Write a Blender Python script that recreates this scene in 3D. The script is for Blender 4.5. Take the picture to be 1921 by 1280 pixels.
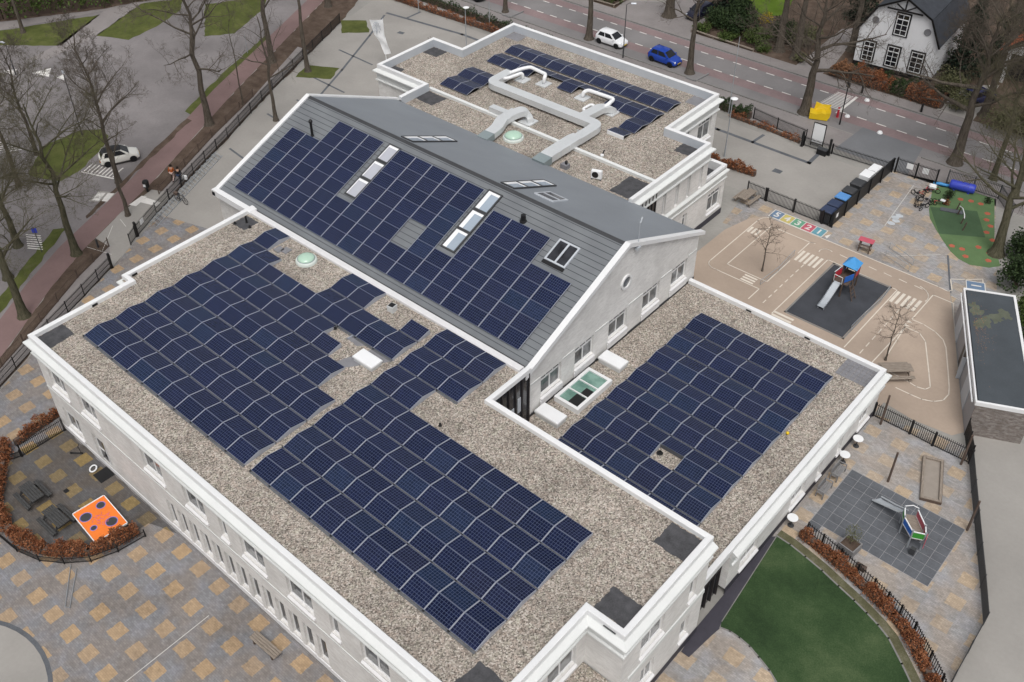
import bpy, math, random
from math import radians as R, sin, cos, pi, sqrt, atan2, hypot
from mathutils import Vector, Matrix, Euler
random.seed(7)
sc = bpy.context.scene
for o in list(bpy.data.objects):
    bpy.data.objects.remove(o)
C = sc.collection

# ------------------------------------------------------------------ camera, sky, sun, exposure
cam = bpy.data.cameras.new('camera')
co = bpy.data.objects.new('camera', cam); C.objects.link(co)
r_ = Vector((0.73741021, 0.67492578, -0.02648361)); u_ = Vector((-0.40860656, 0.47696986, 0.77816478)); f_ = Vector((-0.53783535, 0.56300528, -0.62750155))
co.matrix_world = Matrix(((r_.x, u_.x, -f_.x, 54.51956), (r_.y, u_.y, -f_.y, -15.87946), (r_.z, u_.z, -f_.z, 49.84428), (0, 0, 0, 1)))
cam.sensor_fit = 'HORIZONTAL'; cam.sensor_width = 36.0; cam.lens = 1893.975 / 1921 * 36
cam.shift_x = 73.23 / 1921; cam.shift_y = -82.46 / 1921
cam.clip_start = 0.5; cam.clip_end = 1500
sc.camera = co

SUN_EL, SUN_AZ = R(62), R(138)          # azimuth measured from +y towards +x
w = bpy.data.worlds.new("World"); sc.world = w; w.use_nodes = True
nt = w.node_tree; bg = nt.nodes['Background']
sky = nt.nodes.new('ShaderNodeTexSky'); sky.sky_type = 'NISHITA'; sky.sun_disc = False
sky.sun_elevation = SUN_EL; sky.sun_rotation = SUN_AZ; sky.air_density = 1.0; sky.dust_density = 6.0; sky.ozone_density = 1.0
hs = nt.nodes.new('ShaderNodeHueSaturation'); hs.inputs['Saturation'].default_value = 0.22
nt.links.new(sky.outputs[0], hs.inputs['Color']); nt.links.new(hs.outputs[0], bg.inputs['Color'])
bg.inputs['Strength'].default_value = 0.12
sl = bpy.data.lights.new('sun', 'SUN'); sl.energy = 0.8; sl.angle = R(25); sl.color = (1.0, 0.97, 0.93)
so = bpy.data.objects.new('sun', sl); C.objects.link(so)
sd = Vector((sin(SUN_AZ) * cos(SUN_EL), cos(SUN_AZ) * cos(SUN_EL), sin(SUN_EL)))
so.rotation_euler = sd.to_track_quat('Z', 'Y').to_euler(); so.location = (0, 0, 90)
sc.view_settings.view_transform = 'Standard'; sc.view_settings.look = 'None'
sc.view_settings.exposure = 0.12; sc.view_settings.gamma = 1.0; sc.view_settings.use_curve_mapping = False
try:
    sc.cycles.max_bounces = 5; sc.cycles.diffuse_bounces = 2; sc.cycles.glossy_bounces = 3; sc.cycles.transmission_bounces = 3; sc.cycles.transparent_max_bounces = 6
    sc.cycles.caustics_reflective = False; sc.cycles.caustics_refractive = False
except Exception:
    pass

# ------------------------------------------------------------------ helpers
class MB:
    """collects faces, then links them as one mesh object"""
    def __init__(s): s.v = []; s.f = []; s.m = []
    def add(s, vs, fs, m=0):
        n = len(s.v); s.v += [tuple(v) for v in vs]
        for f in fs: s.f.append(tuple(n + i for i in f)); s.m.append(m)
        return s
    def quad(s, a, b, c, d, m=0): return s.add([a, b, c, d], [(0, 1, 2, 3)], m)
    def poly(s, pts, z=None, m=0):
        pts = [(p[0], p[1], z) if z is not None else p for p in pts]
        return s.add(pts, [tuple(range(len(pts)))], m)
    def box(s, x0, x1, y0, y1, z0, z1, m=0):
        return s.add([(x0, y0, z0), (x1, y0, z0), (x1, y1, z0), (x0, y1, z0), (x0, y0, z1), (x1, y0, z1), (x1, y1, z1), (x0, y1, z1)],
                     [(3, 2, 1, 0), (4, 5, 6, 7), (0, 1, 5, 4), (1, 2, 6, 5), (2, 3, 7, 6), (3, 0, 4, 7)], m)
    def bbox(s, x0, x1, y0, y1, z0, z1, b=0.02, m=0):
        """box with chamfered upper edges"""
        b = min(b, (x1 - x0) / 3, (y1 - y0) / 3, (z1 - z0) / 2)
        vs = [(x0, y0, z0), (x1, y0, z0), (x1, y1, z0), (x0, y1, z0), (x0, y0, z1 - b), (x1, y0, z1 - b), (x1, y1, z1 - b), (x0, y1, z1 - b),
              (x0 + b, y0 + b, z1), (x1 - b, y0 + b, z1), (x1 - b, y1 - b, z1), (x0 + b, y1 - b, z1)]
        fs = [(3, 2, 1, 0), (0, 1, 5, 4), (1, 2, 6, 5), (2, 3, 7, 6), (3, 0, 4, 7), (4, 5, 9, 8), (5, 6, 10, 9), (6, 7, 11, 10), (7, 4, 8, 11), (8, 9, 10, 11)]
        return s.add(vs, fs, m)
    def obox(s, p, q, w, z0, z1, m=0, ext=0.0):
        """box along the segment p-q, w wide"""
        d = Vector((q[0] - p[0], q[1] - p[1])); L = d.length; d /= L; n = Vector((-d.y, d.x)) * w / 2
        a = Vector(p[:2]) - d * ext; b = Vector(q[:2]) + d * ext
        c = [a - n, b - n, b + n, a + n]
        return s.add([(k.x, k.y, z0) for k in c] + [(k.x, k.y, z1) for k in c], [(3, 2, 1, 0), (4, 5, 6, 7), (0, 1, 5, 4), (1, 2, 6, 5), (2, 3, 7, 6), (3, 0, 4, 7)], m)
    def prism(s, pts, z0, z1, m=0, mt=None):
        n = len(pts); s.add([(p[0], p[1], z0) for p in pts] + [(p[0], p[1], z1) for p in pts],
                            [tuple(reversed(range(n)))] + [(i, (i + 1) % n, n + (i + 1) % n, n + i) for i in range(n)], m)
        return s.poly(pts, z1, m if mt is None else mt)
    def prism_x(s, pts, x0, x1, m=0):
        """polygon in (y, z) pushed along x"""
        n = len(pts); vs = [(x0, p[0], p[1]) for p in pts] + [(x1, p[0], p[1]) for p in pts]
        return s.add(vs, [tuple(range(n)), tuple(reversed(range(n, 2 * n)))] + [((i + 1) % n, i, n + i, n + (i + 1) % n) for i in range(n)], m)
    def prism_y(s, pts, y0, y1, m=0):
        n = len(pts); vs = [(p[0], y0, p[1]) for p in pts] + [(p[0], y1, p[1]) for p in pts]
        return s.add(vs, [tuple(range(n)), tuple(reversed(range(n, 2 * n)))] + [((i + 1) % n, i, n + i, n + (i + 1) % n) for i in range(n)], m)
    def tube(s, pts, rad, n=8, m=0, cap=True):
        pts = [Vector(p) for p in pts]; rad = rad if isinstance(rad, (list, tuple)) else [rad] * len(pts)
        vs = []; a = None
        for i, p in enumerate(pts):
            d = (pts[min(i + 1, len(pts) - 1)] - pts[max(i - 1, 0)])
            d = d.normalized() if d.length > 1e-9 else Vector((0, 0, 1))
            if a is None: a = d.orthogonal().normalized()
            a = (a - d * a.dot(d)); a = a.normalized() if a.length > 1e-6 else d.orthogonal().normalized()
            b = d.cross(a)
            vs += [p + (a * cos(2 * pi * k / n) + b * sin(2 * pi * k / n)) * rad[i] for k in range(n)]
        fs = [(i * n + k, i * n + (k + 1) % n, (i + 1) * n + (k + 1) % n, (i + 1) * n + k) for i in range(len(pts) - 1) for k in range(n)]
        if cap: fs += [tuple(reversed(range(n))), tuple(range((len(pts) - 1) * n, len(pts) * n))]
        return s.add(vs, fs, m)
    def lathe(s, prof, c=(0, 0, 0), n=24, m=0):
        vs = [(c[0] + r * cos(2 * pi * k / n), c[1] + r * sin(2 * pi * k / n), c[2] + z) for r, z in prof for k in range(n)]
        fs = [(i * n + k, i * n + (k + 1) % n, (i + 1) * n + (k + 1) % n, (i + 1) * n + k) for i in range(len(prof) - 1) for k in range(n)]
        if prof[-1][0] > 1e-6: fs.append(tuple(range((len(prof) - 1) * n, len(prof) * n)))
        return s.add(vs, fs, m)
    def build(s, name, mats, parent=None, loc=None, smooth=False, rot=None):
        me = bpy.data.meshes.new(name); me.from_pydata(s.v, [], s.f)
        for mm in (mats if isinstance(mats, (list, tuple)) else [mats]): me.materials.append(mm)
        me.polygons.foreach_set('material_index', s.m)
        if smooth: me.polygons.foreach_set('use_smooth', [True] * len(s.f))
        me.update()
        o = bpy.data.objects.new(name, me); C.objects.link(o)
        if parent is not None: o.parent = parent
        if loc is not None: o.location = loc
        if rot is not None: o.rotation_euler = rot
        return o

def tag(o, label=None, cat=None, group=None, kind=None):
    if label: o['label'] = label
    if cat: o['category'] = cat
    if group: o['group'] = group
    if kind: o['kind'] = kind
    return o
def thing(name, label, cat, loc=(0, 0, 0), rz=0.0, group=None):
    o = bpy.data.objects.new(name, None); C.objects.link(o); o.empty_display_size = 0.3
    o.location = loc; o.rotation_euler = (0, 0, rz)
    return tag(o, label, cat, group)
def kids(o): return [c for c in bpy.data.objects if c.parent == o]
def dup(o, loc, rz=None, label=None, group=None, scale=None):
    c = o.copy(); C.objects.link(c); c.location = loc
    if rz is not None: c.rotation_euler = (0, 0, rz)
    if scale: c.scale = scale
    if label: c['label'] = label
    if group: c['group'] = group
    for k in kids(o):
        d = k.copy(); C.objects.link(d); d.parent = c
        for g in kids(k):
            e = g.copy(); C.objects.link(e); e.parent = d
    return c
def struct(mb, name, mat, **kw):
    return tag(mb.build(name, mat, **kw), kind='structure')

# ------------------------------------------------------------------ materials
class NT:
    def __init__(s, name):
        s.mat = bpy.data.materials.new(name); s.mat.use_nodes = True; s.t = s.mat.node_tree; s.b = s.t.nodes['Principled BSDF']
        s._pos = s._obj = None
    def n(s, typ, **kw):
        x = s.t.nodes.new('ShaderNode' + typ)
        for k, v in kw.items(): setattr(x, k, v)
        return x
    def l(s, a, b): s.t.links.new(a, b)
    def pos(s):
        if not s._pos: s._pos = s.n('NewGeometry').outputs['Position']
        return s._pos
    def obj(s):
        if not s._obj: s._obj = s.n('TexCoord').outputs['Object']
        return s._obj
    def val(s, x, sock):
        if hasattr(x, 'links'): s.l(x, sock)
        else: sock.default_value = (tuple(x) + (1,) if isinstance(x, (tuple, list)) and len(x) == 3 and sock.type == 'RGBA' else x)
    def math(s, op, a, b=None, c=None):
        m = s.n('Math', operation=op); s.val(a, m.inputs[0])
        if b is not None: s.val(b, m.inputs[1])
        if c is not None: s.val(c, m.inputs[2])
        return m.outputs[0]
    def sep(s, v):
        x = s.n('SeparateXYZ'); s.l(v, x.inputs[0]); return x.outputs
    def comb(s, x, y, z):
        c = s.n('CombineXYZ'); s.val(x, c.inputs[0]); s.val(y, c.inputs[1]); s.val(z, c.inputs[2]); return c.outputs[0]
    def noise(s, vec, scale, detail=3, rough=.55, dist=0.0):
        x = s.n('TexNoise'); s.l(vec, x.inputs['Vector']); x.inputs['Scale'].default_value = scale
        x.inputs['Detail'].default_value = detail; x.inputs['Roughness'].default_value = rough; x.inputs['Distortion'].default_value = dist
        return x.outputs['Fac']
    def voro(s, vec, scale, out='Color', feature='F1'):
        x = s.n('TexVoronoi', feature=feature); s.l(vec, x.inputs['Vector']); x.inputs['Scale'].default_value = scale
        return x.outputs[out]
    def ramp(s, fac, stops, interp='LINEAR'):
        x = s.n('ValToRGB'); s.l(fac, x.inputs[0]); cr = x.color_ramp; cr.interpolation = interp
        while len(cr.elements) < len(stops): cr.elements.new(0.5)
        for e, (p, c) in zip(cr.elements, stops):
            e.position = p; e.color = (c, c, c, 1) if not isinstance(c, (tuple, list)) else tuple(c) + (1,)
        return x.outputs[0]
    def mix(s, fac, a, b, mode='MIX'):
        x = s.n('Mix', data_type='RGBA', blend_type=mode); s.val(fac, x.inputs[0]); s.val(a, x.inputs[6]); s.val(b, x.inputs[7]); return x.outputs[2]
    def color(s, c): s.val(c, s.b.inputs['Base Color']); return s
    def set(s, rough=.6, metal=0.0, spec=.3):
        s.val(rough, s.b.inputs['Roughness']); s.b.inputs['Metallic'].default_value = metal
        s.b.inputs['Specular IOR Level'].default_value = spec; return s
    def bump(s, h, strength=.3, dist=.02):
        x = s.n('Bump'); x.inputs['Strength'].default_value = strength; x.inputs['Distance'].default_value = dist
        s.l(h, x.inputs['Height']); s.l(x.outputs[0], s.b.inputs['Normal']); return s

def dim(c, k): return tuple(min(1.0, max(0.0, x * k)) for x in c)
def plain(name, col, rough=.6, metal=0.0, spec=.3, var=.12, scale=1.5, fine=18.0, world=True):
    """a surface of one colour with cloudy and fine unevenness"""
    m = NT(name); v = m.pos() if world else m.obj()
    a = m.noise(v, scale, 4); b = m.noise(v, fine, 2)
    f = m.math('ADD', m.math('MULTIPLY', a, .65), m.math('MULTIPLY', b, .35))
    m.color(m.ramp(f, [(.3, dim(col, 1 - var)), (.7, dim(col, 1 + var))])); m.set(rough, metal, spec)
    return m.mat

def gravel_mat(name, base=(.34, .30, .262)):
    m = NT(name); p = m.pos()
    c = m.voro(p, 16.0); g = m.n('RGBToBW'); m.l(c, g.inputs[0])
    fine = m.noise(p, 9.0, 4, .8)
    big = m.noise(p, .35, 4, .6); mid = m.noise(p, 1.3, 3)
    v = m.math('ADD', m.math('MULTIPLY', g.outputs[0], .78), m.math('MULTIPLY', fine, .22))
    stones = m.ramp(v, [(.18, dim(base, .30)), (.38, dim(base, .70)), (.52, base), (.66, dim(base, 1.3)), (.84, (.62, .58, .53))])
    tint = m.ramp(m.noise(p, 2.6, 2), [(.35, (1.03, .985, .96)), (.5, (1, 1, 1)), (.68, (.95, .985, .93))])
    wear = m.ramp(m.math('ADD', m.math('MULTIPLY', big, .6), m.math('MULTIPLY', mid, .4)), [(.36, .74), (.5, .98), (.62, 1.10)])
    m.color(m.mix(1.0, m.mix(1.0, stones, tint, 'MULTIPLY'), wear, 'MULTIPLY')); m.set(.9, 0, .15); m.bump(v, .6, .03)
    return m.mat

def brick_mat(name, c1, c2, mort, bw=.22, bh=.065, wash=.5):
    m = NT(name); p = m.sep(m.pos())
    v = m.comb(m.math('ADD', p[0], p[1]), p[2], 0.0)
    b = m.n('TexBrick'); m.l(v, b.inputs['Vector']); b.inputs['Scale'].default_value = 1.0
    b.inputs['Brick Width'].default_value = bw; b.inputs['Row Height'].default_value = bh; b.inputs['Mortar Size'].default_value = .008
    for k, c in (('Color1', c1), ('Color2', c2), ('Mortar', mort)): b.inputs[k].default_value = tuple(c) + (1,)
    b.offset = .5
    st = m.comb(m.math('MULTIPLY', m.math('ADD', p[0], p[1]), .9), m.math('MULTIPLY', p[2], 2.6), 0.0)
    n1 = m.noise(st, 1.9, 5, .72, .6); n2 = m.noise(m.pos(), .5, 3)
    col = m.mix(m.ramp(n1, [(.44, 0.0), (.60, wash)]), b.outputs['Color'], (.82, .81, .79))
    col = m.mix(m.ramp(n2, [(.35, .35), (.6, 0.0)]), col, dim(c1, .74))
    m.color(col); m.set(.85, 0, .2); m.bump(b.outputs['Fac'], -.25, .01)
    return m.mat

def tiles_mat(name, grey, tan, period=1.87, amount=1.0, off=(.0, .0), fade=.35):
    """square patches of tan pavers set in grey paving, with small paver joints"""
    m = NT(name); p = m.sep(m.pos())
    j = m.noise(m.pos(), .5, 2); k = m.noise(m.pos(), 3.5, 3)
    wob = m.math('MULTIPLY', m.math('SUBTRACT', k, .5), .16)
    fx = m.math('FRACT', m.math('ADD', m.math('DIVIDE', m.math('ADD', p[0], wob), period), 50 + off[0]))
    fy = m.math('FRACT', m.math('ADD', m.math('DIVIDE', m.math('ADD', p[1], wob), period), 50 + off[1]))
    inx = m.math('LESS_THAN', m.math('ABSOLUTE', m.math('SUBTRACT', fx, .5)), .247)
    iny = m.math('LESS_THAN', m.math('ABSOLUTE', m.math('SUBTRACT', fy, .5)), .247)
    mask = m.math('MULTIPLY', inx, iny)
    both = m.math('MULTIPLY', m.math('SUBTRACT', 1.0, inx), m.math('SUBTRACT', 1.0, iny))
    cell = m.n('TexWhiteNoise', noise_dimensions='2D')
    m.l(m.comb(m.math('FLOOR', m.math('ADD', m.math('DIVIDE', p[0], period), 50 + off[0])), m.math('FLOOR', m.math('ADD', m.math('DIVIDE', p[1], period), 50 + off[1])), 0.0), cell.inputs['Vector'])
    keep = m.ramp(cell.outputs['Value'], [(0.0, 1 - fade), (.35, 1.0), (.7, 1 - fade * .35), (1.0, 1 - fade * .8)])
    br = m.n('TexBrick'); m.l(m.comb(p[0], p[1], 0.0), br.inputs['Vector']); br.inputs['Scale'].default_value = 1.0
    br.inputs['Brick Width'].default_value = .234; br.inputs['Row Height'].default_value = .117; br.inputs['Mortar Size'].default_value = .006
    br.inputs['Color1'].default_value = (.86, .86, .86, 1); br.inputs['Color2'].default_value = (1.1, 1.1, 1.1, 1); br.inputs['Mortar'].default_value = (.7, .7, .7, 1)
    gcol = m.mix(m.math('MULTIPLY', both, .30), grey, dim((grey[0], grey[1], grey[2] * 1.08), 1.22))
    gcol = m.mix(m.ramp(j, [(.38, 0.0), (.6, .85)]), gcol, (grey[0] * 1.04, grey[1] * .92, grey[2] * .80))
    col = m.mix(m.math('MULTIPLY', m.math('MULTIPLY', mask, keep), amount), gcol, tan)
    col = m.mix(1.0, col, br.outputs['Color'], 'MULTIPLY')
    dirt = m.noise(m.pos(), .22, 4, .6)
    col = m.mix(1.0, col, m.ramp(m.math('ADD', m.math('MULTIPLY', dirt, .6), m.math('MULTIPLY', k, .4)), [(.34, .74), (.5, 1.0), (.66, 1.14)]), 'MULTIPLY')
    m.color(col); m.set(.8, 0, .25)
    return m.mat

def asphalt_mat(name, col, var=.2, scale=.35, patch=(.9, 1.1), rough=.85):
    m = NT(name); p = m.pos(); a = m.noise(p, scale, 5, .6); b = m.noise(p, 4.0, 3); c = m.noise(p, 45, 2)
    f = m.math('ADD', m.math('ADD', m.math('MULTIPLY', a, .5), m.math('MULTIPLY', b, .25)), m.math('MULTIPLY', c, .25))
    cc = m.ramp(f, [(.33, dim(col, 1 - var)), (.5, col), (.67, dim(col, 1 + var))])
    st = m.noise(p, .12, 3)
    m.color(m.mix(1.0, cc, m.ramp(st, [(.35, patch[0]), (.65, patch[1])]), 'MULTIPLY')); m.set(rough, 0, .25)
    return m.mat

def grass_mat(name, c1, c2, c3, scale=.5):
    m = NT(name); p = m.pos(); a = m.noise(p, scale, 5, .65); b = m.noise(p, 14, 3, .7)
    f = m.math('ADD', m.math('MULTIPLY', a, .68), m.math('MULTIPLY', b, .32))
    m.color(m.ramp(f, [(.3, c1), (.5, c2), (.68, c3)])); m.set(.95, 0, .1); m.bump(b, .5, .04)
    return m.mat

def leaf_mat(name, cols, rough=.7):
    """leaves that differ from clump to clump and from leaf to leaf"""
    m = NT(name); p = m.pos(); a = m.noise(p, 1.7, 3); b = m.voro(p, 13.0); g = m.n('RGBToBW'); m.l(b, g.inputs[0])
    f = m.math('ADD', m.math('MULTIPLY', a, .5), m.math('MULTIPLY', g.outputs[0], .5))
    k = len(cols)
    m.color(m.ramp(f, [(.25 + .5 * i / max(1, k - 1), c) for i, c in enumerate(cols)])); m.set(rough, 0, .2)
    return m.mat

def wood_mat(name, c1, c2, rough=.8):
    m = NT(name); v = m.sep(m.obj()); s = m.comb(m.math('MULTIPLY', v[0], 2.0), m.math('MULTIPLY', v[1], 14.0), m.math('MULTIPLY', v[2], 14.0))
    n = m.noise(s, 1.6, 4, .6); m.color(m.ramp(n, [(.3, c1), (.7, c2)])); m.set(rough, 0, .2)
    return m.mat

def bark_mat(name, c1, c2):
    m = NT(name); v = m.sep(m.obj()); s = m.comb(m.math('MULTIPLY', v[0], 6.0), m.math('MULTIPLY', v[1], 6.0), m.math('MULTIPLY', v[2], 1.3))
    n = m.noise(s, 1.4, 4, .7); m.color(m.ramp(n, [(.3, c1), (.7, c2)])); m.set(.95, 0, .1); m.bump(n, .8, .05)
    return m.mat

def panel_mat():
    """dark blue cells, six by ten, ruled off by thin pale lines, behind glass"""
    m = NT('solar cells'); v = m.sep(m.n('TexCoord').outputs['UV'])
    def line(c, n, L, wd):
        t = m.math('FRACT', m.math('MULTIPLY', c, n / L)); d = m.math('ABSOLUTE', m.math('SUBTRACT', t, .5))
        return m.math('GREATER_THAN', d, .5 - wd * n / L / 2)
    lx = line(m.math('SUBTRACT', v[0], .025), 10, 1.59, .014); ly = line(m.math('SUBTRACT', v[1], .025), 6, 1.035, .014)
    ln = m.math('MAXIMUM', lx, ly)
    oi = m.n('ObjectInfo'); rnd = oi.outputs['Random']
    base = m.ramp(rnd, [(0.0, (.005, .008, .030)), (.45, (.008, .012, .042)), (.75, (.011, .013, .036)), (.9, (.008, .017, .046)), (1.0, (.012, .020, .052))])
    cx = m.n('TexWhiteNoise', noise_dimensions='3D')
    m.l(m.comb(m.math('FLOOR', m.math('MULTIPLY', v[0], 6.29)), m.math('FLOOR', m.math('MULTIPLY', v[1], 5.8)), m.math('MULTIPLY', rnd, 50.0)), cx.inputs['Vector'])
    base = m.mix(1.0, base, m.ramp(cx.outputs['Value'], [(0.0, .8), (1.0, 1.25)]), 'MULTIPLY')
    m.color(m.mix(ln, base, (.095, .12, .20))); m.set(.14, 0, .5); m.b.inputs['IOR'].default_value = 1.28
    return m.mat

def glass_mat(name, c1, c2, rough=.06):
    m = NT(name); p = m.pos(); a = m.noise(p, .9, 3, .6); m.color(m.ramp(a, [(.35, c1), (.65, c2)])); m.set(rough, 0, .6)
    return m.mat

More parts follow.
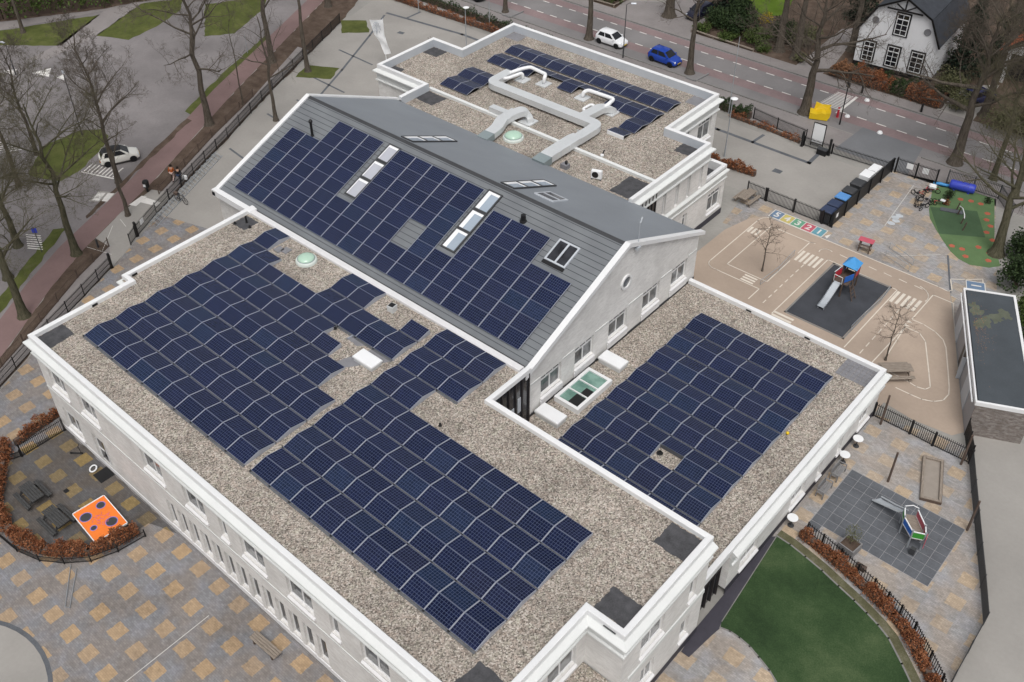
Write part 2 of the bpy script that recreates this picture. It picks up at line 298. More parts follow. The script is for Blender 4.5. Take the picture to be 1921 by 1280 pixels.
MT = dict(
    gravel=gravel_mat('roof gravel'),
    coping=plain('white coping', (.77, .775, .78), .45, 0, .4, .05, .6, 9),
    cornice=plain('cornice render', (.69, .705, .695), .6, 0, .3, .05, .8, 12),
    band=plain('pale render band', (.68, .695, .68), .65, 0, .3, .06, .8, 12),
    upstand=plain('grey upstand sheet', (.50, .53, .57), .5, 0, .3, .07, .7, 12),
    brick=brick_mat('whitewashed brick', (.62, .60, .575), (.73, .71, .685), (.77, .76, .74), wash=.75),
    brickw=brick_mat('pale whitewashed brick', (.63, .615, .595), (.75, .735, .715), (.79, .78, .765), wash=.8),
    plinth=plain('white plinth', (.74, .735, .74), .6, 0, .3, .06),
    dplinth=plain('anthracite plinth', (.055, .052, .066), .6, 0, .3, .15),
    frame=plain('white window frame', (.80, .80, .80), .4, 0, .4, .03, world=False),
    glass=glass_mat('window glass', (.05, .055, .06), (.24, .25, .255)),
    glassd=glass_mat('dark curtain wall glass', (.012, .012, .015), (.04, .042, .05)),
    glassm=plain('dark mullion', (.03, .026, .027), .4, 0, .4, .1),
    zinc=plain('zinc roof sheet', (.23, .25, .275), .5, 0, .4, .08, .4, 10),
    bitumen=plain('bitumen patch', (.075, .075, .08), .9, 0, .15, .35, 2.2, 16),
    tileg=plain('grey roof tile', (.22, .22, .235), .85, 0, .2, .15, 2, 12),
    alu=plain('aluminium frame', (.42, .44, .50), .38, .3, .5, .05, world=False),
    rail=plain('rail and gap shade', (.115, .12, .13), .7, 0, .3, .35, 3, 22),  # rail colour that also holds the shade on the gravel beside it
    aluf=plain('thin frame edge', (.17, .19, .26), .4, .2, .5, .05, world=False),
    black=plain('black metal', (.012, .012, .013), .5, 0, .4, .2, world=False),
    dark=plain('dark grey metal', (.05, .052, .056), .5, 0, .4, .15, world=False),
    duct=plain('duct sheet', (.66, .68, .69), .42, .25, .5, .06, .9, 8),
    ductg=plain('duct collar', (.26, .31, .32), .5, .2, .4, .08, .9, 8),
    white=plain('white lacquer', (.82, .83, .84), .4, 0, .4, .04, world=False),
    cells=panel_mat(),
    opal=plain('pale green dome', (.44, .62, .50), .12, 0, .6, .05, 2, 6, world=False),
    opalrim=plain('dome kerb', (.66, .72, .68), .5, 0, .4, .05, world=False),
    skyl=plain('white skylight glass', (.46, .47, .52), .15, 0, .5, .05, .8, 6),
    skylb=plain('pale blue skylight glass', (.34, .40, .47), .12, 0, .6, .06, .8, 6),
    grnglass=glass_mat('green roof light glass', (.10, .20, .165), (.22, .36, .31)),
    conc=asphalt_mat('concrete paving', (.31, .295, .275), .1, .3, (.92, 1.08)),
    yard=asphalt_mat('school yard asphalt', (.30, .29, .27), .14, .25, (.82, 1.12)),
    road=asphalt_mat('street asphalt', (.215, .205, .205), .12),
    roadl=asphalt_mat('old street asphalt', (.205, .190, .190), .18, .3, (.8, 1.15)),
    asphd=asphalt_mat('newer asphalt', (.175, .18, .19), .1),
    bikered=asphalt_mat('red cycle path', (.205, .138, .132), .12, .4),
    bikelane=asphalt_mat('worn red cycle lane', (.235, .175, .175), .16, .5),
    sidewalk=asphalt_mat('footway tiles', (.245, .225, .22), .14, .5),
    paint=plain('road paint', (.68, .66, .63), .7, 0, .2, .14, 2, 20),
    cream=plain('cream line paint', (.68, .62, .54), .7, 0, .2, .1, 2, 20),
    kerb=plain('kerb stone', (.22, .215, .205), .9, 0, .2, .15),
    tan=asphalt_mat('tan play surface', (.405, .325, .262), .09, .25, (.86, 1.08)),
    rubber=plain('black rubber', (.058, .062, .072), .9, 0, .2, .22, .7, 25),
    greenp=plain('green rubber', (.115, .185, .085), .9, 0, .15, .16, .8, 20),
    greend=plain('dark green rubber', (.068, .115, .062), .9, 0, .15, .16, .8, 20),
    redp=plain('red rubber spot', (.42, .12, .075), .9, 0, .15, .18, 2, 20),
    turf=grass_mat('artificial turf', (.018, .034, .016), (.040, .072, .030), (.090, .125, .060), .24),
    grass=grass_mat('verge grass', (.055, .062, .022), (.085, .10, .030), (.13, .135, .05), .6),
    grassb=grass_mat('bright lawn', (.06, .10, .012), (.085, .14, .018), (.12, .17, .03), .5),
    mossy=grass_mat('mossy border', (.07, .068, .04), (.115, .112, .065), (.19, .18, .13), 1.2),
    soil=grass_mat('bare soil and leaf litter', (.055, .04, .03), (.10, .072, .056), (.155, .12, .095), .8),
    tilesA=tiles_mat('courtyard paving', (.225, .225, .235), (.41, .29, .175), off=(.495, .89)),
    tilesD=tiles_mat('darkened courtyard paving', (.105, .102, .102), (.26, .185, .075), off=(.495, .89), fade=.6),  # courtyard tiles toned down to carry the vignetted corner
    tilesB=tiles_mat('play yard paving', (.33, .325, .325), (.48, .36, .235), amount=.75, off=(.24, .41), fade=.6),
    slab=plain('grey rubber slab', (.115, .122, .135), .85, 0, .2, .25, .9, 10),
    slabj=plain('slab joint', (.30, .30, .31), .9, 0, .2, .1),
    wood=wood_mat('weathered wood', (.20, .165, .135), (.33, .285, .24)),
    woodd=wood_mat('dark weathered wood', (.035, .036, .037), (.085, .085, .085)),
    woodg=wood_mat('grey bench wood', (.18, .18, .185), (.29, .285, .285)),
    woodb=wood_mat('brown wood', (.075, .055, .045), (.15, .11, .09)),
    bark=bark_mat('bark', (.05, .042, .034), (.15, .128, .105)),
    barkg=bark_mat('mossy bark', (.045, .046, .028), (.13, .118, .082)),
    twig=plain('bare twigs', (.105, .088, .072), .95, 0, .1, .3, world=False),
    twigg=plain('mossy twigs', (.098, .088, .058), .95, 0, .1, .3, world=False),
    beech=leaf_mat('russet beech leaves', [(.07, .022, .011), (.17, .058, .026), (.29, .115, .052), (.36, .18, .095)]),
    beechl=leaf_mat('pale beech leaves', [(.12, .055, .026), (.25, .125, .065), (.38, .21, .12)]),
    green=leaf_mat('dark evergreen leaves', [(.010, .018, .008), (.025, .045, .016), (.055, .085, .028)]),
    greenl=leaf_mat('laurel leaves', [(.022, .04, .010), (.06, .095, .022), (.12, .155, .045)]),
    olive=leaf_mat('olive leaves', [(.055, .06, .028), (.11, .115, .055), (.17, .165, .09)]),
    conif=leaf_mat('conifer needles', [(.006, .012, .008), (.016, .028, .017), (.035, .05, .028)]),
    yellowl=leaf_mat('yellow blossom', [(.25, .19, .02), (.5, .38, .03)]),
    yellow=plain('yellow plastic', (.72, .49, .015), .45, 0, .4, .08, world=False),
    red=plain('red paint', (.50, .03, .05), .5, 0, .4, .1, world=False),
    redroof=plain('pink red board', (.52, .10, .14), .5, 0, .4, .1, world=False),
    blue=plain('blue board', (.02, .13, .50), .45, 0, .4, .1, world=False),
    bluel=plain('light blue canvas', (.07, .32, .68), .5, 0, .4, .1, world=False),
    blued=plain('deep blue plastic', (.045, .07, .50), .4, 0, .4, .1, world=False),
    greenb=plain('green board', (.05, .30, .04), .5, 0, .4, .1, world=False),
    orange=plain('orange board', (.84, .21, .035), .5, 0, .3, .05, world=False),
    pink=plain('pink print', (.60, .16, .25), .5, 0, .3, .08, world=False),
    purple=plain('purple ring', (.22, .19, .50), .5, 0, .3, .08, world=False),
    steel=plain('steel sheet', (.60, .64, .68), .25, .5, .5, .04, world=False),
    pipe=plain('galvanised pipe', (.42, .45, .48), .4, .4, .5, .08, world=False),
    sand=plain('sand', (.30, .265, .23), .95, 0, .1, .12, 2, 25),
    tyre=plain('tyre rubber', (.014, .014, .015), .8, 0, .2, .1, world=False),
    rim=plain('wheel rim', (.38, .39, .40), .35, .6, .5, .08, world=False),
    cglass=plain('car glass', (.014, .016, .02), .06, 0, .6, .1, world=False),
    lamp=plain('lamp glass', (.62, .66, .72), .15, 0, .6, .03, world=False),
    tail=plain('tail lamp', (.35, .01, .01), .25, 0, .5, .05, world=False),
    plate=plain('yellow number plate', (.72, .50, .03), .5, 0, .3, .03, world=False),
    skin=plain('skin', (.45, .27, .19), .6, 0, .3, .05, world=False),
    hair=plain('dark hair', (.02, .014, .011), .7, 0, .2, .1, world=False),
    slate=plain('dark roof slates', (.045, .05, .06), .75, 0, .25, .25, 1.5, 14),
    rooft=plain('orange roof tiles', (.42, .115, .05), .75, 0, .25, .22, 1.6, 14),
    wallw=plain('white house wall', (.76, .77, .79), .8, 0, .2, .05, .6, 8),
    shedb=brick_mat('brown grey brick', (.16, .135, .12), (.235, .20, .18), (.15, .135, .125), .4, .1, .18),
    shedw=plain('grey wall panel', (.34, .335, .35), .6, 0, .3, .06, .7, 8),
    roofing=plain('dark roofing felt', (.068, .078, .088), .9, 0, .2, .16, .6, 10),
)
def car_paint(name, c): return plain(name, c, .22, 0, .6, .03, 1.0, 4, world=False)
# ------------------------------------------------------------------ the setting
S = 260
struct(MB().poly([(-S, -S), (S, -S), (S, S), (-S, S)], 0.0), 'ground', MT['yard'])
def rough(pts, j=.10, step=.8):
    rn = random.Random(int(abs(pts[0][0]) * 91 + abs(pts[0][1]) * 37)); out = []
    for a, b in zip(pts, pts[1:] + pts[:1]):
        k = max(1, int(hypot(b[0] - a[0], b[1] - a[1]) / step))
        for i in range(k): out.append((a[0] + (b[0] - a[0]) * i / k + rn.uniform(-j, j), a[1] + (b[1] - a[1]) * i / k + rn.uniform(-j, j)))
    return out
def sheet(name, pts, mat, layer=1):
    if mat in ('grass', 'grassb', 'soil') and name != 'garden_ground': pts = rough(list(pts), .11)
    return struct(MB().poly(pts, .004 * layer), name, MT[mat])

# --- school building
HT = 8.4                                                            # parapet height
def offs(path, d, closed):
    n = len(path); out = []
    for i in range(n):
        p = Vector(path[i])
        a = Vector(path[i - 1]) if (i > 0 or closed) else None
        b = Vector(path[(i + 1) % n]) if (i < n - 1 or closed) else None
        na = nb = None
        if a is not None: t = (p - a).normalized(); na = Vector((t.y, -t.x))
        if b is not None: t = (b - p).normalized(); nb = Vector((t.y, -t.x))
        if na is None: m = nb
        elif nb is None: m = na
        else: m = (na + nb) / max(.3, 1 + na.dot(nb))
        out.append(p + m * d)
    return out
def extrude(mb, path, prof, closed=False, m=0):
    cols = [offs(path, d, closed) for d, z in prof]
    n = len(path); k = len(prof)
    vs = [(cols[j][i].x, cols[j][i].y, prof[j][1]) for i in range(n) for j in range(k)]
    fs = []
    for i in range(n if closed else n - 1):
        i2 = (i + 1) % n
        for j in range(k - 1): fs.append((i * k + j, i * k + j + 1, i2 * k + j + 1, i2 * k + j))
    mb.add(vs, fs, m)
    if not closed: mb.add([vs[j] for j in range(k)], [tuple(reversed(range(k)))], m).add([vs[(n - 1) * k + j] for j in range(k)], [tuple(range(k))], m)
    return mb

school = thing('school_building', 'white brick school with gravel roofs, slate grey pitched hall roof and white parapets', 'school', (0, 0, 0))
FRONT = [(-.91, 18.65), (-.91, 7.45), (0, 7.45), (0, 0), (38.95, 0), (38.95, 7.51), (41.11, 7.51), (41.11, 15.08), (26.22, 15.08), (26.22, 18.6)]
WING = [(40.96, 15.3), (40.96, 37.13), (26.0, 37.13)]
BACK = [(20.21, 37.4), (20.21, 48.15), (16.3, 48.15), (16.3, 55.7), (-7.07, 55.7), (-7.07, 48.29), (-10.86, 48.29), (-10.86, 40.78), (-4.82, 40.78), (-4.82, 37.7)]
def parapet_prof(t, g): return [(-.33, g - .05), (-.33, t - .045), (-.30, t - .02), (-.03, t), (0.0, t - .03), (0.0, t - .36), (-.33, t - .36)]
def corn_prof(t): return [(-.02, t - .361), (.02, t - .42), (.30, t - .56), (.34, t - .60), (.34, t - .69), (.10, t - .75), (.07, t - .80), (.07, t - 1.42), (.15, t - 1.46), (.17, t - 1.50), (.17, t - 1.57), (.05, t - 1.60), (-.05, t - 1.60)]
extrude(MB(), FRONT, parapet_prof(HT, 8.08)).build('parapet', MT['coping'], school)
extrude(MB(), BACK, parapet_prof(HT, 7.62)).build('parapet', MT['coping'], school)
extrude(MB(), WING, parapet_prof(4.2, 3.85)).build('parapet', MT['coping'], school)
extrude(MB(), FRONT[:8], corn_prof(HT)).build('cornice', MT['cornice'], school)
extrude(MB(), BACK, corn_prof(HT)).build('cornice', MT['cornice'], school)
extrude(MB(), [(40.96, 18.25), (40.96, 37.13), (26.0, 37.13)], corn_prof(4.2)).build('cornice', MT['cornice'], school)
# inner face sheets of the high rear parapets
extrude(MB(), BACK, [(-.345, 7.6), (-.345, 8.33)]).build('upstand', MT['upstand'], school)
# gravel
MB().poly([(-.7, 18.5), (-.7, 7.3), (.2, 7.3), (.2, .2), (38.75, .2), (38.75, 7.7), (40.9, 7.7), (40.9, 14.9), (26.0, 14.9), (26.0, 18.5)], 8.08).build('gravel_roof', MT['gravel'], school)
MB().poly([(26.0, 15.2), (40.75, 15.2), (40.75, 36.9), (26.0, 36.9)], 3.85).build('gravel_roof', MT['gravel'], school)
MB().poly([(-4.6, 37.5), (20.0, 37.5), (20.0, 47.95), (16.1, 47.95), (16.1, 55.5), (-6.9, 55.5), (-6.9, 48.1), (-10.6, 48.1), (-10.6, 41.0), (-4.6, 41.0)], 7.62).build('gravel_roof', MT['gravel'], school)
MB().poly([(38.9, 1.5), (41.1, 1.5), (41.1, 7.45), (38.9, 7.45)], 4.05).build('gravel_roof', MT['gravel'], school)
MB().poly([(16.3, 48.2), (20.2, 48.2), (20.2, 51.3), (16.3, 51.3)], 4.1).build('annex_roof', MT['bitumen'], school)

# walls with openings; a wall runs from a to b with the outside on its right hand
def wall(a, b, z0, z1, ops=(), mat='brick', t=.3, name='wall'):
    a = Vector(a); b = Vector(b); L = (b - a).length; d = (b - a) / L; n = Vector((d.y, -d.x))
    us = sorted({0.0, L} | {u for o in ops for u in (o[0], o[1])}); zs = sorted({z0, z1} | {z for o in ops for z in (o[2], o[3])})
    mb = MB()
    P = lambda u, z, k: (a.x + d.x * u - n.x * k, a.y + d.y * u - n.y * k, z)
    hole = lambda u, z: any(o[0] < u < o[1] and o[2] < z < o[3] for o in ops)
    for i in range(len(us) - 1):
        run = None
        for j in range(len(zs)):
            solid = j < len(zs) - 1 and not hole((us[i] + us[i + 1]) / 2, (zs[j] + zs[j + 1]) / 2)
            if solid and run is None: run = zs[j]
            if not solid and run is not None:
                u0, u1, q0, q1 = us[i], us[i + 1], run, zs[j]; run = None
                mb.add([P(u0, q0, 0), P(u1, q0, 0), P(u1, q1, 0), P(u0, q1, 0)], [(0, 1, 2, 3)])
    for o in ops:
        u0, u1, q0, q1 = o[:4]
        mb.add([P(u0, q0, 0), P(u1, q0, 0), P(u1, q1, 0), P(u0, q1, 0), P(u0, q0, t), P(u1, q0, t), P(u1, q1, t), P(u0, q1, t)], [(0, 4, 5, 1), (1, 5, 6, 2), (2, 6, 7, 3), (3, 7, 4, 0)])
    w_ = mb.build(name, MT[mat], school)
    for o in ops:
        if len(o) > 4 and o[4]: window(school, a, d, n, o)
    return w_
def window(parent, a, d, n, o, inset=.16):
    u0, u1, z0, z1, kind = o[:5]
    P = lambda u, z, k: Vector((a.x + d.x * u - n.x * k, a.y + d.y * u - n.y * k, z))
    def bar(mb, ua, ub, za, zb, k0, k1): mb.add([P(ua, za, k1), P(ub, za, k1), P(ub, zb, k1), P(ua, zb, k1), P(ua, za, k0), P(ub, za, k0), P(ub, zb, k0), P(ua, zb, k0)],
        [(0, 3, 2, 1), (4, 5, 6, 7), (0, 1, 5, 4), (1, 2, 6, 5), (2, 3, 7, 6), (3, 0, 4, 7)])
    f = MB(); k0, k1 = inset, inset + .07; e = .07
    bar(f, u0, u0 + e, z0, z1, k0, k1); bar(f, u1 - e, u1, z0, z1, k0, k1)
    bar(f, u0 + e, u1 - e, z1 - e, z1, k0, k1); bar(f, u0 + e, u1 - e, z0, z0 + e, k0, k1)
    h = z1 - z0; W = u1 - u0
    if kind == 'big':
        zt = z1 - .27 * h; bar(f, u0 + e, u1 - e, zt - .05, zt + .05, k0 - .01, k1)
        um = u0 + W * .52; bar(f, um - .05, um + .05, z0 + e, zt - .05, k0, k1)
        for q in (.34, .67): bar(f, u0 + W * q - .03, u0 + W * q + .03, zt + .05, z1 - e, k0, k1)
    elif kind == 'slim':
        zt = z1 - .25 * h; bar(f, u0 + e, u1 - e, zt - .03, zt + .03, k0 - .01, k1)
    elif kind == 'door':
        um = u0 + W * .6; bar(f, um - .06, um + .06, z0 + e, z1 - e, k0, k1); bar(f, u0 + e, um - .06, z0 + h * .42, z0 + h * .42 + .08, k0, k1)
    wf = f.build('door' if kind == 'door' else 'window', MT['frame' if kind != 'door' else 'frame'], parent)
    g = MB(); km = (k0 + k1) / 2
    g.add([P(u0 + .03, z0 + .03, km), P(u1 - .03, z0 + .03, km), P(u1 - .03, z1 - .03, km), P(u0 + .03, z1 - .03, km)], [(0, 1, 2, 3)])
    g.build('pane', MT['glassd' if kind in ('door', 'row') else 'glass'], wf)
    if kind in ('big', 'slim', 'row'):
        s = MB(); so_ = .13 if kind != 'row' else .05
        c = [P(u0 - .06, z0 - .30, -.02), P(u1 + .06, z0 - .30, -.02), P(u1 + .06, z0 - .24, -so_), P(u0 - .06, z0 - .24, -so_), P(u0 - .06, z0 + .015, inset), P(u1 + .06, z0 + .015, inset), P(u0 - .06, z0 - .16, -so_), P(u1 + .06, z0 - .16, -so_)]
        s.add(c, [(0, 1, 2, 3), (3, 2, 7, 6), (6, 7, 5, 4)]); s.add([c[0], c[3], c[6], c[4]], [(0, 1, 2, 3)]); s.add([c[1], c[2], c[7], c[5]], [(3, 2, 1, 0)])
        s.build('sill', MT['plinth'], wf)
    if kind == 'door':
        hd = MB(); c = P(u0 + W * .54, z0 + 1.05, k0 - .03); hd.tube([c, c + Vector((0, 0, .35))], .02, 6); hd.build('handle', MT['dark'], wf)
ZT = 6.83
big = [(1.2, 3.3), (4.8, 6.9), (11.85, 13.95), (16.1, 18.15), (21.4, 23.45), (25.3, 27.35), (31.0, 33.0), (35.2, 37.2)]
opsF = [(x0, x1, 4.75, ZT - .02, 'big') for x0, x1 in big] + [(19.5, 20.15, 4.75, ZT - .02, 'slim'), (28.7, 29.35, 4.75, ZT - .02, 'slim')]
opsF += [(1.2, 3.2, .95, 2.85, 'big'), (4.85, 6.5, .25, 2.8, 'door')]
opsF += [(13.3 + 1.15 * i, 14.05 + 1.15 * i, .75, 2.95, 'row') for i in range(13)]
wall((0, 0), (38.95, 0), .25, ZT, opsF)
wall((0, 7.45), (0, 0), .25, ZT, [(1.6, 3.4, 4.75, 6.8, 'big'), (4.6, 6.2, 4.75, 6.8, 'big'), (2.0, 4.0, .95, 2.85, 'big')])
wall((-.91, 18.65), (-.91, 7.45), .25, ZT, [(2, 4, 4.75, 6.8, 'big'), (6, 8, 4.75, 6.8, 'big'), (2, 4, .95, 2.85, 'big'), (6, 8, .95, 2.85, 'big')])
wall((-.91, 7.45), (0, 7.45), .25, ZT)
wall((38.95, 0), (38.95, 7.51), 4.0, ZT, [(1.0, 3.0, 4.75, 6.5, 'big'), (4.6, 6.75, 4.8, 6.62, 'big')], 'brickw')
wall((38.95, 7.51), (41.11, 7.51), 3.9, ZT, (), 'brickw')
wall((41.11, 1.4), (41.11, 7.5), .5, 4.2, [(3.2, 5.2, 1.2, 3.2, 'big')], 'brickw')
wall((41.11, 7.51), (41.11, 15.08), .5, ZT, [(1.6, 3.6, 4.75, 6.5, 'big'), (5.9, 6.55, 4.7, 6.5, 'slim'), (2.0, 3.2, 1.35, 3.0, 'big'), (5.6, 6.4, 1.35, 3.0, 'slim')], 'brickw')
wall((40.96, 18.2), (40.96, 37.13), .5, 2.62, [(1.4, 3.4, .9, 2.3, 'big'), (10.6, 11.2, .75, 2.3, 'slim'), (13.3, 13.9, .75, 2.3, 'slim'), (7.2, 9.0, .95, 2.3, 'big'), (16.2, 17.9, .75, 2.3, 'big')], 'brickw')
wall((40.96, 37.13), (26, 37.13), .3, 2.62, [(2 + 3 * i, 4 + 3 * i, .95, 2.3, 'big') for i in range(4)])
wall((20.21, 37.63), (20.21, 48.15), .3, ZT, [(y - 37.63, y - 37.2, 4.55, 6.7, 'slim') for y in (41.75, 43.55, 45.2, 47.0)] + [(y - 37.63, y - 37.0, 1.0, 3.0, 'slim') for y in (41.7, 43.4, 45.1)], 'brickw')
wall((20.21, 48.15), (16.3, 48.15), 4.3, ZT, [(1.0, 2.2, 4.9, 6.6, 'big')], 'brickw')
wall((16.3, 48.15), (16.3, 55.7), .3, ZT, [(4.65, 6.75, 4.75, 6.72, 'big'), (1.2, 3.2, 4.75, 6.72, 'big')], 'brickw')
wall((16.3, 55.7), (-7.07, 55.7), .3, ZT, [(2 + 4 * i, 4 + 4 * i, 4.75, 6.7, 'big') for i in range(5)])
wall((-7.07, 55.7), (-7.07, 48.29), .3, ZT); wall((-7.07, 48.29), (-10.86, 48.29), .3, ZT)
wall((-10.86, 48.29), (-10.86, 40.78), .3, ZT, [(2, 4, 4.75, 6.7, 'big')]); wall((-10.86, 40.78), (-4.82, 40.78), .3, ZT); wall((-4.82, 40.78), (-4.82, 37.6), .3, ZT)
# annex with its own parapet
ANX = [(20.21, 48.15), (20.21, 51.4), (16.3, 51.4)]
wall(ANX[0], ANX[1], .5, 4.6, [(.75, 2.75, 1.2, 3.05, 'big')], 'brickw'); wall(ANX[1], ANX[2], .5, 4.6, [], 'brickw')
extrude(MB(), [(20.21, 48.2), (20.21, 51.4), (16.35, 51.4)], parapet_prof(4.9, 4.1)).build('parapet', MT['coping'], school)
extrude(MB(), [(20.21, 40.9), (20.21, 51.4), (16.35, 51.4)], [(-.02, 4.5), (.20, 4.36), (.22, 4.28), (.05, 4.2), (.05, 3.72), (.12, 3.68), (.12, 3.6), (-.02, 3.56)]).build('cornice', MT['band'], school)
# plinths
extrude(MB(), [(-.91, 18.6), (-.91, 7.45), (0, 7.45), (0, 0), (38.95, 0)], [(.0, .50), (.03, .48), (.04, .12), (-.05, .12)]).build('plinth', MT['plinth'], school)
extrude(MB(), [(-.91, 18.6), (-.91, 7.45), (0, 7.45), (0, 0), (38.95, 0)], [(.0, .13), (.02, .12), (.02, -.05)]).build('plinth', MT['dplinth'], school)
extrude(MB(), [(41.11, 1.4), (41.11, 15.08)], [(.02, .56), (.03, .5), (.03, -.05)]).build('plinth', MT['dplinth'], school)
extrude(MB(), [(40.96, 18.2), (40.96, 37.13), (26, 37.13)], [(.02, .56), (.03, .5), (.03, -.05)]).build('plinth', MT['dplinth'], school)
extrude(MB(), [(20.21, 37.7), (20.21, 51.4), (16.3, 51.4)], [(.02, .56), (.03, .5), (.03, -.05)]).build('plinth', MT['dplinth'], school)
extrude(MB(), [(41.11, 8.2), (41.11, 15.08)], [(.0, 4.05), (.05, 4.0), (.06, 3.72), (-.02, 3.68)]).build('string_course', MT['band'], school)
# dark recess with the glazed corner entrance beside the lawn
rec = MB(); rec.box(38.6, 40.55, 15.2, 18.2, -.05, 3.8); rec.build('entrance_recess', MT['glassd'], school)
m_ = MB()
for y in (15.5, 16.1, 16.7, 17.3, 17.9): m_.box(40.551, 40.66, y - .035, y + .035, 0, 3.8)
m_.box(40.551, 40.64, 15.4, 18.0, 2.35, 2.45); m_.build('mullion_frame', MT['glassm'], school)
wall((40.3, 18.2), (40.96, 18.2), .5, 3.84, (), 'brickw')
MB().box(40.3, 40.9, 15.12, 18.15, 3.5, 3.83).build('fascia', MT['coping'], school)
# glazed notch between the front block and the hall
MB().box(25.75, 26.1, 15.15, 18.6, 3.85, 8.0).build('stair_glazing', MT['glassd'], school)
m_ = MB()
for i in range(6): m_.box(26.101, 26.2, 15.35 + .62 * i, 15.43 + .62 * i, 3.86, 8.0)
m_.build('mullion_frame', MT['glassm'], school)
lp = MB()
for i, (z0, z1) in enumerate(((4.1, 5.0), (4.3, 5.6), (4.9, 6.0), (5.3, 6.5))): lp.box(26.1, 26.13, 15.6 + .62 * i, 15.9 + .62 * i, z0, z1)
lp.build('pane', MT['upstand'], school)
# dark stair glazing at the back
MB().box(20.0, 20.26, 38.1, 40.7, 5.0, 7.85).build('stair_glazing', MT['glassd'], school)
m_ = MB()
for i in range(6): m_.box(20.261, 20.33, 38.2 + .47 * i, 38.27 + .47 * i, 5.0, 7.85)
m_.build('mullion_frame', MT['glassm'], school)
MB().box(15.0, 40.9, 15.02, 15.06, 3.85, 8.05).build('wall', MT['brick'], school)

# --- hall with the pitched roof
Y1, YR, Y3 = 18.65, 28.41, 37.63; XL, XR = -5.4, 26.1; ZE, ZR = 8.03, 12.04
SL = (ZR - ZE) / (YR - Y1); SB = (ZR - 8.0) / (Y3 - YR); TILT = atan2(ZR - ZE, YR - Y1); TB = atan2(ZR - 8.0, Y3 - YR)
fr = NT('standing seam roof'); p_ = fr.sep(fr.pos())
t_ = fr.math('FRACT', fr.math('DIVIDE', fr.math('SUBTRACT', p_[1], Y1), .41)); ln_ = fr.math('LESS_THAN', t_, .10)
nb_ = fr.noise(fr.pos(), .5, 3); c_ = fr.ramp(nb_, [(.35, (.155, .165, .178)), (.65, (.185, .198, .21))])
fr.color(fr.mix(ln_, c_, (.045, .05, .055))); fr.set(.6, .0, .35); fr.bump(t_, .6, .03); MT['seam'] = fr.mat
rf = MB()
rf.prism_x([(Y1 - .1, ZE - .041), (YR, ZR), (YR, ZR - .25), (Y1 - .1, ZE - .3)], XL + .05, XR - .05); rf.build('pitched_roof', MT['seam'], school)
rb = MB(); rb.prism_x([(YR, ZR), (Y3, 8.0), (Y3, 7.75), (YR, ZR - .25)], XL + .05, XR - .05); rb.build('pitched_roof', MT['zinc'], school)
MB().prism_x([(YR - .22, ZR - .07), (YR, ZR + .035), (YR + .10, ZR - .01), (YR, ZR - .06)], XL + .1, XR - .1).build('ridge_cap', MT['dark'], school)
for x0, x1 in ((XL - .05, XL + .33), (XR - .33, XR + .08)):
    c_ = MB(); o_ = .12
    c_.prism_x([(Y1 - .45, ZE + o_ - .185), (YR, ZR + o_), (Y3 + .35, 8.0 + o_ - .15), (Y3 + .35, 7.7), (YR, ZR - .2), (Y1 - .45, ZE - .45)], x0, x1); c_.build('gable_coping', MT['coping'], school)
# gable walls
def gable(x, openings, side):
    # polygon ring cut by columns at the window edges
    us = sorted({Y1, YR, Y3} | {u for o in openings for u in o[:2]})
    top = lambda y: ZE - .1 + SL * (y - Y1) if y <= YR else 8.0 - .1 + SB * (Y3 - y)
    mb = MB(); zb = 3.85
    for a, b in zip(us[:-1], us[1:]):
        o = next((o for o in openings if o[0] <= a and b <= o[1]), None)
        def q(z0a, z0b, z1a, z1b):
            v = [(x, a, z0a), (x, b, z0b), (x, b, z1b), (x, a, z1a)]
            mb.add(v if side > 0 else v[::-1], [(0, 1, 2, 3)])
        if o: q(zb, zb, o[2], o[2]); q(o[3], o[3], top(a), top(b))
        else: q(zb, zb, top(a), top(b))
    for o in openings:
        y0, y1, z0, z1 = o[:4]; xi = x - .3 * side
        mb.add([(x, y0, z0), (x, y1, z0), (x, y1, z1), (x, y0, z1), (xi, y0, z0), (xi, y1, z0), (xi, y1, z1), (xi, y0, z1)], [(0, 4, 5, 1), (1, 5, 6, 2), (2, 6, 7, 3), (3, 7, 4, 0)])
    mb.build('gable_wall', MT['brickw' if side > 0 else 'brick'], school)
gw = [(19.95, 22.0), (23.4, 25.4), (27.05, 29.1), (30.95, 32.95), (34.45, 36.4)]
gable(25.9, [(a, b, 4.75, 6.4) for a, b in gw], 1)
for a, b in gw: window(school, Vector((25.9, Y1)), Vector((0, 1)), Vector((1, 0)), (a - Y1, b - Y1, 4.75, 6.4, 'big'))
bl = MB()
for a, b in zip([Y1] + [b for a, b in gw], [a for a, b in gw] + [Y3]): bl.box(25.9, 25.94, a + .08, b - .08, 6.46, 6.56)
bl.build('string_course', MT['band'], school)
gable(XL, [], -1)
MB().box(25.93, 25.96, Y1, Y3, 3.82, 4.0).build('flashing', MT['dark'], school)
for a, b in gw: MB().prism_y([(25.93, 4.02), (26.0, 4.05), (26.0, 4.42), (25.93, 4.5)], a - .1, b + .1).build('apron', MT['plinth'], school)
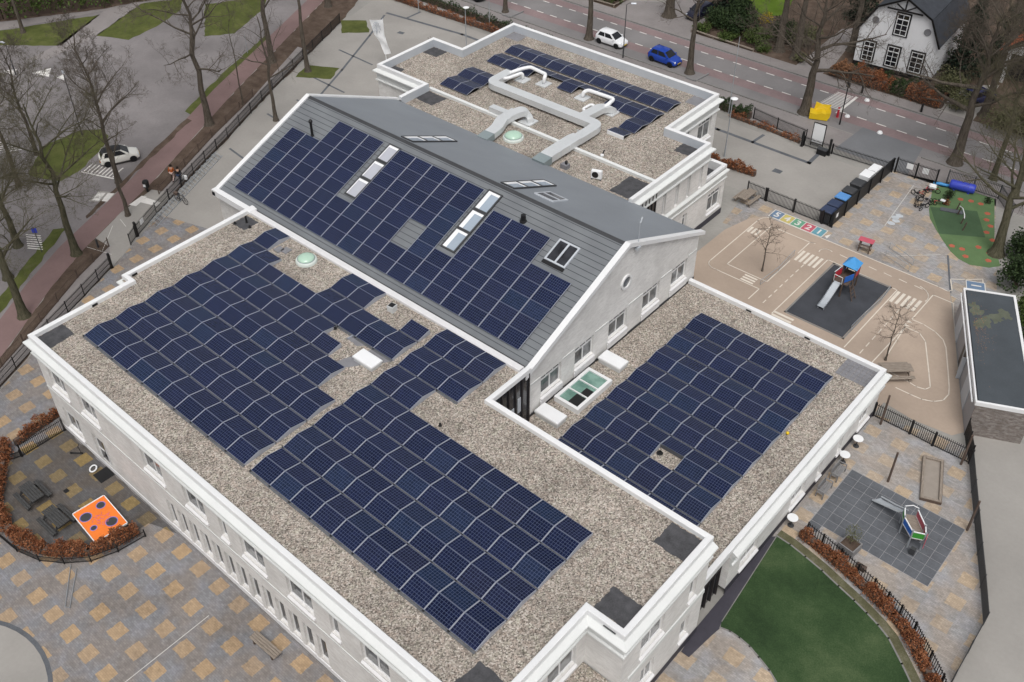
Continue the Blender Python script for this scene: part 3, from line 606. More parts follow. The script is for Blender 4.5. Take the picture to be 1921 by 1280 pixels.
# round window
ow = MB(); n = 32; yc, zc = 28.6, 8.85
for i in range(n):
    a0, a1 = 2 * pi * i / n, 2 * pi * (i + 1) / n
    P = lambda a, r, x: (x, yc + r * cos(a), zc + r * sin(a))
    ow.add([P(a0, .56, 25.9), P(a1, .56, 25.9), P(a1, .56, 26.02), P(a0, .56, 26.02), P(a0, .42, 26.02), P(a1, .42, 26.02), P(a0, .42, 25.91), P(a1, .42, 25.91)], [(0, 1, 2, 3), (3, 2, 5, 4), (4, 5, 7, 6)])
wo = ow.build('round_window', MT['frame'], school)
MB().add([(25.93, yc + .44 * cos(2 * pi * i / n), zc + .44 * sin(2 * pi * i / n)) for i in range(n)], [tuple(range(n))]).build('pane', MT['glass'], wo)
# hall side walls and the gutter
wall((XL, Y1), (-.91, Y1), .25, 7.9, (), 'brick'); wall((XL, Y3), (XL, Y1), .25, 7.9, [(2.5 + 3.1 * i, 4.4 + 3.1 * i, 4.7, 6.7, 'big') for i in range(5)], 'brick')
wall((-4.82, Y3), (XL, Y3), .25, 7.9)
g_ = MB(); g_.prism_x([(18.03, 8.0), (18.03, 8.26), (18.06, 8.29), (18.50, 8.24), (18.53, 8.0)], -.55, 25.75); g_.build('eaves_gutter', MT['plinth'], school)
MB().prism_x([(18.531, 8.0), (18.531, 8.16), (18.66, 8.16), (18.66, 8.0)], -.9, 25.75).build('gutter_lining', MT['dark'], school)
MB().box(XL - .06, -.9, 18.2, 18.64, 7.62, 8.12).build('eaves_coping', MT['coping'], school)
MB().bbox(-1.0, -.35, 17.95, 18.66, 8.1, 8.34, .03).build('gutter_head', MT['coping'], school)
MB().prism_x([(41.2, 7.6), (41.2, 7.86), (41.45, 7.9), (41.45, 7.6)], -4.6, 20.0).build('expansion_kerb', MT['cornice'], school)
# belts between the floors on the front
MB().box(-.0, 38.9, -.035, -.001, 3.92, 4.02).build('string_course', MT['band'], school)

# roof coverings that lie bare of gravel
def patch(pts, z, mat='bitumen'):
    rnd = random.Random(len(bpy.data.objects)); out = []
    for (a, b) in zip(pts, pts[1:] + pts[:1]):
        for k in range(10):
            t = k / 10; j = .05 if 0 < k else .02
            out.append((a[0] + (b[0] - a[0]) * t + rnd.uniform(-j, j), a[1] + (b[1] - a[1]) * t + rnd.uniform(-j, j)))
    return MB().poly(out, z).build('bare_roof_patch', MT[mat], school)
patch([(.34, .36), (1.95, .36), (1.85, 2.2), (.34, 2.2)], 8.086); patch([(38.9, 13.0), (40.75, 13.0), (40.75, 14.7), (38.9, 14.7)], 8.086)
patch([(38.95, 8.0), (40.75, 8.0), (40.75, 9.55), (38.95, 9.55)], 8.086); patch([(36.6, .4), (38.6, .4), (38.6, 2.3), (36.8, 2.3)], 8.086)
patch([(-.5, 16.4), (.9, 16.5), (.9, 17.8), (-.5, 17.8)], 8.086); patch([(14.1, 53.8), (15.9, 53.8), (15.9, 55.3), (14.1, 55.3)], 7.626, 'tileg')
patch([(-6.7, 53.9), (-5.0, 53.9), (-5.0, 55.3), (-6.7, 55.3)], 7.626, 'tileg'); patch([(-10.5, 46.4), (-8.7, 46.4), (-8.7, 47.9), (-10.5, 47.9)], 7.626)
patch([(-10.5, 41.1), (-9.2, 41.1), (-9.2, 42.7), (-10.5, 42.7)], 7.626); patch([(-4.5, 39.4), (-2.4, 39.3), (-2.2, 41.1), (-4.5, 41.1)], 7.626)
patch([(17.9, 46.4), (19.85, 46.4), (19.85, 47.8), (17.9, 47.8)], 7.626); patch([(17.5, 38.3), (19.8, 38.3), (19.8, 41.0), (17.5, 41.0)], 7.626)
patch([(16.6, 11.4), (17.3, 11.3), (19.3, 13.9), (17.6, 13.9)], 8.086, 'tileg'); patch([(15.4, 13.3), (16.6, 13.3), (17.4, 14.4), (15.6, 14.2)], 8.087, 'tileg')
tl = MB()
for i in range(7):
    for j in range(6):
        tl.bbox(38.45 + .32 * i, 38.75 + .32 * i, 35.0 + .32 * j, 35.3 + .32 * j, 3.85, 3.88, .01)
tl.build('roof_tiles', MT['tileg'], school)
# small overflow slots and downpipes
for x, y, r in ((-.5, 8.2, 0), (.36, 4.6, 0), (31.0, 36.78, 1), (35.5, 36.78, 1)):
    MB().box(x - (.02 if r == 0 else .2), x + (.02 if r == 0 else .2), y - (.2 if r == 0 else .02), y + (.2 if r == 0 else .02), 8.12 if r == 0 else 3.92, 8.26 if r == 0 else 4.03).build('overflow_slot', MT['black'], school)
MB().box(39.9, 40.6, 7.46, 7.508, 8.1, 8.16).build('overflow_slot', MT['dark'], school)

# --- skylights set in the pitched roof
def slope_pt(x, s, off=0.0): return (x, Y1 + s * cos(TILT) - off * sin(TILT), ZE + s * sin(TILT) + off * cos(TILT))
def on_slope(mb, x0, x1, s0, s1, o0, o1, m=0):
    v = [slope_pt(x, s, o) for o in (o0, o1) for s, x in ((s0, x0), (s0, x1), (s1, x1), (s1, x0))]
    return mb.add(v, [(3, 2, 1, 0), (4, 5, 6, 7), (0, 1, 5, 4), (1, 2, 6, 5), (2, 3, 7, 6), (3, 0, 4, 7)], m)
def back_pt(x, s, off=0.0): return (x, YR + s * cos(TB) + off * sin(TB), ZR - s * sin(TB) + off * cos(TB))
def on_back(mb, x0, x1, s0, s1, o0, o1, m=0):
    v = [back_pt(x, s, o) for o in (o0, o1) for s, x in ((s0, x0), (s0, x1), (s1, x1), (s1, x0))]
    return mb.add(v, [(3, 2, 1, 0), (4, 5, 6, 7), (0, 1, 5, 4), (1, 2, 6, 5), (2, 3, 7, 6), (3, 0, 4, 7)], m)
def skylight(fn, x0, x1, s0, s1, mat, two=False, edge='dark'):
    f = MB(); e = .09
    fn(f, x0 - e, x0 + .03, s0 - e, s1 + e, 0, .10); fn(f, x1 - .03, x1 + e, s0 - e, s1 + e, 0, .10); fn(f, x0 + .03, x1 - .03, s0 - e, s0 + .03, 0, .10); fn(f, x0 + .03, x1 - .03, s1 - .03, s1 + e, 0, .10)
    if two: xm = (x0 + x1) / 2; fn(f, xm - .07, xm + .07, s0 + .03, s1 - .03, 0, .10)
    o = f.build('skylight', MT[edge], school)
    fn(MB(), x0 + .031, x1 - .031, s0 + .031, s1 - .031, 0, .07).build('pane', MT[mat], o)
    if mat in ('skyl', 'skylb'):
        b = MB(); fn(b, x0 + .031, x1 - .031, s1 - .22, s1 - .031, .07, .085); fn(b, x0 + .031, x0 + (.10 if mat == 'skyl' else .36), s0 + .031, s1 - .221, .07, .085); b.build('blind', MT['white'], o)
for s0, s1 in ((4.62, 6.2), (6.4, 7.98), (8.22, 9.68)): skylight(on_slope, 5.02, 6.05, s0, s1, 'skyl')
for s0, s1 in ((4.5, 6.12), (6.28, 7.9), (8.1, 9.75)): skylight(on_slope, 14.85, 15.95, s0, s1, 'skylb')
skylight(on_slope, 21.9, 23.4, 7.1, 8.7, 'glassd', True, 'upstand'); on_slope(MB(), 21.78, 23.52, 6.74, 6.98, 0, .06).build('flashing', MT['black'], school)
for x0 in (5.1, 15.0):
    for s0, s1 in ((.42, 2.0), (2.15, 3.7), (3.85, 5.4)): skylight(on_back, x0, x0 + 1.1, s0, s1, 'skylb')
skylight(on_back, 17.25, 18.75, 1.5, 3.2, 'glassd', False, 'upstand')
on_back(MB(), 17.3, 18.7, 2.3, 2.38, .07, .12).build('glazing_bar', MT['upstand'], school)
# flue pipes through the roof
def flue(x, s, h, r, cap):
    p = Vector(slope_pt(x, s)); m = MB(); m.lathe([(r * 1.5, -.05), (r * 1.5, .06), (r, .09), (r, h)], p, 14)
    if cap: m.lathe([(r, h), (r * 1.6, h + .03), (r * 1.6, h + .16), (r, h + .22), (r * .4, h + .30), (0.001, h + .31)], p, 14)
    m.build('flue_pipe', MT['black'], school, smooth=False)
flue(-1.7, 7.55, 1.15, .10, True); flue(18.65, 8.8, .5, .17, False)
# --- roof lights on the flat roofs: domes, hatches, flat glass
def dome(x, y, z, r):
    m = MB(); m.lathe([(r + .16, 0), (r + .14, .16), (r + .10, .22), (r - .03, .24)], (x, y, z), 36); o = m.build('dome_skylight', MT['opalrim'], school, smooth=False)
    d = MB(); d.lathe([(r, .241)] + [(r * cos(a), .25 + r * .42 * sin(a)) for a in [pi / 2 * k / 8 for k in range(1, 8)]] + [(.001, .25 + r * .42)], (x, y, z), 36); d.build('dome', MT['opal'], o, smooth=True)
    d = MB(); d.lathe([(r + .02, .225), (r + .04, .26), (r + .0, .275), (r - .03, .26)], (x, y, z), 36); d.build('clamp_ring', MT['ductg'], o)
dome(7.25, 17.0, 8.08, .60); dome(6.75, 39.6, 7.62, .72)
def hatch(x0, x1, y0, y1, z, h):
    m = MB(); m.box(x0 + .05, x1 - .05, y0 + .05, y1 - .05, z, z + h * .6); o = m.build('roof_hatch', MT['duct'], school)
    MB().bbox(x0, x1, y0, y1, z + h * .601, z + h, .05).build('lid', MT['white'], o)
hatch(17.3, 19.0, 12.2, 13.15, 8.08, .42); hatch(26.1, 27.95, 19.1, 20.1, 3.85, .5); hatch(26.1, 27.9, 25.7, 26.7, 3.85, .5)
gl = MB(); gl.box(26.2, 26.42, 20.95, 24.6, 3.85, 4.25); gl.box(27.9, 28.12, 20.95, 24.6, 3.85, 4.25); gl.box(26.42, 27.9, 20.95, 21.17, 3.85, 4.25); gl.box(26.42, 27.9, 24.38, 24.6, 3.85, 4.25)
for y in (22.24, 23.31): gl.box(26.42, 27.9, y - .04, y + .04, 4.12, 4.24)
o = gl.build('flat_skylight', MT['coping'], school); MB().box(26.42, 27.9, 21.17, 24.38, 3.95, 4.15).build('pane', MT['grnglass'], o)
bd = MB(); bd.box(27.1, 27.89, 21.18, 22.18, 4.15, 4.158); bd.box(27.25, 27.89, 22.3, 23.0, 4.15, 4.158); bd.build('blind', MT['black'], o)
# lightning rod on the gable peak
rod = MB(); rod.tube([(26.1, 29.4, 11.3), (26.1, 29.4, 13.6)], .02, 6); rod.bbox(26.0, 26.25, 29.2, 29.55, 11.15, 11.4, .04); rod.tube([(26.1, 29.4, 13.2), (26.1, 29.6, 13.55)], .07, 8); rod.build('weather_mast', MT['steel'], school)
# ------------------------------------------------------------------ solar panels
PW, PD = 1.64, 1.085
ORD = 'first second third fourth fifth sixth seventh eighth ninth tenth eleventh twelfth thirteenth fourteenth fifteenth sixteenth seventeenth eighteenth'.split()
def set_uv(o, f):
    me = o.data; uv = me.uv_layers.new(name='uv')
    for lp in me.loops: uv.data[lp.index].uv = f(me.vertices[lp.vertex_index].co)
def panel_frame(mb, M=Matrix(), m=0):
    e, d = .024, .010
    for x0, x1, y0, y1, q in ((e, PW - e, 0, d, 1), (e, PW - e, PD - d, PD, 1), (0, e, 0, PD, 0), (PW - e, PW, 0, PD, 0)):
        b = MB().box(x0, x1, y0, y1, -.012, .032)
        mb.add([M @ Vector(v) for v in b.v], b.f, m + q)
proto = MB().box(.01, PW - .01, .01, PD - .01, -.008, .028).build('solar_panel', MT['cells'])
set_uv(proto, lambda c: (c.x, c.y))
fb = MB(); panel_frame(fb); proto_frame = fb.build('frame', [MT['alu'], MT['aluf']])
def small(name, mb, mat):
    o = mb.build(name, mat); me = o.data; bpy.data.objects.remove(o); return me
FOOT = small('foot', MB().box(-.09, .04, -.10, .06, -.115, -.02), MT['black'])
def plate_mesh(x, t, h):
    d = .012
    pts = [(0.02, -.02), (PD, -.02), (PD - h * sin(t), -h * cos(t) - .02), (.02 - .07 * sin(t), -.07 * cos(t) - .02)]
    return small('side_plate', MB().prism_x(pts, x - d / 2, x + d / 2), MT['alu'])
T_ = R(11.5)
RAIL_SHADE = small('rail_and_shade', MB().box(-.01, PW + .02, -.15, -.01, -.075, -.045), MT['rail'])  # strip in each row gap: rail plus painted shade of the gravel
PLF = plate_mesh(PW + .012, T_, .28); PLB = plate_mesh(-.012, T_, .28)
BACKP = small('back_plate', MB().add([(0, PD + .005, .02), (PW, PD + .005, .02), (PW, PD - .26 * sin(T_) + .02, -.26), (0, PD - .26 * sin(T_) + .02, -.26)], [(0, 1, 2, 3), (3, 2, 1, 0)]), MT['alu'])
first = [True]
def panel(loc, rot, label, group, name='solar_panel', extra=()):
    if first[0]: o, fr_ = proto, proto_frame; first[0] = False
    else:
        o = proto.copy(); C.objects.link(o); fr_ = proto_frame.copy(); C.objects.link(fr_)
    o.name = name; fr_.parent = o
    o.location = loc; o.rotation_euler = rot
    tag(o, label, 'solar panel', group)
    for nm, me in extra:
        c = bpy.data.objects.new(nm, me); C.objects.link(c); c.parent = o
    return o
def tents(x0, px, y0, py, z, rows, lab, group):
    """rows: {row: (set of front panels, set of rear panels)}"""
    rise = PD * sin(T_); run = PD * cos(T_)
    for r, (F, B) in rows.items():
        F = sorted(F); B = sorted(B)
        for c in F:
            x = x0 + px * c; y = y0 + py * r
            ex = [('foot', FOOT), ('rail_and_shade', RAIL_SHADE)] + ([('side_plate', PLF)] if c + 1 not in F else []) + ([('back_plate', BACKP)] if c not in B else [])
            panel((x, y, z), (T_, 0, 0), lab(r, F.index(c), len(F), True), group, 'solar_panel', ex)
        for c in B:
            x = x0 + px * c + PW; y = y0 + py * r + 2 * run + .012
            ex = ([('side_plate', PLB)] if c + 1 not in B else []) + ([('back_plate', BACKP)] if c not in F else [])
            panel((x, y, z), (T_, 0, pi), lab(r, B.index(c), len(B), False), group, 'solar_panel', ex)
rg = lambda a, b: set(range(a, b))
ZP = 8.17
tents(2.57, 1.662, 2.49, 2.256, ZP, {0: (rg(0, 10), rg(0, 10)), 1: (rg(0, 10), rg(0, 10)), 2: (rg(0, 10), rg(0, 10)), 3: (rg(0, 9), rg(0, 9)), 4: (rg(0, 8), rg(0, 7)),
      5: (rg(0, 10), {0, 1, 5, 6, 7, 8, 9}), 6: ({0, 5, 6, 9}, {0, 5, 6})},
      lambda r, i, n, f: 'solar panel %s from cycle path in %s front roof row, tilted toward %s' % (ORD[i], ORD[r], 'front wall' if f else 'the hall'), 'solar panels on the front gravel roof')
tents(19.75, 1.662, 2.50, 2.243, ZP, {0: (rg(0, 10), rg(0, 10)), 1: (rg(0, 10), rg(0, 10)), 2: (rg(0, 10), rg(0, 10)), 3: (rg(0, 10), rg(0, 10)), 4: (rg(0, 2), rg(0, 2)), 5: (rg(0, 3), rg(0, 3)), 6: (rg(0, 3), rg(0, 3))},
      lambda r, i, n, f: 'solar panel %s from lawn end in %s front roof row, tilted toward %s' % (ORD[n - 1 - i], ORD[r], 'front wall' if f else 'the hall'), 'solar panels on the front gravel roof')
tents(28.62, 1.668, 18.72, 2.262, 3.96, {-1: (set(), rg(0, 6)), 0: (rg(0, 6), rg(0, 6)), 1: ({0, 1, 2, 4, 5}, rg(0, 6)), **{r: (rg(0, 6), rg(0, 6)) for r in range(2, 7)}},
      lambda r, i, n, f: 'solar panel %s from brick gable in %s low wing row, tilted toward %s' % (ORD[i], ORD[r + 1], 'front block' if f else 'playground'), 'solar panels on the low wing roof')
# flush panels on the hall roof
cols = {0: rg(0, 6), 1: rg(0, 6), 2: rg(0, 8), 3: rg(0, 8), 4: rg(0, 8), 5: rg(0, 3), 6: rg(0, 8), 7: rg(0, 8), 8: rg(0, 8), 9: rg(0, 8) - {2, 3}, 10: rg(0, 8), 11: rg(0, 3), 12: rg(0, 7), 13: rg(0, 7), 14: rg(0, 7), 15: rg(0, 5), 16: rg(0, 5)}
for c, rows in cols.items():
    for r in sorted(rows):
        i = sorted(k for k in cols if r in cols[k]).index(c)
        panel(slope_pt(-3.885 + 1.679 * c, .74 + 1.112 * r, .11), (TILT, 0, 0), 'flush solar panel %s from cycle path gable in %s row above gutter on hall roof' % (ORD[i], ORD[r]),
              'solar panels on the pitched hall roof', 'flush_solar_panel')
# the panels on the rear roof: past three hundred of the tilted kind, so one object
bm_ = MB(); uvs = []
def far_panel(x, y, z, back=False):
    M = Matrix.Translation((x, y, z)) @ Matrix.Rotation(pi if back else 0, 4, 'Z') @ Matrix.Rotation(T_, 4, 'X')
    b = MB().box(.01, PW - .01, .01, PD - .01, -.008, .028); bm_.add([M @ Vector(v) for v in b.v], b.f, 0); uvs.extend([(v[0], v[1]) for v in b.v])
    n0 = len(bm_.v); panel_frame(bm_, M, 1); uvs.extend([(0, 0)] * (len(bm_.v) - n0))
    tri = [(PW if not back else 0, .02, -.03), (PW if not back else 0, PD, -.03), (PW if not back else 0, PD - .28 * sin(T_), -.28)]
    bm_.add([M @ Vector(v) for v in tri], [(0, 1, 2), (2, 1, 0)], 1); uvs.extend([(0, 0)] * 3)
run = PD * cos(T_) * 2 + .012
for y0, F, B in ((51.18, rg(0, 11), rg(0, 11)), (48.66, {0, 1, 2, 5, 8, 9, 10}, rg(0, 11)), (46.42, {10}, {10})):
    for c in F: far_panel(-4.33 + 1.675 * c, y0, 7.74)
    for c in B: far_panel(-4.33 + 1.675 * c + PW, y0 + run, 7.74, True)
far_panel(12.2 + PW, 46.25, 7.74, True)
for y0 in (44.78, 42.52):
    for c in (0, 1): far_panel(-4.5 + 1.675 * c, y0, 7.74); far_panel(-4.5 + 1.675 * c + PW, y0 + run, 7.74, True)
fo = bm_.build('solar_panel_array', [MT['cells'], MT['alu'], MT['aluf']]); uvl = fo.data.uv_layers.new(name='uv')
for lp in fo.data.loops: uvl.data[lp.index].uv = uvs[lp.vertex_index]
tag(fo, 'solar panels in long low rows behind the silver ducts on the rear gravel roof', 'solar panels', None, 'stuff')
# the open white end of the last row
tag(MB().box(12.2, 13.85, 45.12, 45.2, 7.63, 7.95).build('wind_plate', MT['white']), 'white sheet metal strip closing the end of the rear solar row', 'metal sheet')

# ------------------------------------------------------------------ ducts on the rear roof
def arc_path(pts, rad=.6, n=5):
    out = [Vector(pts[0])]
    for a, b, c in zip(pts, pts[1:], pts[2:]):
        a, b, c = Vector(a), Vector(b), Vector(c); r = min(rad, (b - a).length * .49, (c - b).length * .49)
        p, q = b + (a - b).normalized() * r, b + (c - b).normalized() * r
        for k in range(n + 1):
            t = k / n; out.append(p * (1 - t) ** 2 + b * 2 * t * (1 - t) + q * t * t)
    return out + [Vector(pts[-1])]
def sweep(mb, pts, w, h, side=None, m=0):
    """rectangular section w wide (along side, default level) and h high along pts"""
    n = len(pts); vs = []
    for i, p in enumerate(pts):
        d = (pts[min(i + 1, n - 1)] - pts[max(i - 1, 0)]).normalized()
        s = Vector(side).normalized() if side else Vector((d.y, -d.x, 0)).normalized()
        k = 1.0
        if 0 < i < n - 1 and not side:
            d0 = (pts[i] - pts[i - 1]).normalized(); k = 1 / max(.7, d0.dot(d))
        u = s.cross(d).normalized(); w_ = w[i] if isinstance(w, list) else w
        vs += [p - s * w_ / 2 * k - u * h / 2, p + s * w_ / 2 * k - u * h / 2, p + s * w_ / 2 * k + u * h / 2, p - s * w_ / 2 * k + u * h / 2]
    fs = [(i * 4 + k, i * 4 + (k + 1) % 4, (i + 1) * 4 + (k + 1) % 4, (i + 1) * 4 + k) for i in range(n - 1) for k in range(4)] + [(3, 2, 1, 0), tuple(range(4 * n - 4, 4 * n))]
    return mb.add(vs, fs, m)
def pad(parent, x, y, r=.55): return MB().bbox(x - r, x + r, y - r, y + r, 7.62, 7.74, .03).build('roof_curb', MT['duct'], parent)
D = thing('ventilation_duct', 'large U shaped silver ventilation duct with round white pipes on the rear gravel roof', 'air duct', (0, 0, 0))
zc_ = 8.14
m = MB(); sweep(m, arc_path([(-.5, 47.6, zc_), (-.5, 44.93, zc_), (11.45, 44.93, zc_), (11.45, 42.05, zc_)], .75), .92, .54); m.build('duct_run', MT['duct'], D)
m = MB(); sweep(m, [Vector((11.35, 42.3, zc_)), Vector((11.3, 41.7, zc_ + .02)), Vector((11.3, 38.6, zc_ + .02)), Vector((11.3, 38.3, zc_ - .02))], [1.0, 1.16, 1.16, 1.1], .58); m.build('duct_run', MT['duct'], D)
m = MB(); sweep(m, [Vector((11.3, 38.28, zc_ - .03)), Vector((11.3, 37.3, zc_ - .12))], 1.22, .62); m.build('collar', MT['ductg'], D)
m = MB(); sweep(m, arc_path([(9.55, 45.3, 8.1), (9.75, 47.6, 8.1), (10.3, 48.15, 8.05), (10.36, 48.2, 7.7)], .35), .95, .5, side=(1, -.1, 0)); m.build('duct_branch', MT['duct'], D)
sm = MB()
for x0 in [x * .99 + .6 for x in range(0, 11)]: sm.box(x0, x0 + .02, 44.46, 45.40, 7.86, 8.418)
for y in (46.0, 47.0): sm.box(-.97, -.03, y, y + .02, 7.86, 8.418)
for y in (39.4, 40.5, 43.0): sm.box(10.71, 11.92, y, y + .02, 7.86, 8.462 if y < 42 else 8.42)
sm.build('seam_flange', MT['duct'], D)
for x, y in [(.5, 44.6), (.5, 45.2), (4.5, 44.6), (4.5, 45.2), (8.5, 44.6), (8.5, 45.2), (11.0, 43.2), (11.8, 43.2), (-.9, 46.6), (-.1, 46.6), (10.8, 40.2), (11.8, 40.2)]: MB().box(x - .03, x + .03, y - .03, y + .03, 7.62, 7.9).build('support_leg', MT['dark'], D)
def pipe_run(pts, r=.15):
    q = arc_path(pts, .3, 5); o = MB().tube(q, r, 12).build('round_pipe', MT['white'], D, smooth=True)
    return o
pipe_run([(-.25, 47.2, 8.35), (.1, 48.4, 8.42), (.5, 49.25, 8.42), (2.5, 49.0, 8.42), (2.65, 48.65, 8.3), (2.6, 48.6, 7.7)], .17)
pipe_run([(-.15, 46.2, 8.25), (.25, 46.5, 8.30), (.55, 47.85, 8.34), (.62, 48.0, 8.2), (.62, 48.0, 7.7)], .16)
pipe_run([(10.0, 47.7, 8.2), (9.9, 49.2, 8.36), (7.2, 49.1, 8.36), (6.9, 48.8, 8.2), (6.88, 48.72, 7.7)], .17)
pipe_run([(9.3, 46.3, 8.1), (8.7, 46.3, 8.16), (8.75, 47.4, 8.18), (9.0, 47.6, 8.1), (9.0, 47.6, 7.7)], .13)
pad(D, .62, 48.0); pad(D, 2.6, 48.6); pad(D, 6.88, 48.72); pad(D, 10.36, 48.15)
D2 = thing('ventilation_duct', 'smaller bent silver duct with a swan neck crossing the thin white roof kerb', 'air duct', (0, 0, 0))
m = MB(); sweep(m, [Vector((2.5, 41.65, 8.1)), Vector((4.4, 41.65, 8.1))], .62, .5); m.build('duct_branch', MT['duct'], D2)
m = MB(); sweep(m, arc_path([(4.75, 42.3, 8.2), (4.8, 40.35, 8.2), (5.25, 39.3, 8.1), (5.4, 38.2, 8.08)], .4), 1.0, .5); m.build('duct_run', MT['duct'], D2)
m = MB(); sweep(m, arc_path([(4.78, 41.0, 8.2), (5.0, 42.0, 8.32), (5.35, 42.55, 8.42), (5.85, 42.6, 8.3), (5.95, 42.5, 7.66)], .45), .95, .5, side=(.85, -.5, 0)); m.build('swan_neck', MT['duct'], D2)
m = MB(); sweep(m, [Vector((5.4, 38.19, 8.08)), Vector((5.45, 37.2, 7.98))], 1.06, .56); m.build('collar', MT['ductg'], D2)
pad(D2, 5.95, 42.45, .62)
for x, y in ((3.0, 41.5), (3.0, 41.8), (4.5, 39.9), (5.2, 39.9)): MB().box(x - .03, x + .03, y - .03, y + .03, 7.62, 7.95).build('support_leg', MT['dark'], D2)
# small equipment on the roofs
A = thing('air_conditioner', 'small white outdoor air conditioning unit on the strip beside the hall roof', 'air conditioner', (15.75, 39.0, 7.62), R(20))
MB().bbox(-.42, .42, -.16, .16, .1, .78, .03).build('casing', MT['white'], A)
m = MB(); m.lathe([(.26, 0), (.26, .02), (.03, .03)], (0, 0, 0), 20); o = m.build('fan', MT['black'], A, loc=(-.08, -.165, .44), rot=(pi / 2, 0, 0))
m = MB(); m.box(-.4, -.3, -.22, .22, 0, .1); m.box(.3, .4, -.22, .22, 0, .1); m.build('foot_rail', MT['dark'], A)
A = thing('roof_vent', 'square grey roof vent with open black top near the gutter', 'roof vent', (15.68, 17.15, 8.08), R(8))
m = MB(); m.bbox(-.24, .24, -.24, .24, 0, .46, .02); m.build('casing', MT['duct'], A); MB().box(-.19, .19, -.19, .19, .461, .48).build('grille', MT['black'], A)
A = thing('roof_vent', 'grey cable box with a dark cap beside the big duct outlet', 'roof vent', (12.9, 38.7, 7.62), R(0))
MB().bbox(-.3, .3, -.25, .25, 0, .4, .03).build('casing', MT['tileg'], A); MB().lathe([(.1, .4), (.12, .62), (.05, .7)], (0.1, 0, 0), 10).build('cap', MT['black'], A)
A = thing('roof_camera', 'small white globe with a black head standing alone on rear gravel', 'camera', (14.1, 41.9, 7.62))
MB().lathe([(.03, 0), (.13, .04), (.16, .14), (.12, .24), (.02, .28)], (0, 0, 0), 14).build('globe', MT['white'], A, smooth=True); MB().tube([(0, .1, .25), (.05, .25, .55)], .06, 8).build('head', MT['black'], A)
bl_ = MB().lathe([(.001, -.11), (.06, -.093), (.095, -.055), (.11, 0), (.095, .055), (.06, .093), (.001, .11)], (0, 0, 0), 16).build('ball', MT['yellow'], loc=(38.85, 28.05, 3.97), smooth=True)
tag(bl_, 'yellow ball lying on the gravel at the end of a panel row', 'ball')
def vent_pipe(x, y, z, h, r, label):
    m = MB(); m.lathe([(r * 1.6, 0), (r * 1.5, .03), (r, .05), (r, h), (r * .8, h), (r * .8, h - .08), (.001, h - .08)], (0, 0, 0), 12)
    tag(m.build('vent_pipe', MT['black'], loc=(x, y, z)), label, 'vent pipe')
vent_pipe(.25, 17.2, 8.08, .55, .07, 'upright black vent pipe on bare roofing by the hall corner')
vent_pipe(.95, 16.95, 8.08, .16, .08, 'short black vent stub nearest the hall gutter head'); vent_pipe(-.3, 16.55, 8.08, .16, .08, 'short black vent stub beside the white parapet')
vent_pipe(17.25, 10.6, 8.08, .10, .13, 'round black roof drain in the gravel below the white hatch'); vent_pipe(14.2, 13.5, 8.08, .2, .09, 'black vent stub in the gap left of the white hatch')
vent_pipe(25.2, 11.75, 8.08, .2, .07, 'black vent stub alone on open gravel near the stair glazing'); vent_pipe(33.85, 21.65, 3.85, .12, .13, 'round black drain inside the gap left by a missing panel')
def ballast(x, y, label, rz=0.1):
    m = MB(); m.bbox(-.3, .3, -.3, .3, 0, .07, .015); tag(m.build('ballast_slab', MT['tileg'], loc=(x, y, 8.08), rot=(0, 0, rz)), label, 'paving slab')
ballast(4.55, 15.0, 'grey ballast slab at the near corner of the lone panel pair'); ballast(5.05, 15.35, 'grey ballast slab between two others beside the lone panel pair', .3)
ballast(4.75, 16.6, 'grey ballast slab at the far corner of the lone panel pair', -.1); ballast(5.2, 16.85, 'grey ballast slab nearest the green dome beside panels', .05)
MB_ = MB().prism_x([(13.35, 8.08), (13.35, 8.16), (14.25, 8.16), (14.25, 8.08)], 15.55, 15.62)
tag(MB_.build('cable_tray', MT['alu']), 'pale metal cable tray leading to the white roof hatch', 'cable tray')
# ------------------------------------------------------------------ ground surfaces
BL = [(-46.5, 64.5), (-44, 59.1), (-38.6, 48), (-33.3, 37), (-27.8, 27), (-24.4, 21), (-22, 16), (-19.7, 11), (-17.0, 6.4), (-13.3, 1.2), (-9, -5), (-2, -15)]
BR = [(-44.6, 65), (-42.2, 60.1), (-36.7, 49.2), (-31.3, 38.4), (-25.7, 28.2), (-22.4, 22), (-20.0, 16.8), (-17.7, 12), (-15.1, 7.6), (-11.4, 2.4), (-7, -4), (0, -14)]
FL = [(-40.5, 66), (-35.5, 57), (-28.2, 40.9), (-23.5, 31.5), (-20.5, 25.3), (-17.5, 19.2), (-15.6, 15.8), (-13.5, 12.1), (-11.9, 8.7), (-9.0, 2.6), (-7.0, -1.1), (-1, -12)]   # main black fence
sheet('street_road', [(-140, -60), (-2, -15)] + list(reversed(BL)) + [(-52, 76), (-140, 130)], 'roadl', 1)
sheet('bike_path', BL + list(reversed(BR)), 'bikered', 3)
sheet('verge_soil', BR + list(reversed(FL)), 'soil', 2)
LF = [(-34.4, 49.5), (-28.6, 38.6), (-24.9, 30.6), (-22.3, 25.6), (-20.1, 21.2), (-18.0, 16.9), (-16.4, 13.7), (-14.5, 9.6), (-12.9, 6.9), (-10.4, 2.6), (-7.8, -2.2)]
sheet('path', LF + [(-7.1, -1.4), (-9.1, 2.5), (-12.0, 8.6), (-13.7, 12.0), (-15.8, 15.7), (-17.8, 19.1), (-20.8, 25.2), (-23.8, 31.4), (-28.5, 40.8), (-32.6, 49.7)], 'sidewalk', 4)
sheet('entrance_path', [(-21.3, 21.2), (-20.1, 17.1), (-18.4, 13.6), (-16.4, 13.7), (-13.6, 12.3), (-15.6, 15.9), (-17.5, 19.2), (-19.2, 22.2)], 'conc', 5)
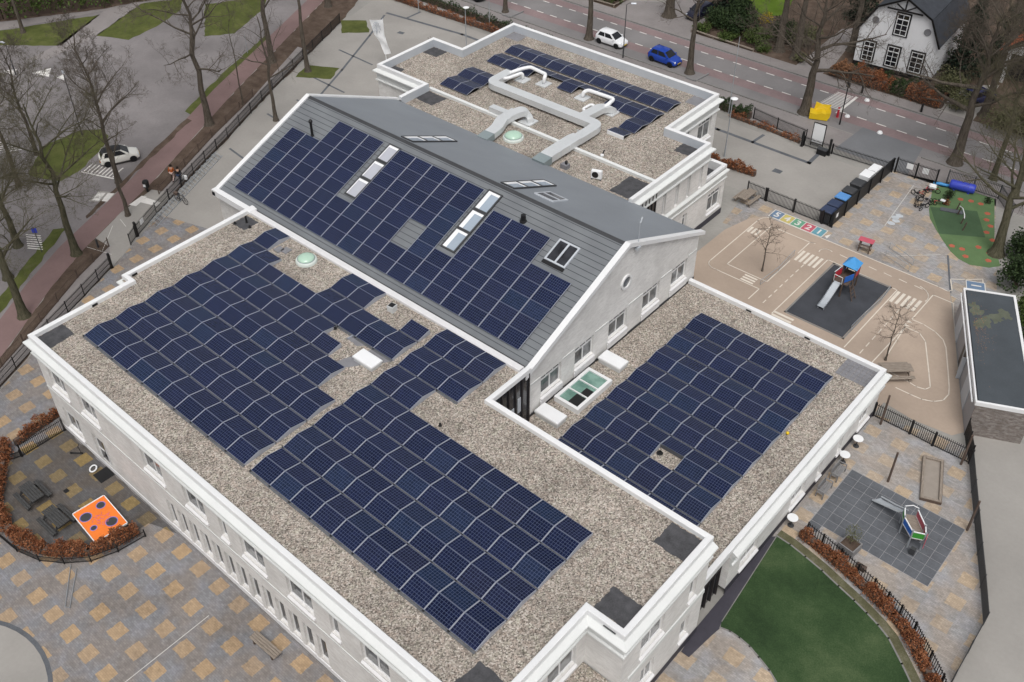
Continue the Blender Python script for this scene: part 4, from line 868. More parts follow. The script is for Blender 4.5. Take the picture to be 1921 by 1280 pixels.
sheet('paving', [(-24.1, 16.3), (-22.6, 17.3), (-23.4, 18.8), (-24.9, 17.9)], 'conc', 2)
for p in ([(-24.0, 16.6), (-23.4, 17.0), (-24.1, 18.1), (-24.7, 17.7)], [(-23.2, 17.1), (-22.7, 17.4), (-23.4, 18.6), (-23.9, 18.2)], [(-20.7, 18.4), (-20.0, 18.7), (-20.6, 20.2), (-21.1, 20.0)], [(-20.3, 19.3), (-18.6, 19.9), (-18.8, 20.5), (-20.5, 20.1)]): sheet('path_tiles', p, 'paint', 6)
sheet('grass_verge', [(-66, 29.5), (-60.6, 39.8), (-56.4, 32), (-62.1, 27.3)], 'grass', 2)
sheet('grass_verge', [(-59.7, 45.2), (-56.6, 49.2), (-54, 47), (-52, 42.2), (-51.5, 38), (-55.6, 36.1)], 'grass', 2)
sheet('grass_verge', [(-53, 50.0), (-49, 56.6), (-46.2, 54), (-43.1, 47.0), (-45.2, 44.3)], 'grass', 2)
sheet('grass_verge', [(-40, 49.5), (-36.3, 41.2), (-31.6, 32.0), (-30.4, 32.0), (-33.8, 38.8), (-39.0, 49.2)], 'grass', 2)
sheet('grass_verge', [(-36.5, 22.8), (-35, 24.3), (-33.2, 24.0), (-31.8, 22.6), (-29.4, 18.5), (-29.2, 16.4), (-32.6, 15.0), (-36.5, 18.5)], 'grass', 2)
sheet('verge_soil', [(-29.4, 31.2), (-26.5, 25.0), (-23.0, 17.8), (-21.6, 14.6), (-22.2, 14.9), (-24.4, 19.6), (-27.9, 26.5), (-30.2, 31.2)], 'soil', 4)
sheet('verge_soil', [(-21.8, 12.9), (-17.1, 6.0), (-13.5, .9), (-14.4, .6), (-18.2, 5.6), (-22.4, 11.8)], 'grass', 4)
sheet('footpath', [(-72, 23), (-60.5, 45.9), (-54, 58), (-53, 57.6), (-59.6, 45.0), (-66.2, 29.3), (-71, 20)], 'sidewalk', 3)
sheet('footpath', [(-62.1, 42.3), (-59.6, 45.2), (-55.3, 35.9), (-54.2, 29.0), (-56.0, 27.8), (-56.9, 32.0)], 'sidewalk', 2)
sheet('hedge_bed', [(-80, 22), (-68.5, 30.6), (-62.1, 40.7), (-55, 58), (-62, 62), (-90, 30)], 'soil', 4)
# yard beyond the hall, with dark paver bands
sheet('yard_paving', [(-35.3, 57), (-28.0, 41.0), (-23.3, 31.6), (-17.4, 19.4), (-5.3, 19), (-5.3, 38), (-11, 41), (-11, 48.4), (-7.1, 48.5), (-7.1, 55.8), (16.3, 55.8), (18, 55.6), (28.4, 55.6), (28.4, 65.8), (-38, 65.6)], 'conc', 1)
def band(pts, w, name='paver_band', mat='slab', layer=3):
    m = MB()
    for p, q in zip(pts, pts[1:]): m.obox(p, q, w, .004 * layer - .003, .004 * layer, ext=w / 2)
    return struct(m, name, MT[mat])
band([(-33.2, 62.6), (-22, 63.9), (12.4, 63.7), (22.1, 63.7), (22.0, 65.6)], .38); band([(16.2, 63.7), (16.3, 65.5)], .3); band([(-30.3, 63.2), (-30.3, 65.3)], .3); band([(-6, 63.8), (-6, 65.4)], .3)
band([(-33, 61.9), (-30.2, 56.9), (-26.0, 48.8), (-21, 38.5)], .25); band([(-30.0, 52.0), (-24.4, 51.8)], .22); band([(-26.9, 45.6), (-21.9, 45.4)], .22); band([(-24.4, 41.1), (-20, 41.0)], .22); band([(-24.4, 37.2), (-20.0, 36.8)], .22); band([(-21.7, 30.4), (-16.5, 29.8)], .22)
for p in ([(-29.9, 47.1), (-26.6, 48.9), (-25.2, 46.6), (-28.7, 44.4)], [(-36.1, 57.6), (-33.6, 59.4), (-30.8, 57.4), (-33.2, 55.2)]): sheet('planting_bed', p, 'grass', 3)
sheet('manhole_cover', [(-28.2, 59.3), (-27.4, 59.5), (-27.5, 60.0), (-28.3, 59.9)], 'slab', 3); sheet('manhole_cover', [(20.2, 60.2), (21.0, 60.3), (21.0, 60.9), (20.2, 60.9)], 'slab', 3)
# courtyard in front
sheet('courtyard_paving', [(-13.3, 11.8), (-11.7, 8.5), (-8.8, 2.5), (-6.8, -1.2), (-.6, -12.5), (10, -30), (60, -30), (60, -.05), (0, -.05), (-.05, 7.4), (-.95, 7.5), (-.95, 18.6), (-5.3, 18.6), (-8, 22), (-17.3, 19.3)], 'tilesA', 2)
circ = [(14.1 + 6.3 * cos(2 * pi * k / 48), -16.1 + 6.3 * sin(2 * pi * k / 48)) for k in range(48)]
sheet('paved_circle', circ, 'conc', 3)
sheet('darkened_paving', rough([(.2, -.06), (-.3, -3.4), (1.6, -5.4), (3.6, -6.4), (5.3, -6.8), (7.3, -6.6), (8.8, -6.1), (9.9, -5.2), (10.8, -4.3), (11.3, -3.0), (11.6, -.9), (13.6, -.06)], .08, .5), 'tilesD', 3)  # same tiles again, vignette darkening put into their colour
rim_ = MB()
for k in range(48):
    a, b = 2 * pi * k / 48, 2 * pi * (k + 1) / 48
    rim_.quad(*[(14.1 + r * cos(t), -16.1 + r * sin(t), .0165) for r, t in ((6.12, a), (6.38, a), (6.38, b), (6.12, b))])
struct(rim_, 'circle_edging', MT['slab'])
# play yard on the right
sheet('play_yard_paving', [(21.2, 50.2), (20.3, 55.5), (28.3, 55.5), (28.6, 67.3), (33.2, 68.4), (37.3, 68.6), (39, 64), (42.5, 55), (46.2, 46), (49.3, 40.8), (46.3, 39.4), (41.1, 50.4), (39.6, 53.3)], 'tilesB', 1)
sheet('play_yard_paving', [(41.0, 37.2), (46.6, 38.4), (47.5, 37), (48.6, 34.6), (50.7, 30.2), (52.7, 25.9), (52.8, 21.4), (56, 14), (60, 4), (60, -.04), (41.0, -.04)], 'tilesB', 3)
sheet('driveway', [(47.5, 37.2), (46.3, 39.5), (49.2, 40.9), (53, 42), (62, 30), (62, 5), (56, 14), (52.85, 21.5), (52.7, 26), (50.7, 30.3), (48.6, 34.8)], 'conc', 2)
TAN = [(41, 37.25), (26, 37.25), (21.8, 42.5), (21.9, 49.5), (22.6, 52.3), (23.5, 53.4), (28.6, 53.55), (39.5, 53.4), (41.0, 50.4), (43.6, 44.9), (46.2, 39.5), (45.7, 38.7), (43.2, 38.4), (41, 38.7)]
sheet('tan_play_surface', TAN, 'tan', 4)
sheet('dark_kerb_line', [(37.4, 57.9), (37.55, 57.95), (39.65, 53.35), (39.5, 53.35)], 'slab', 5)
sheet('rubber_surface', [(31.15, 50.9), (35.75, 50.9), (35.75, 43.1), (31.1, 43.1)], 'rubber', 6)
band([(31.1, 43.0), (31.05, 51.0), (35.85, 51.0), (35.85, 43.0), (31.1, 43.0)], .14, 'rubber_edging', 'kerb', 7)
GA = [(32.3, 67.2), (33.6, 63.3), (34.2, 62.1), (35.2, 60.9), (36.3, 59.7), (37.4, 58.6), (38.3, 58.0), (39.3, 57.8), (40.6, 58.4), (41.2, 59.2), (39.8, 61.6), (38.8, 64.3), (37.2, 68.5), (35, 68.4)]
sheet('green_rubber_surface', GA, 'greenp', 4)
sheet('dark_green_rubber', [(33.5, 63.8), (36.8, 65.7), (38.8, 62.3), (35.7, 60.4)], 'greend', 5)
for x, y in ((36.6, 67.0), (35.8, 66.9), (37.6, 65.9), (37.9, 64.9), (38.5, 64.2), (38.6, 63.1), (39.4, 62.3), (37.2, 59.4), (38.0, 59.5), (38.9, 60.6), (39.9, 60.3), (35.0, 66.6), (38.6, 58.7), (40.2, 59.3)):
    sheet('red_rubber_spot', [(x + .27 * cos(k * pi / 5 + .3) * (1 if k % 2 else .8), y + .27 * sin(k * pi / 5 + .3) * (1 if k % 2 else .8)) for k in range(10)], 'redp', 6)
# lawn with its curved edge
LC = [(41.15, 23.85), (42.1, 23.8), (43.2, 23.6), (44.4, 23.35), (45.6, 23.0), (46.7, 22.7), (47.6, 22.4), (48.4, 22.1), (49.2, 21.7), (50.4, 20.7), (51.3, 19.9), (52.4, 18.6), (53.2, 16.6), (53.6, 14)]
LA = [(50, 10), (47.3, 14.2), (46.0, 15.3), (45.3, 15.7), (44.5, 16.0), (43.8, 16.25), (43.1, 16.35), (42.5, 16.35), (42.0, 16.2)]
sheet('lawn', LC + LA + [(41.75, 16.8)], 'turf', 5)
sheet('dark_strip', [(41.0, 23.6), (41.2, 23.8), (41.8, 16.75), (42.0, 16.1), (41.9, 15.4), (41.7, 13.5), (41.2, 13.5), (41.0, 15)], 'dplinth', 6)
band([(41.2, 23.75), (41.85, 16.6)], .05, 'lawn_edging', 'kerb', 7)
band(LC[:-1], .10, 'lawn_edging', 'kerb', 7); band(LA[1:], .10, 'lawn_edging', 'kerb', 7)
off_ = lambda pts, d: [(p.x, p.y) for p in offs(pts, d, False)]
sheet('verge_grass', LC[:-1] + list(reversed(off_(LC[:-1], -.55))), 'mossy', 6)
# street behind
sheet('street_road', [(-90, 71.2), (90, 71.2), (90, 79.0), (-90, 79.0)], 'road', 1)
sheet('bike_lane', [(-90, 72.95), (90, 72.95), (90, 74.45), (-90, 74.45)], 'bikelane', 2)
sheet('bike_lane', [(-90, 77.45), (90, 77.45), (90, 78.8), (-90, 78.8)], 'bikelane', 2)
sheet('footway', [(-90, 79.1), (90, 79.1), (90, 80.9), (-90, 80.9)], 'sidewalk', 2)
sheet('footway', [(-90, 67.5), (90, 67.5), (90, 71.1), (-90, 71.1)], 'sidewalk', 1)
sheet('driveway', [(22.7, 67.6), (22.9, 73.0), (28.9, 72.9), (29.8, 67.6)], 'asphd', 3)
for x, y in ((0, 0),):
    m = MB(); m.box(-90, 90, 79.0, 79.12, 0, .1); m.box(-90, 17, 71.08, 71.2, 0, .1); m.box(29.5, 90, 71.08, 71.2, 0, .1); struct(m, 'kerb', MT['kerb'])
dm = MB()
for i in range(60):
    x = -40 + 2.05 * i + random.uniform(-.05, .05)
    dm.box(x, x + 1.0, 74.46, 74.60, .008, .0125)
    if not 16.9 < x < 19.6: dm.box(x + .7, x + 1.65, 77.28, 77.42, .008, .0125)
struct(dm, 'road_markings', MT['paint'])
zb = MB()
for i in range(12):
    y = 74.75 + i * .30; zb.box(17.3 + i * .03, 19.35, y, y + .13, .009, .0135)
zb.box(19.5, 19.78, 74.0, 78.4, .009, .0135); struct(zb, 'road_markings', MT['paint'])
hb = MB()
for i in range(9):
    t = i / 8; a = Vector((-29.1 + 3.1 * t, 18.85 + 1.15 * t)); hb.obox(a, a + Vector((-.55, 1.25)), .13, .012, .0165)
hb.obox((-29.2, 18.6), (-25.7, 19.95), .16, .012, .0165); hb.obox((-26.3, 20.3), (-26.7, 21.6), .14, .012, .0165)
for i in range(7):
    t = i / 6; a = Vector((-23.6 + 2.0 * t, 9.9 - .9 * t)); hb.obox(a, a + Vector((1.2, .75)), .13, .012, .0165)
for i in range(8):
    a = Vector((-38.5 - .55 * i, 15.5 - .1 * i)); hb.obox(a, a + Vector((.9, 1.5)), .14, .012, .0165)
for p in ([(-52.4, 26.2), (-50.0, 26.9), (-51.8, 28.2)], [(-49.2, 27.4), (-48.0, 27.6), (-49.3, 28.4)], [(-55.6, 24.2), (-53.5, 24.6), (-54.6, 25.6)]): hb.poly(p, .0125)
struct(hb, 'road_markings', MT['paint'])
# garden ground and drives beyond the street
sheet('garden_ground', [(-90, 80.95), (90, 80.95), (90, 200), (-90, 200)], 'soil', 1)
sheet('garden_lawn', [(-3.5, 92), (-.5, 89.6), (1.7, 89.3), (3.8, 91.5), (2.5, 97), (-1, 100), (-6, 97)], 'grassb', 2)
sheet('driveway', [(-12.6, 80.9), (-13.2, 84.3), (-16, 90), (-8, 96), (-5.3, 88), (-2.2, 84.6), (-2.0, 80.9)], 'sidewalk', 2)
sheet('driveway', [(-13.5, 83.6), (-16.5, 92), (-10.6, 95), (-8.6, 88.2), (-8.9, 86.2)], 'conc', 3)
sheet('driveway', [(11.4, 80.9), (10.9, 92.5), (12.6, 94.5), (14.4, 84), (14.5, 80.9)], 'sidewalk', 2)
sheet('driveway', [(26.8, 80.9), (27.2, 88), (29.6, 90), (30.4, 80.9)], 'conc', 2)
# painted play roads on the tan surface
pl = MB()
def line(pts, w=.075, z=.0265):
    for a, b in zip(pts, pts[1:]): pl.obox(a, b, w, z - .005, z, ext=w / 2)
def arcpts(c, r, a0, a1, n=8): return [(c[0] + r * cos(R(a0 + (a1 - a0) * k / n)), c[1] + r * sin(R(a0 + (a1 - a0) * k / n))) for k in range(n + 1)]
line([(28.2, 42.6), (28.2, 44.2), (24.3, 44.2)] + arcpts((24.0, 44.9), .7, 270, 180, 5) + [(23.3, 52.4)] + arcpts((24.4, 52.5), 1.1, 180, 90, 6) + [(28.5, 53.55), (38.6, 53.45), (39.4, 53.35), (39.55, 53.7), (38.9, 55.0), (39.8, 55.7), (40.8, 56.6), (41.4, 55.2)])
line([(28.2, 45.4), (24.6, 45.4), (24.6, 52.4)]); line([(25.2, 52.4), (28.2, 52.4)] + arcpts((28.6, 51.9), .6, 130, 90, 3)); line([(28.2, 52.3), (28.2, 50.4)]); line([(28.2, 49.0), (28.2, 45.4)])
line([(30.45, 42.2), (30.45, 51.15), (36.35, 51.0), (36.35, 42.2)])
line(arcpts((29.9, 51.9), .55, 200, 60, 6)); line(arcpts((37.3, 51.3), 1.3, 80, -10, 8))
line([(39.1, 43.0), (38.7, 47.2), (38.7, 47.25)]); line([(38.6, 42.0), (38.7, 47.2), (39.8, 47.2), (40.5, 46.6), (42.1, 43.5), (42.75, 42.2), (42.6, 41.75), (42.0, 41.6), (41.2, 41.75), (39.2, 41.9)])
line([(40.3, 52.2), (38.7, 52.2), (38.7, 48.35), (39.6, 48.35), (40.6, 48.1), (41.4, 47.6), (41.9, 46.9), (43.1, 44.4), (43.75, 43.0), (44.0, 42.3), (43.95, 41.5), (43.5, 40.95), (42.8, 40.65), (42.0, 40.6), (41.0, 40.6)])
line([(40.3, 52.1), (41.0, 50.5), (42.1, 48.1)], .05)
for i in range(9): line([(29.3, 42.9 + .85 * i), (29.3, 43.3 + .85 * i)], .07)
for i in range(6): line([(30.9 + 1.25 * i, 52.4), (31.5 + 1.25 * i, 52.35)], .07)
for i in range(7): line([(37.5, 42.3 + 1.0 * i), (37.5, 42.8 + 1.0 * i)], .07)
def zebra(x0, x1, y0, y1, n, along_x):
    for i in range(n):
        t0, t1 = i / n, (i + .55) / n
        if along_x: pl.box(x0 + (x1 - x0) * t0, x0 + (x1 - x0) * t1, y0, y1, .0215, .027)
        else: pl.box(x0, x1, y0 + (y1 - y0) * t0, y0 + (y1 - y0) * t1, .0215, .027)
zebra(28.35, 30.35, 49.4, 51.0, 5, True); zebra(36.45, 38.6, 49.3, 50.9, 5, True); zebra(23.4, 24.5, 50.4, 51.3, 3, True); zebra(26.4, 27.5, 44.35, 45.35, 3, False); zebra(30.5, 32.1, 41.6, 42.8, 3, False)
pl.poly([(38.55, 48.1), (38.95, 47.95), (38.55, 47.75)], .027); pl.poly([(38.55, 47.6), (38.95, 47.45), (38.55, 47.25)], .027)
struct(pl, 'playground_markings', MT['cream'])
wl = MB()
for pts in ([(31.0, 66.1), (31.8, 58.6)], [(28.5, 65.2), (29.1, 65.2)], [(39.8, 53.0), (40.4, 52.9)], [(37.0, 57.6), (34.0, 54.8), (33.2, 54.9)], [(19.9, -8.5), (19.9, -2.3)], [(-17.8, 12.4), (-15.2, 13.2)], [(-18.9, 15.6), (-16.2, 12.9)], [(-19.3, 16.6), (-17.9, 16.3)]):
    for a, b in zip(pts, pts[1:]): wl.obox(a, b, .035, .026, .0305)
struct(wl, 'chalk_lines', MT['paint'])
def text_mesh(txt, size, mat):
    cu = bpy.data.curves.new('number', 'FONT'); cu.body = txt; cu.size = size; cu.extrude = .002; cu.offset = .02; cu.align_x = 'CENTER'; cu.align_y = 'CENTER'
    o = bpy.data.objects.new('text', cu); C.objects.link(o); bpy.context.view_layer.update()
    me = bpy.data.meshes.new_from_object(o.evaluated_get(bpy.context.evaluated_depsgraph_get())); bpy.data.objects.remove(o)
    me.materials.clear(); me.materials.append(mat); n = bpy.data.objects.new('number', me); C.objects.link(n); return n
hp = thing('hopscotch', 'painted hopscotch of five numbered squares in blue, yellow, green and red by the fence', 'hopscotch', (23.65, 53.65, .028))
for i, (txt, mt_) in enumerate((('5', 'slab'), ('4', 'sand'), ('3', 'greenp'), ('2', 'redroof'), ('1', 'bluel'))):
    pass
def pm(n_, c): return plain(n_, c, .75, 0, .2, .1, 2, 20)
HC = [pm('worn blue paint', (.15, .22, .32)), pm('worn yellow paint', (.52, .44, .15)), pm('worn green paint', (.14, .33, .22)), pm('worn red paint', (.48, .11, .15)), pm('worn teal paint', (.14, .32, .38))]
for i, txt in enumerate('54321'):
    o = MB().box(.98 * i + .05, .98 * i + .93, .04, 1.16, -.006, .0).build('square', HC[i], hp)
    t = text_mesh(txt, 1.0, MT['paint']); t.parent = o; t.location = (.98 * i + .49, .58, .006)
b_ = MB()
for i in range(6): b_.box(.98 * i - .03, .98 * i + .03, 0, 1.2, -.006, .002)
for y in (0, 1.2): b_.box(-.03, 4.93, y - .03, y + .03, -.005, .003)
b_.poly([(5.05, .35), (5.35, .1), (5.35, .9)], .002)
b_.build('outline', MT['paint'], hp)
h2 = thing('hopscotch', 'painted number track starting with a blue square by the shed', 'hopscotch', (40.6, 55.9, .028), R(-66))
for k, c_ in enumerate((0, 1, 2)):
    o = MB().box(1.02 * k, 1.02 * k + .96, -.75, .55, -.006, 0).build('square', HC[c_ if c_ else 0], h2)
t = text_mesh('1', 1.0, MT['paint']); t.parent = kids(h2)[0]; t.location = (.48, -.1, .006)
b_ = MB()
for x in (-.03, .99, 2.01): b_.box(x - .03, x + .03, -.8, .6, -.006, .002)
for y in (-.78, .58): b_.box(-.03, 3.1, y - .03, y + .03, -.005, .003)
b_.build('outline', MT['paint'], h2)
sn = MB()
for x, y, c in ((32.1, 60.8, 0), (31.95, 60.3, 0), (32.2, 59.9, 0), (32.05, 59.3, 0)): sn.poly([(x + .35 * cos(k), y + .3 * sin(k)) for k in range(6)], .022)
struct(sn, 'worn_floor_drawing', pm('worn pale paint', (.5, .53, .56)))
# rubber slabs of the climbing area
sb = MB()
for i in range(10):
    for j in range(8):
        x0, y0 = 42.15 + .725 * i, 26.3 + .67 * j
        sb.bbox(x0 + .012, x0 + .713, y0 + .012, y0 + .658, .012, .03, .006)
sb.bbox(42.15, 42.85, 25.6, 26.28, .012, .03, .006)
struct(sb, 'rubber_slab_surface', MT['slab']); sheet('slab_joints', [(42.13, 26.28), (49.42, 26.28), (49.42, 31.68), (42.13, 31.68)], 'slabj', 5)
# ------------------------------------------------------------------ fences and walls
def fence(name, label, cat, pts, h=1.15, sp=.11, bw=.022, post_every=2.5, mat='black', spikes=True, group=None, mesh=False, post_h=None, pw=.07):
    base = Vector((pts[0][0], pts[0][1], 0)); t = thing(name, label, cat, base, 0, group)
    m = MB(); posts = []
    carry = 0.0
    for a, b in zip(pts, pts[1:]):
        a = Vector(a[:2]) - base.xy; b = Vector(b[:2]) - base.xy; d = b - a; L = d.length; d /= L
        for z in (.12, h - .1) + (() if not mesh else (h * .5,)): m.obox(a, b, .03, z - .02, z + .02)
        n = max(1, int(L / sp))
        for i in range(n):
            p = a + d * (L * (i + .5) / n); q = p + d * bw
            m.obox(p, q, bw, .06, h + (.06 if spikes else -.1))
        k = max(1, round(L / post_every))
        for i in range(k): posts.append(a + d * (L * i / k))
    posts.append(b)
    m.build('bar_panel', MT[mat], t)
    pm_ = MB().bbox(-pw / 2, pw / 2, -pw / 2, pw / 2, 0, post_h or h + .1, .015).build('post', MT[mat], t, loc=(posts[0].x, posts[0].y, 0))
    for p in posts[1:]:
        c = pm_.copy(); C.objects.link(c); c.location = (p.x, p.y, 0)
    return t
fence('metal_fence', 'long black bar fence between school yard and the pavement beside the red cycle path', 'fence', FL[1:4] + [(-20.5, 25.3), (-17.5, 19.2), (-15.9, 16.3)], 1.15, mesh=True)
fence('metal_fence', 'black bar fence from the entrance gap down toward the front left courtyard corner', 'fence', [(-13.6, 12.3)] + FL[8:11] + [(-4, -6)], 1.15, mesh=True)
def gate_post(x, y, label, h=1.5):
    m = MB(); m.bbox(-.09, .09, -.09, .09, 0, h, .02); m.box(-.13, .13, -.13, .13, 0, .04); tag(m.build('gate_post', MT['black'], loc=(x, y, 0)), label, 'gate post')
gate_post(-15.85, 16.15, 'thick black gate post by the notice at the bike racks'); gate_post(-13.55, 12.2, 'thick black gate post at the courtyard side of the entrance gap')
fence('metal_fence', 'short stub of black bar fence standing free at the entrance gap', 'fence', [(-15.8, 16.0), (-15.15, 15.05)], 1.1)
LFa = LF[1:5]; LFb = LF[6:]
fence('low_fence', 'low brown black railing by the two walkers, between cycle path and pavement', 'fence', LFa, .85, .16, .018, 2.8, 'woodb', False)
fence('low_fence', 'low brown black railing between cycle path and pavement below the entrance gap', 'fence', LFb, .85, .16, .018, 2.8, 'woodb', False)
tag(MB().bbox(-.25, .25, -.02, .02, .55, 1.0, .005).build('notice_board', MT['white'], loc=(-16.3, 17.1, .1), rot=(0, 0, R(118))), 'small white notice fixed to the black fence by the bike racks', 'sign')
fence('metal_fence', 'black spiked bar fence between playground and the staff car yard', 'fence', [(20.4, 55.55), (22.15, 55.55)], 1.25, .12, .03)
fence('metal_fence', 'black spiked double gate above the painted hopscotch', 'gate', [(22.3, 55.55), (27.6, 55.5)], 1.25, .12, .03, 2.65, pw=.16)
fence('metal_fence', 'short black spiked fence panel between hopscotch gate and bin screen', 'fence', [(27.65, 55.5), (28.4, 55.5)], 1.2, .12, .03, 2)
fence('metal_fence', 'black spiked fence along the street behind the russet shrubs', 'fence', [(13.9, 67.75), (16.7, 67.35), (19.9, 67.1)], 1.2, .12, .03)
fence('metal_fence', 'low black spiked sliding gate across the yard drive', 'gate', [(22.9, 66.5), (28.2, 66.9)], 1.0, .12, .03, 5.2, pw=.12)
fence('metal_fence', 'narrow black spiked gate beside the white framed notice', 'gate', [(20.2, 66.2), (22.7, 66.3)], 1.0, .12, .03, 2.5, pw=.1)
fence('metal_fence', 'black spiked double gate carrying two white notices', 'gate', [(28.75, 67.2), (32.35, 67.45)], 1.5, .12, .028, 1.8, pw=.13)
for x, l in ((29.9, 'white notice on the gate leaf nearer the black bin screen'), (31.3, 'white notice on the gate leaf nearer the blue tube')):
    tag(MB().bbox(-.27, .27, -.015, .015, .75, 1.3, .004).build('notice_board', MT['white'], loc=(x, 67.2 + (x - 28.75) * .07, 0), rot=(0, 0, .07)), l, 'sign')
fence('metal_fence', 'grey brown bar fence behind the blue tube at the play corner', 'fence', [(33.0, 68.35), (35.2, 68.65), (37.4, 68.75), (39.3, 66.5)], 1.35, .13, .03, 2.3, 'dark')
fence('metal_fence', 'black spiked fence with a gate from the wing corner to the grey shed', 'fence', [(41.0, 37.0), (43.55, 37.0), (45.1, 36.95), (47.5, 37.0)], 1.2, .125, .035, 2.4, pw=.12)
fence('mesh_fence', 'dark green mesh fence on the right beside the concrete drive', 'fence', [(47.5, 37.0), (48.55, 34.75), (50.65, 30.3), (51.65, 28.2), (52.7, 25.9), (52.8, 21.4)], 1.15, .09, .03, 2.4, 'dark', True)
fence('mesh_fence', 'dark mesh gate panel closing the gap beside the shed', 'gate', [(46.3, 39.3), (46.85, 38.2), (47.45, 37.1)], 1.5, .07, .04, 1.2, 'black', False)
# black screen in front of the bins, with its own posts
t = thing('bin_screen', 'tall black panel screen hiding the wheelie bins', 'screen', (28.45, 55.5, 0))
MB().box(-.05, .05, 0, 11.6, .1, 1.45).build('screen_panel', MT['black'], t)
p0 = MB().box(.051, .14, -.05, .05, 0, 1.5).build('post', MT['black'], t)
for k in range(1, 6): c = p0.copy(); C.objects.link(c); c.location = (0, 2.3 * k, 0)
MB().add([(.06, .55, .65), (.06, .95, .65), (.06, .95, 1.1), (.06, .55, 1.1)], [(0, 1, 2, 3)]).build('notice', MT['white'], t)
def bin_(y, col, label, w=.95, lid=None):
    t = thing('wheelie_bin', label, 'bin', (27.75, y, 0), 0, 'bins behind the black screen')
    m = MB(); m.add([(-.4, -w / 2 + .06, .12), (.4, -w / 2 + .06, .12), (.4, w / 2 - .06, .12), (-.4, w / 2 - .06, .12), (-.5, -w / 2, 1.2), (.5, -w / 2, 1.2), (.5, w / 2, 1.2), (-.5, w / 2, 1.2)],
        [(3, 2, 1, 0), (4, 5, 6, 7), (0, 1, 5, 4), (1, 2, 6, 5), (2, 3, 7, 6), (3, 0, 4, 7)]); m.build('body', MT['dark'], t)
    MB().bbox(-.54, .54, -w / 2 - .03, w / 2 + .03, 1.201, 1.36, .09).build('lid', col, t)
    for s in (-1, 1): MB().tube([(-.3 * s, -w / 2 + .15, .09), (-.3 * s, -w / 2 + .22, .09)], .09, 10).build('wheel', MT['tyre'], t)
bd_ = plain('dark blue bin lid', (.035, .05, .10), .5, 0, .4, .1, world=False); bb_ = plain('blue bin lid', (.10, .27, .58), .45, 0, .4, .1, world=False)
bin_(56.0, bd_, 'dark blue wheelie bin at the end by the hopscotch fence'); bin_(57.2, bd_, 'dark blue wheelie bin touching the bright blue one'); bin_(58.6, bb_, 'bright blue wheelie bin among dark ones'); bin_(59.9, MT['dark'], 'dark grey wheelie bin past the bright blue one'); bin_(61.5, MT['dark'], 'black wheelie bin standing apart nearest the white boxes', 1.1)
t = thing('storage_box', 'white storage box in a row behind the black screen', 'box', (27.7, 63.3, 0)); MB().bbox(-.45, .45, -.6, .6, 0, 1.25, .06).build('body', MT['white'], t); MB().bbox(-.48, .48, -.62, .62, 1.26, 1.34, .04).build('lid', MT['white'], t)
t = thing('storage_box', 'white storage box nearest the sliding gate', 'box', (27.75, 64.8, 0)); MB().bbox(-.4, .4, -.6, .6, 0, 1.15, .06).build('body', MT['white'], t); MB().bbox(-.43, .43, -.62, .62, 1.16, 1.24, .04).build('lid', MT['white'], t)
# black screen with picture frame by the street gate
t = thing('notice_stand', 'tall white notice in a black frame standing by the street gate', 'sign', (21.2, 66.75, 0), R(4))
m = MB(); m.box(-.62, -.55, -.04, .04, 0, 2.5); m.box(.55, .62, -.04, .04, 0, 2.5); m.box(-.55, .55, -.04, .04, 2.43, 2.5); m.box(-.55, .55, -.04, .04, .35, .42); m.build('frame', MT['black'], t)
MB().box(-.549, .549, -.02, .02, .421, 2.429).build('board', MT['white'], t)
gate_post(20.1, 66.0, 'pair of black gate posts left of the white framed notice', 1.6); gate_post(22.8, 66.1, 'black gate post beside the small black hut at the drive', 1.7)
t = thing('control_box', 'low black gate motor box at the foot of the gate post', 'box', (22.3, 65.85, 0)); MB().bbox(-.5, .4, -.25, .25, 0, .55, .05).build('casing', MT['black'], t); MB().bbox(-.53, .43, -.28, .28, .551, .6, .02).build('lid', MT['dark'], t)

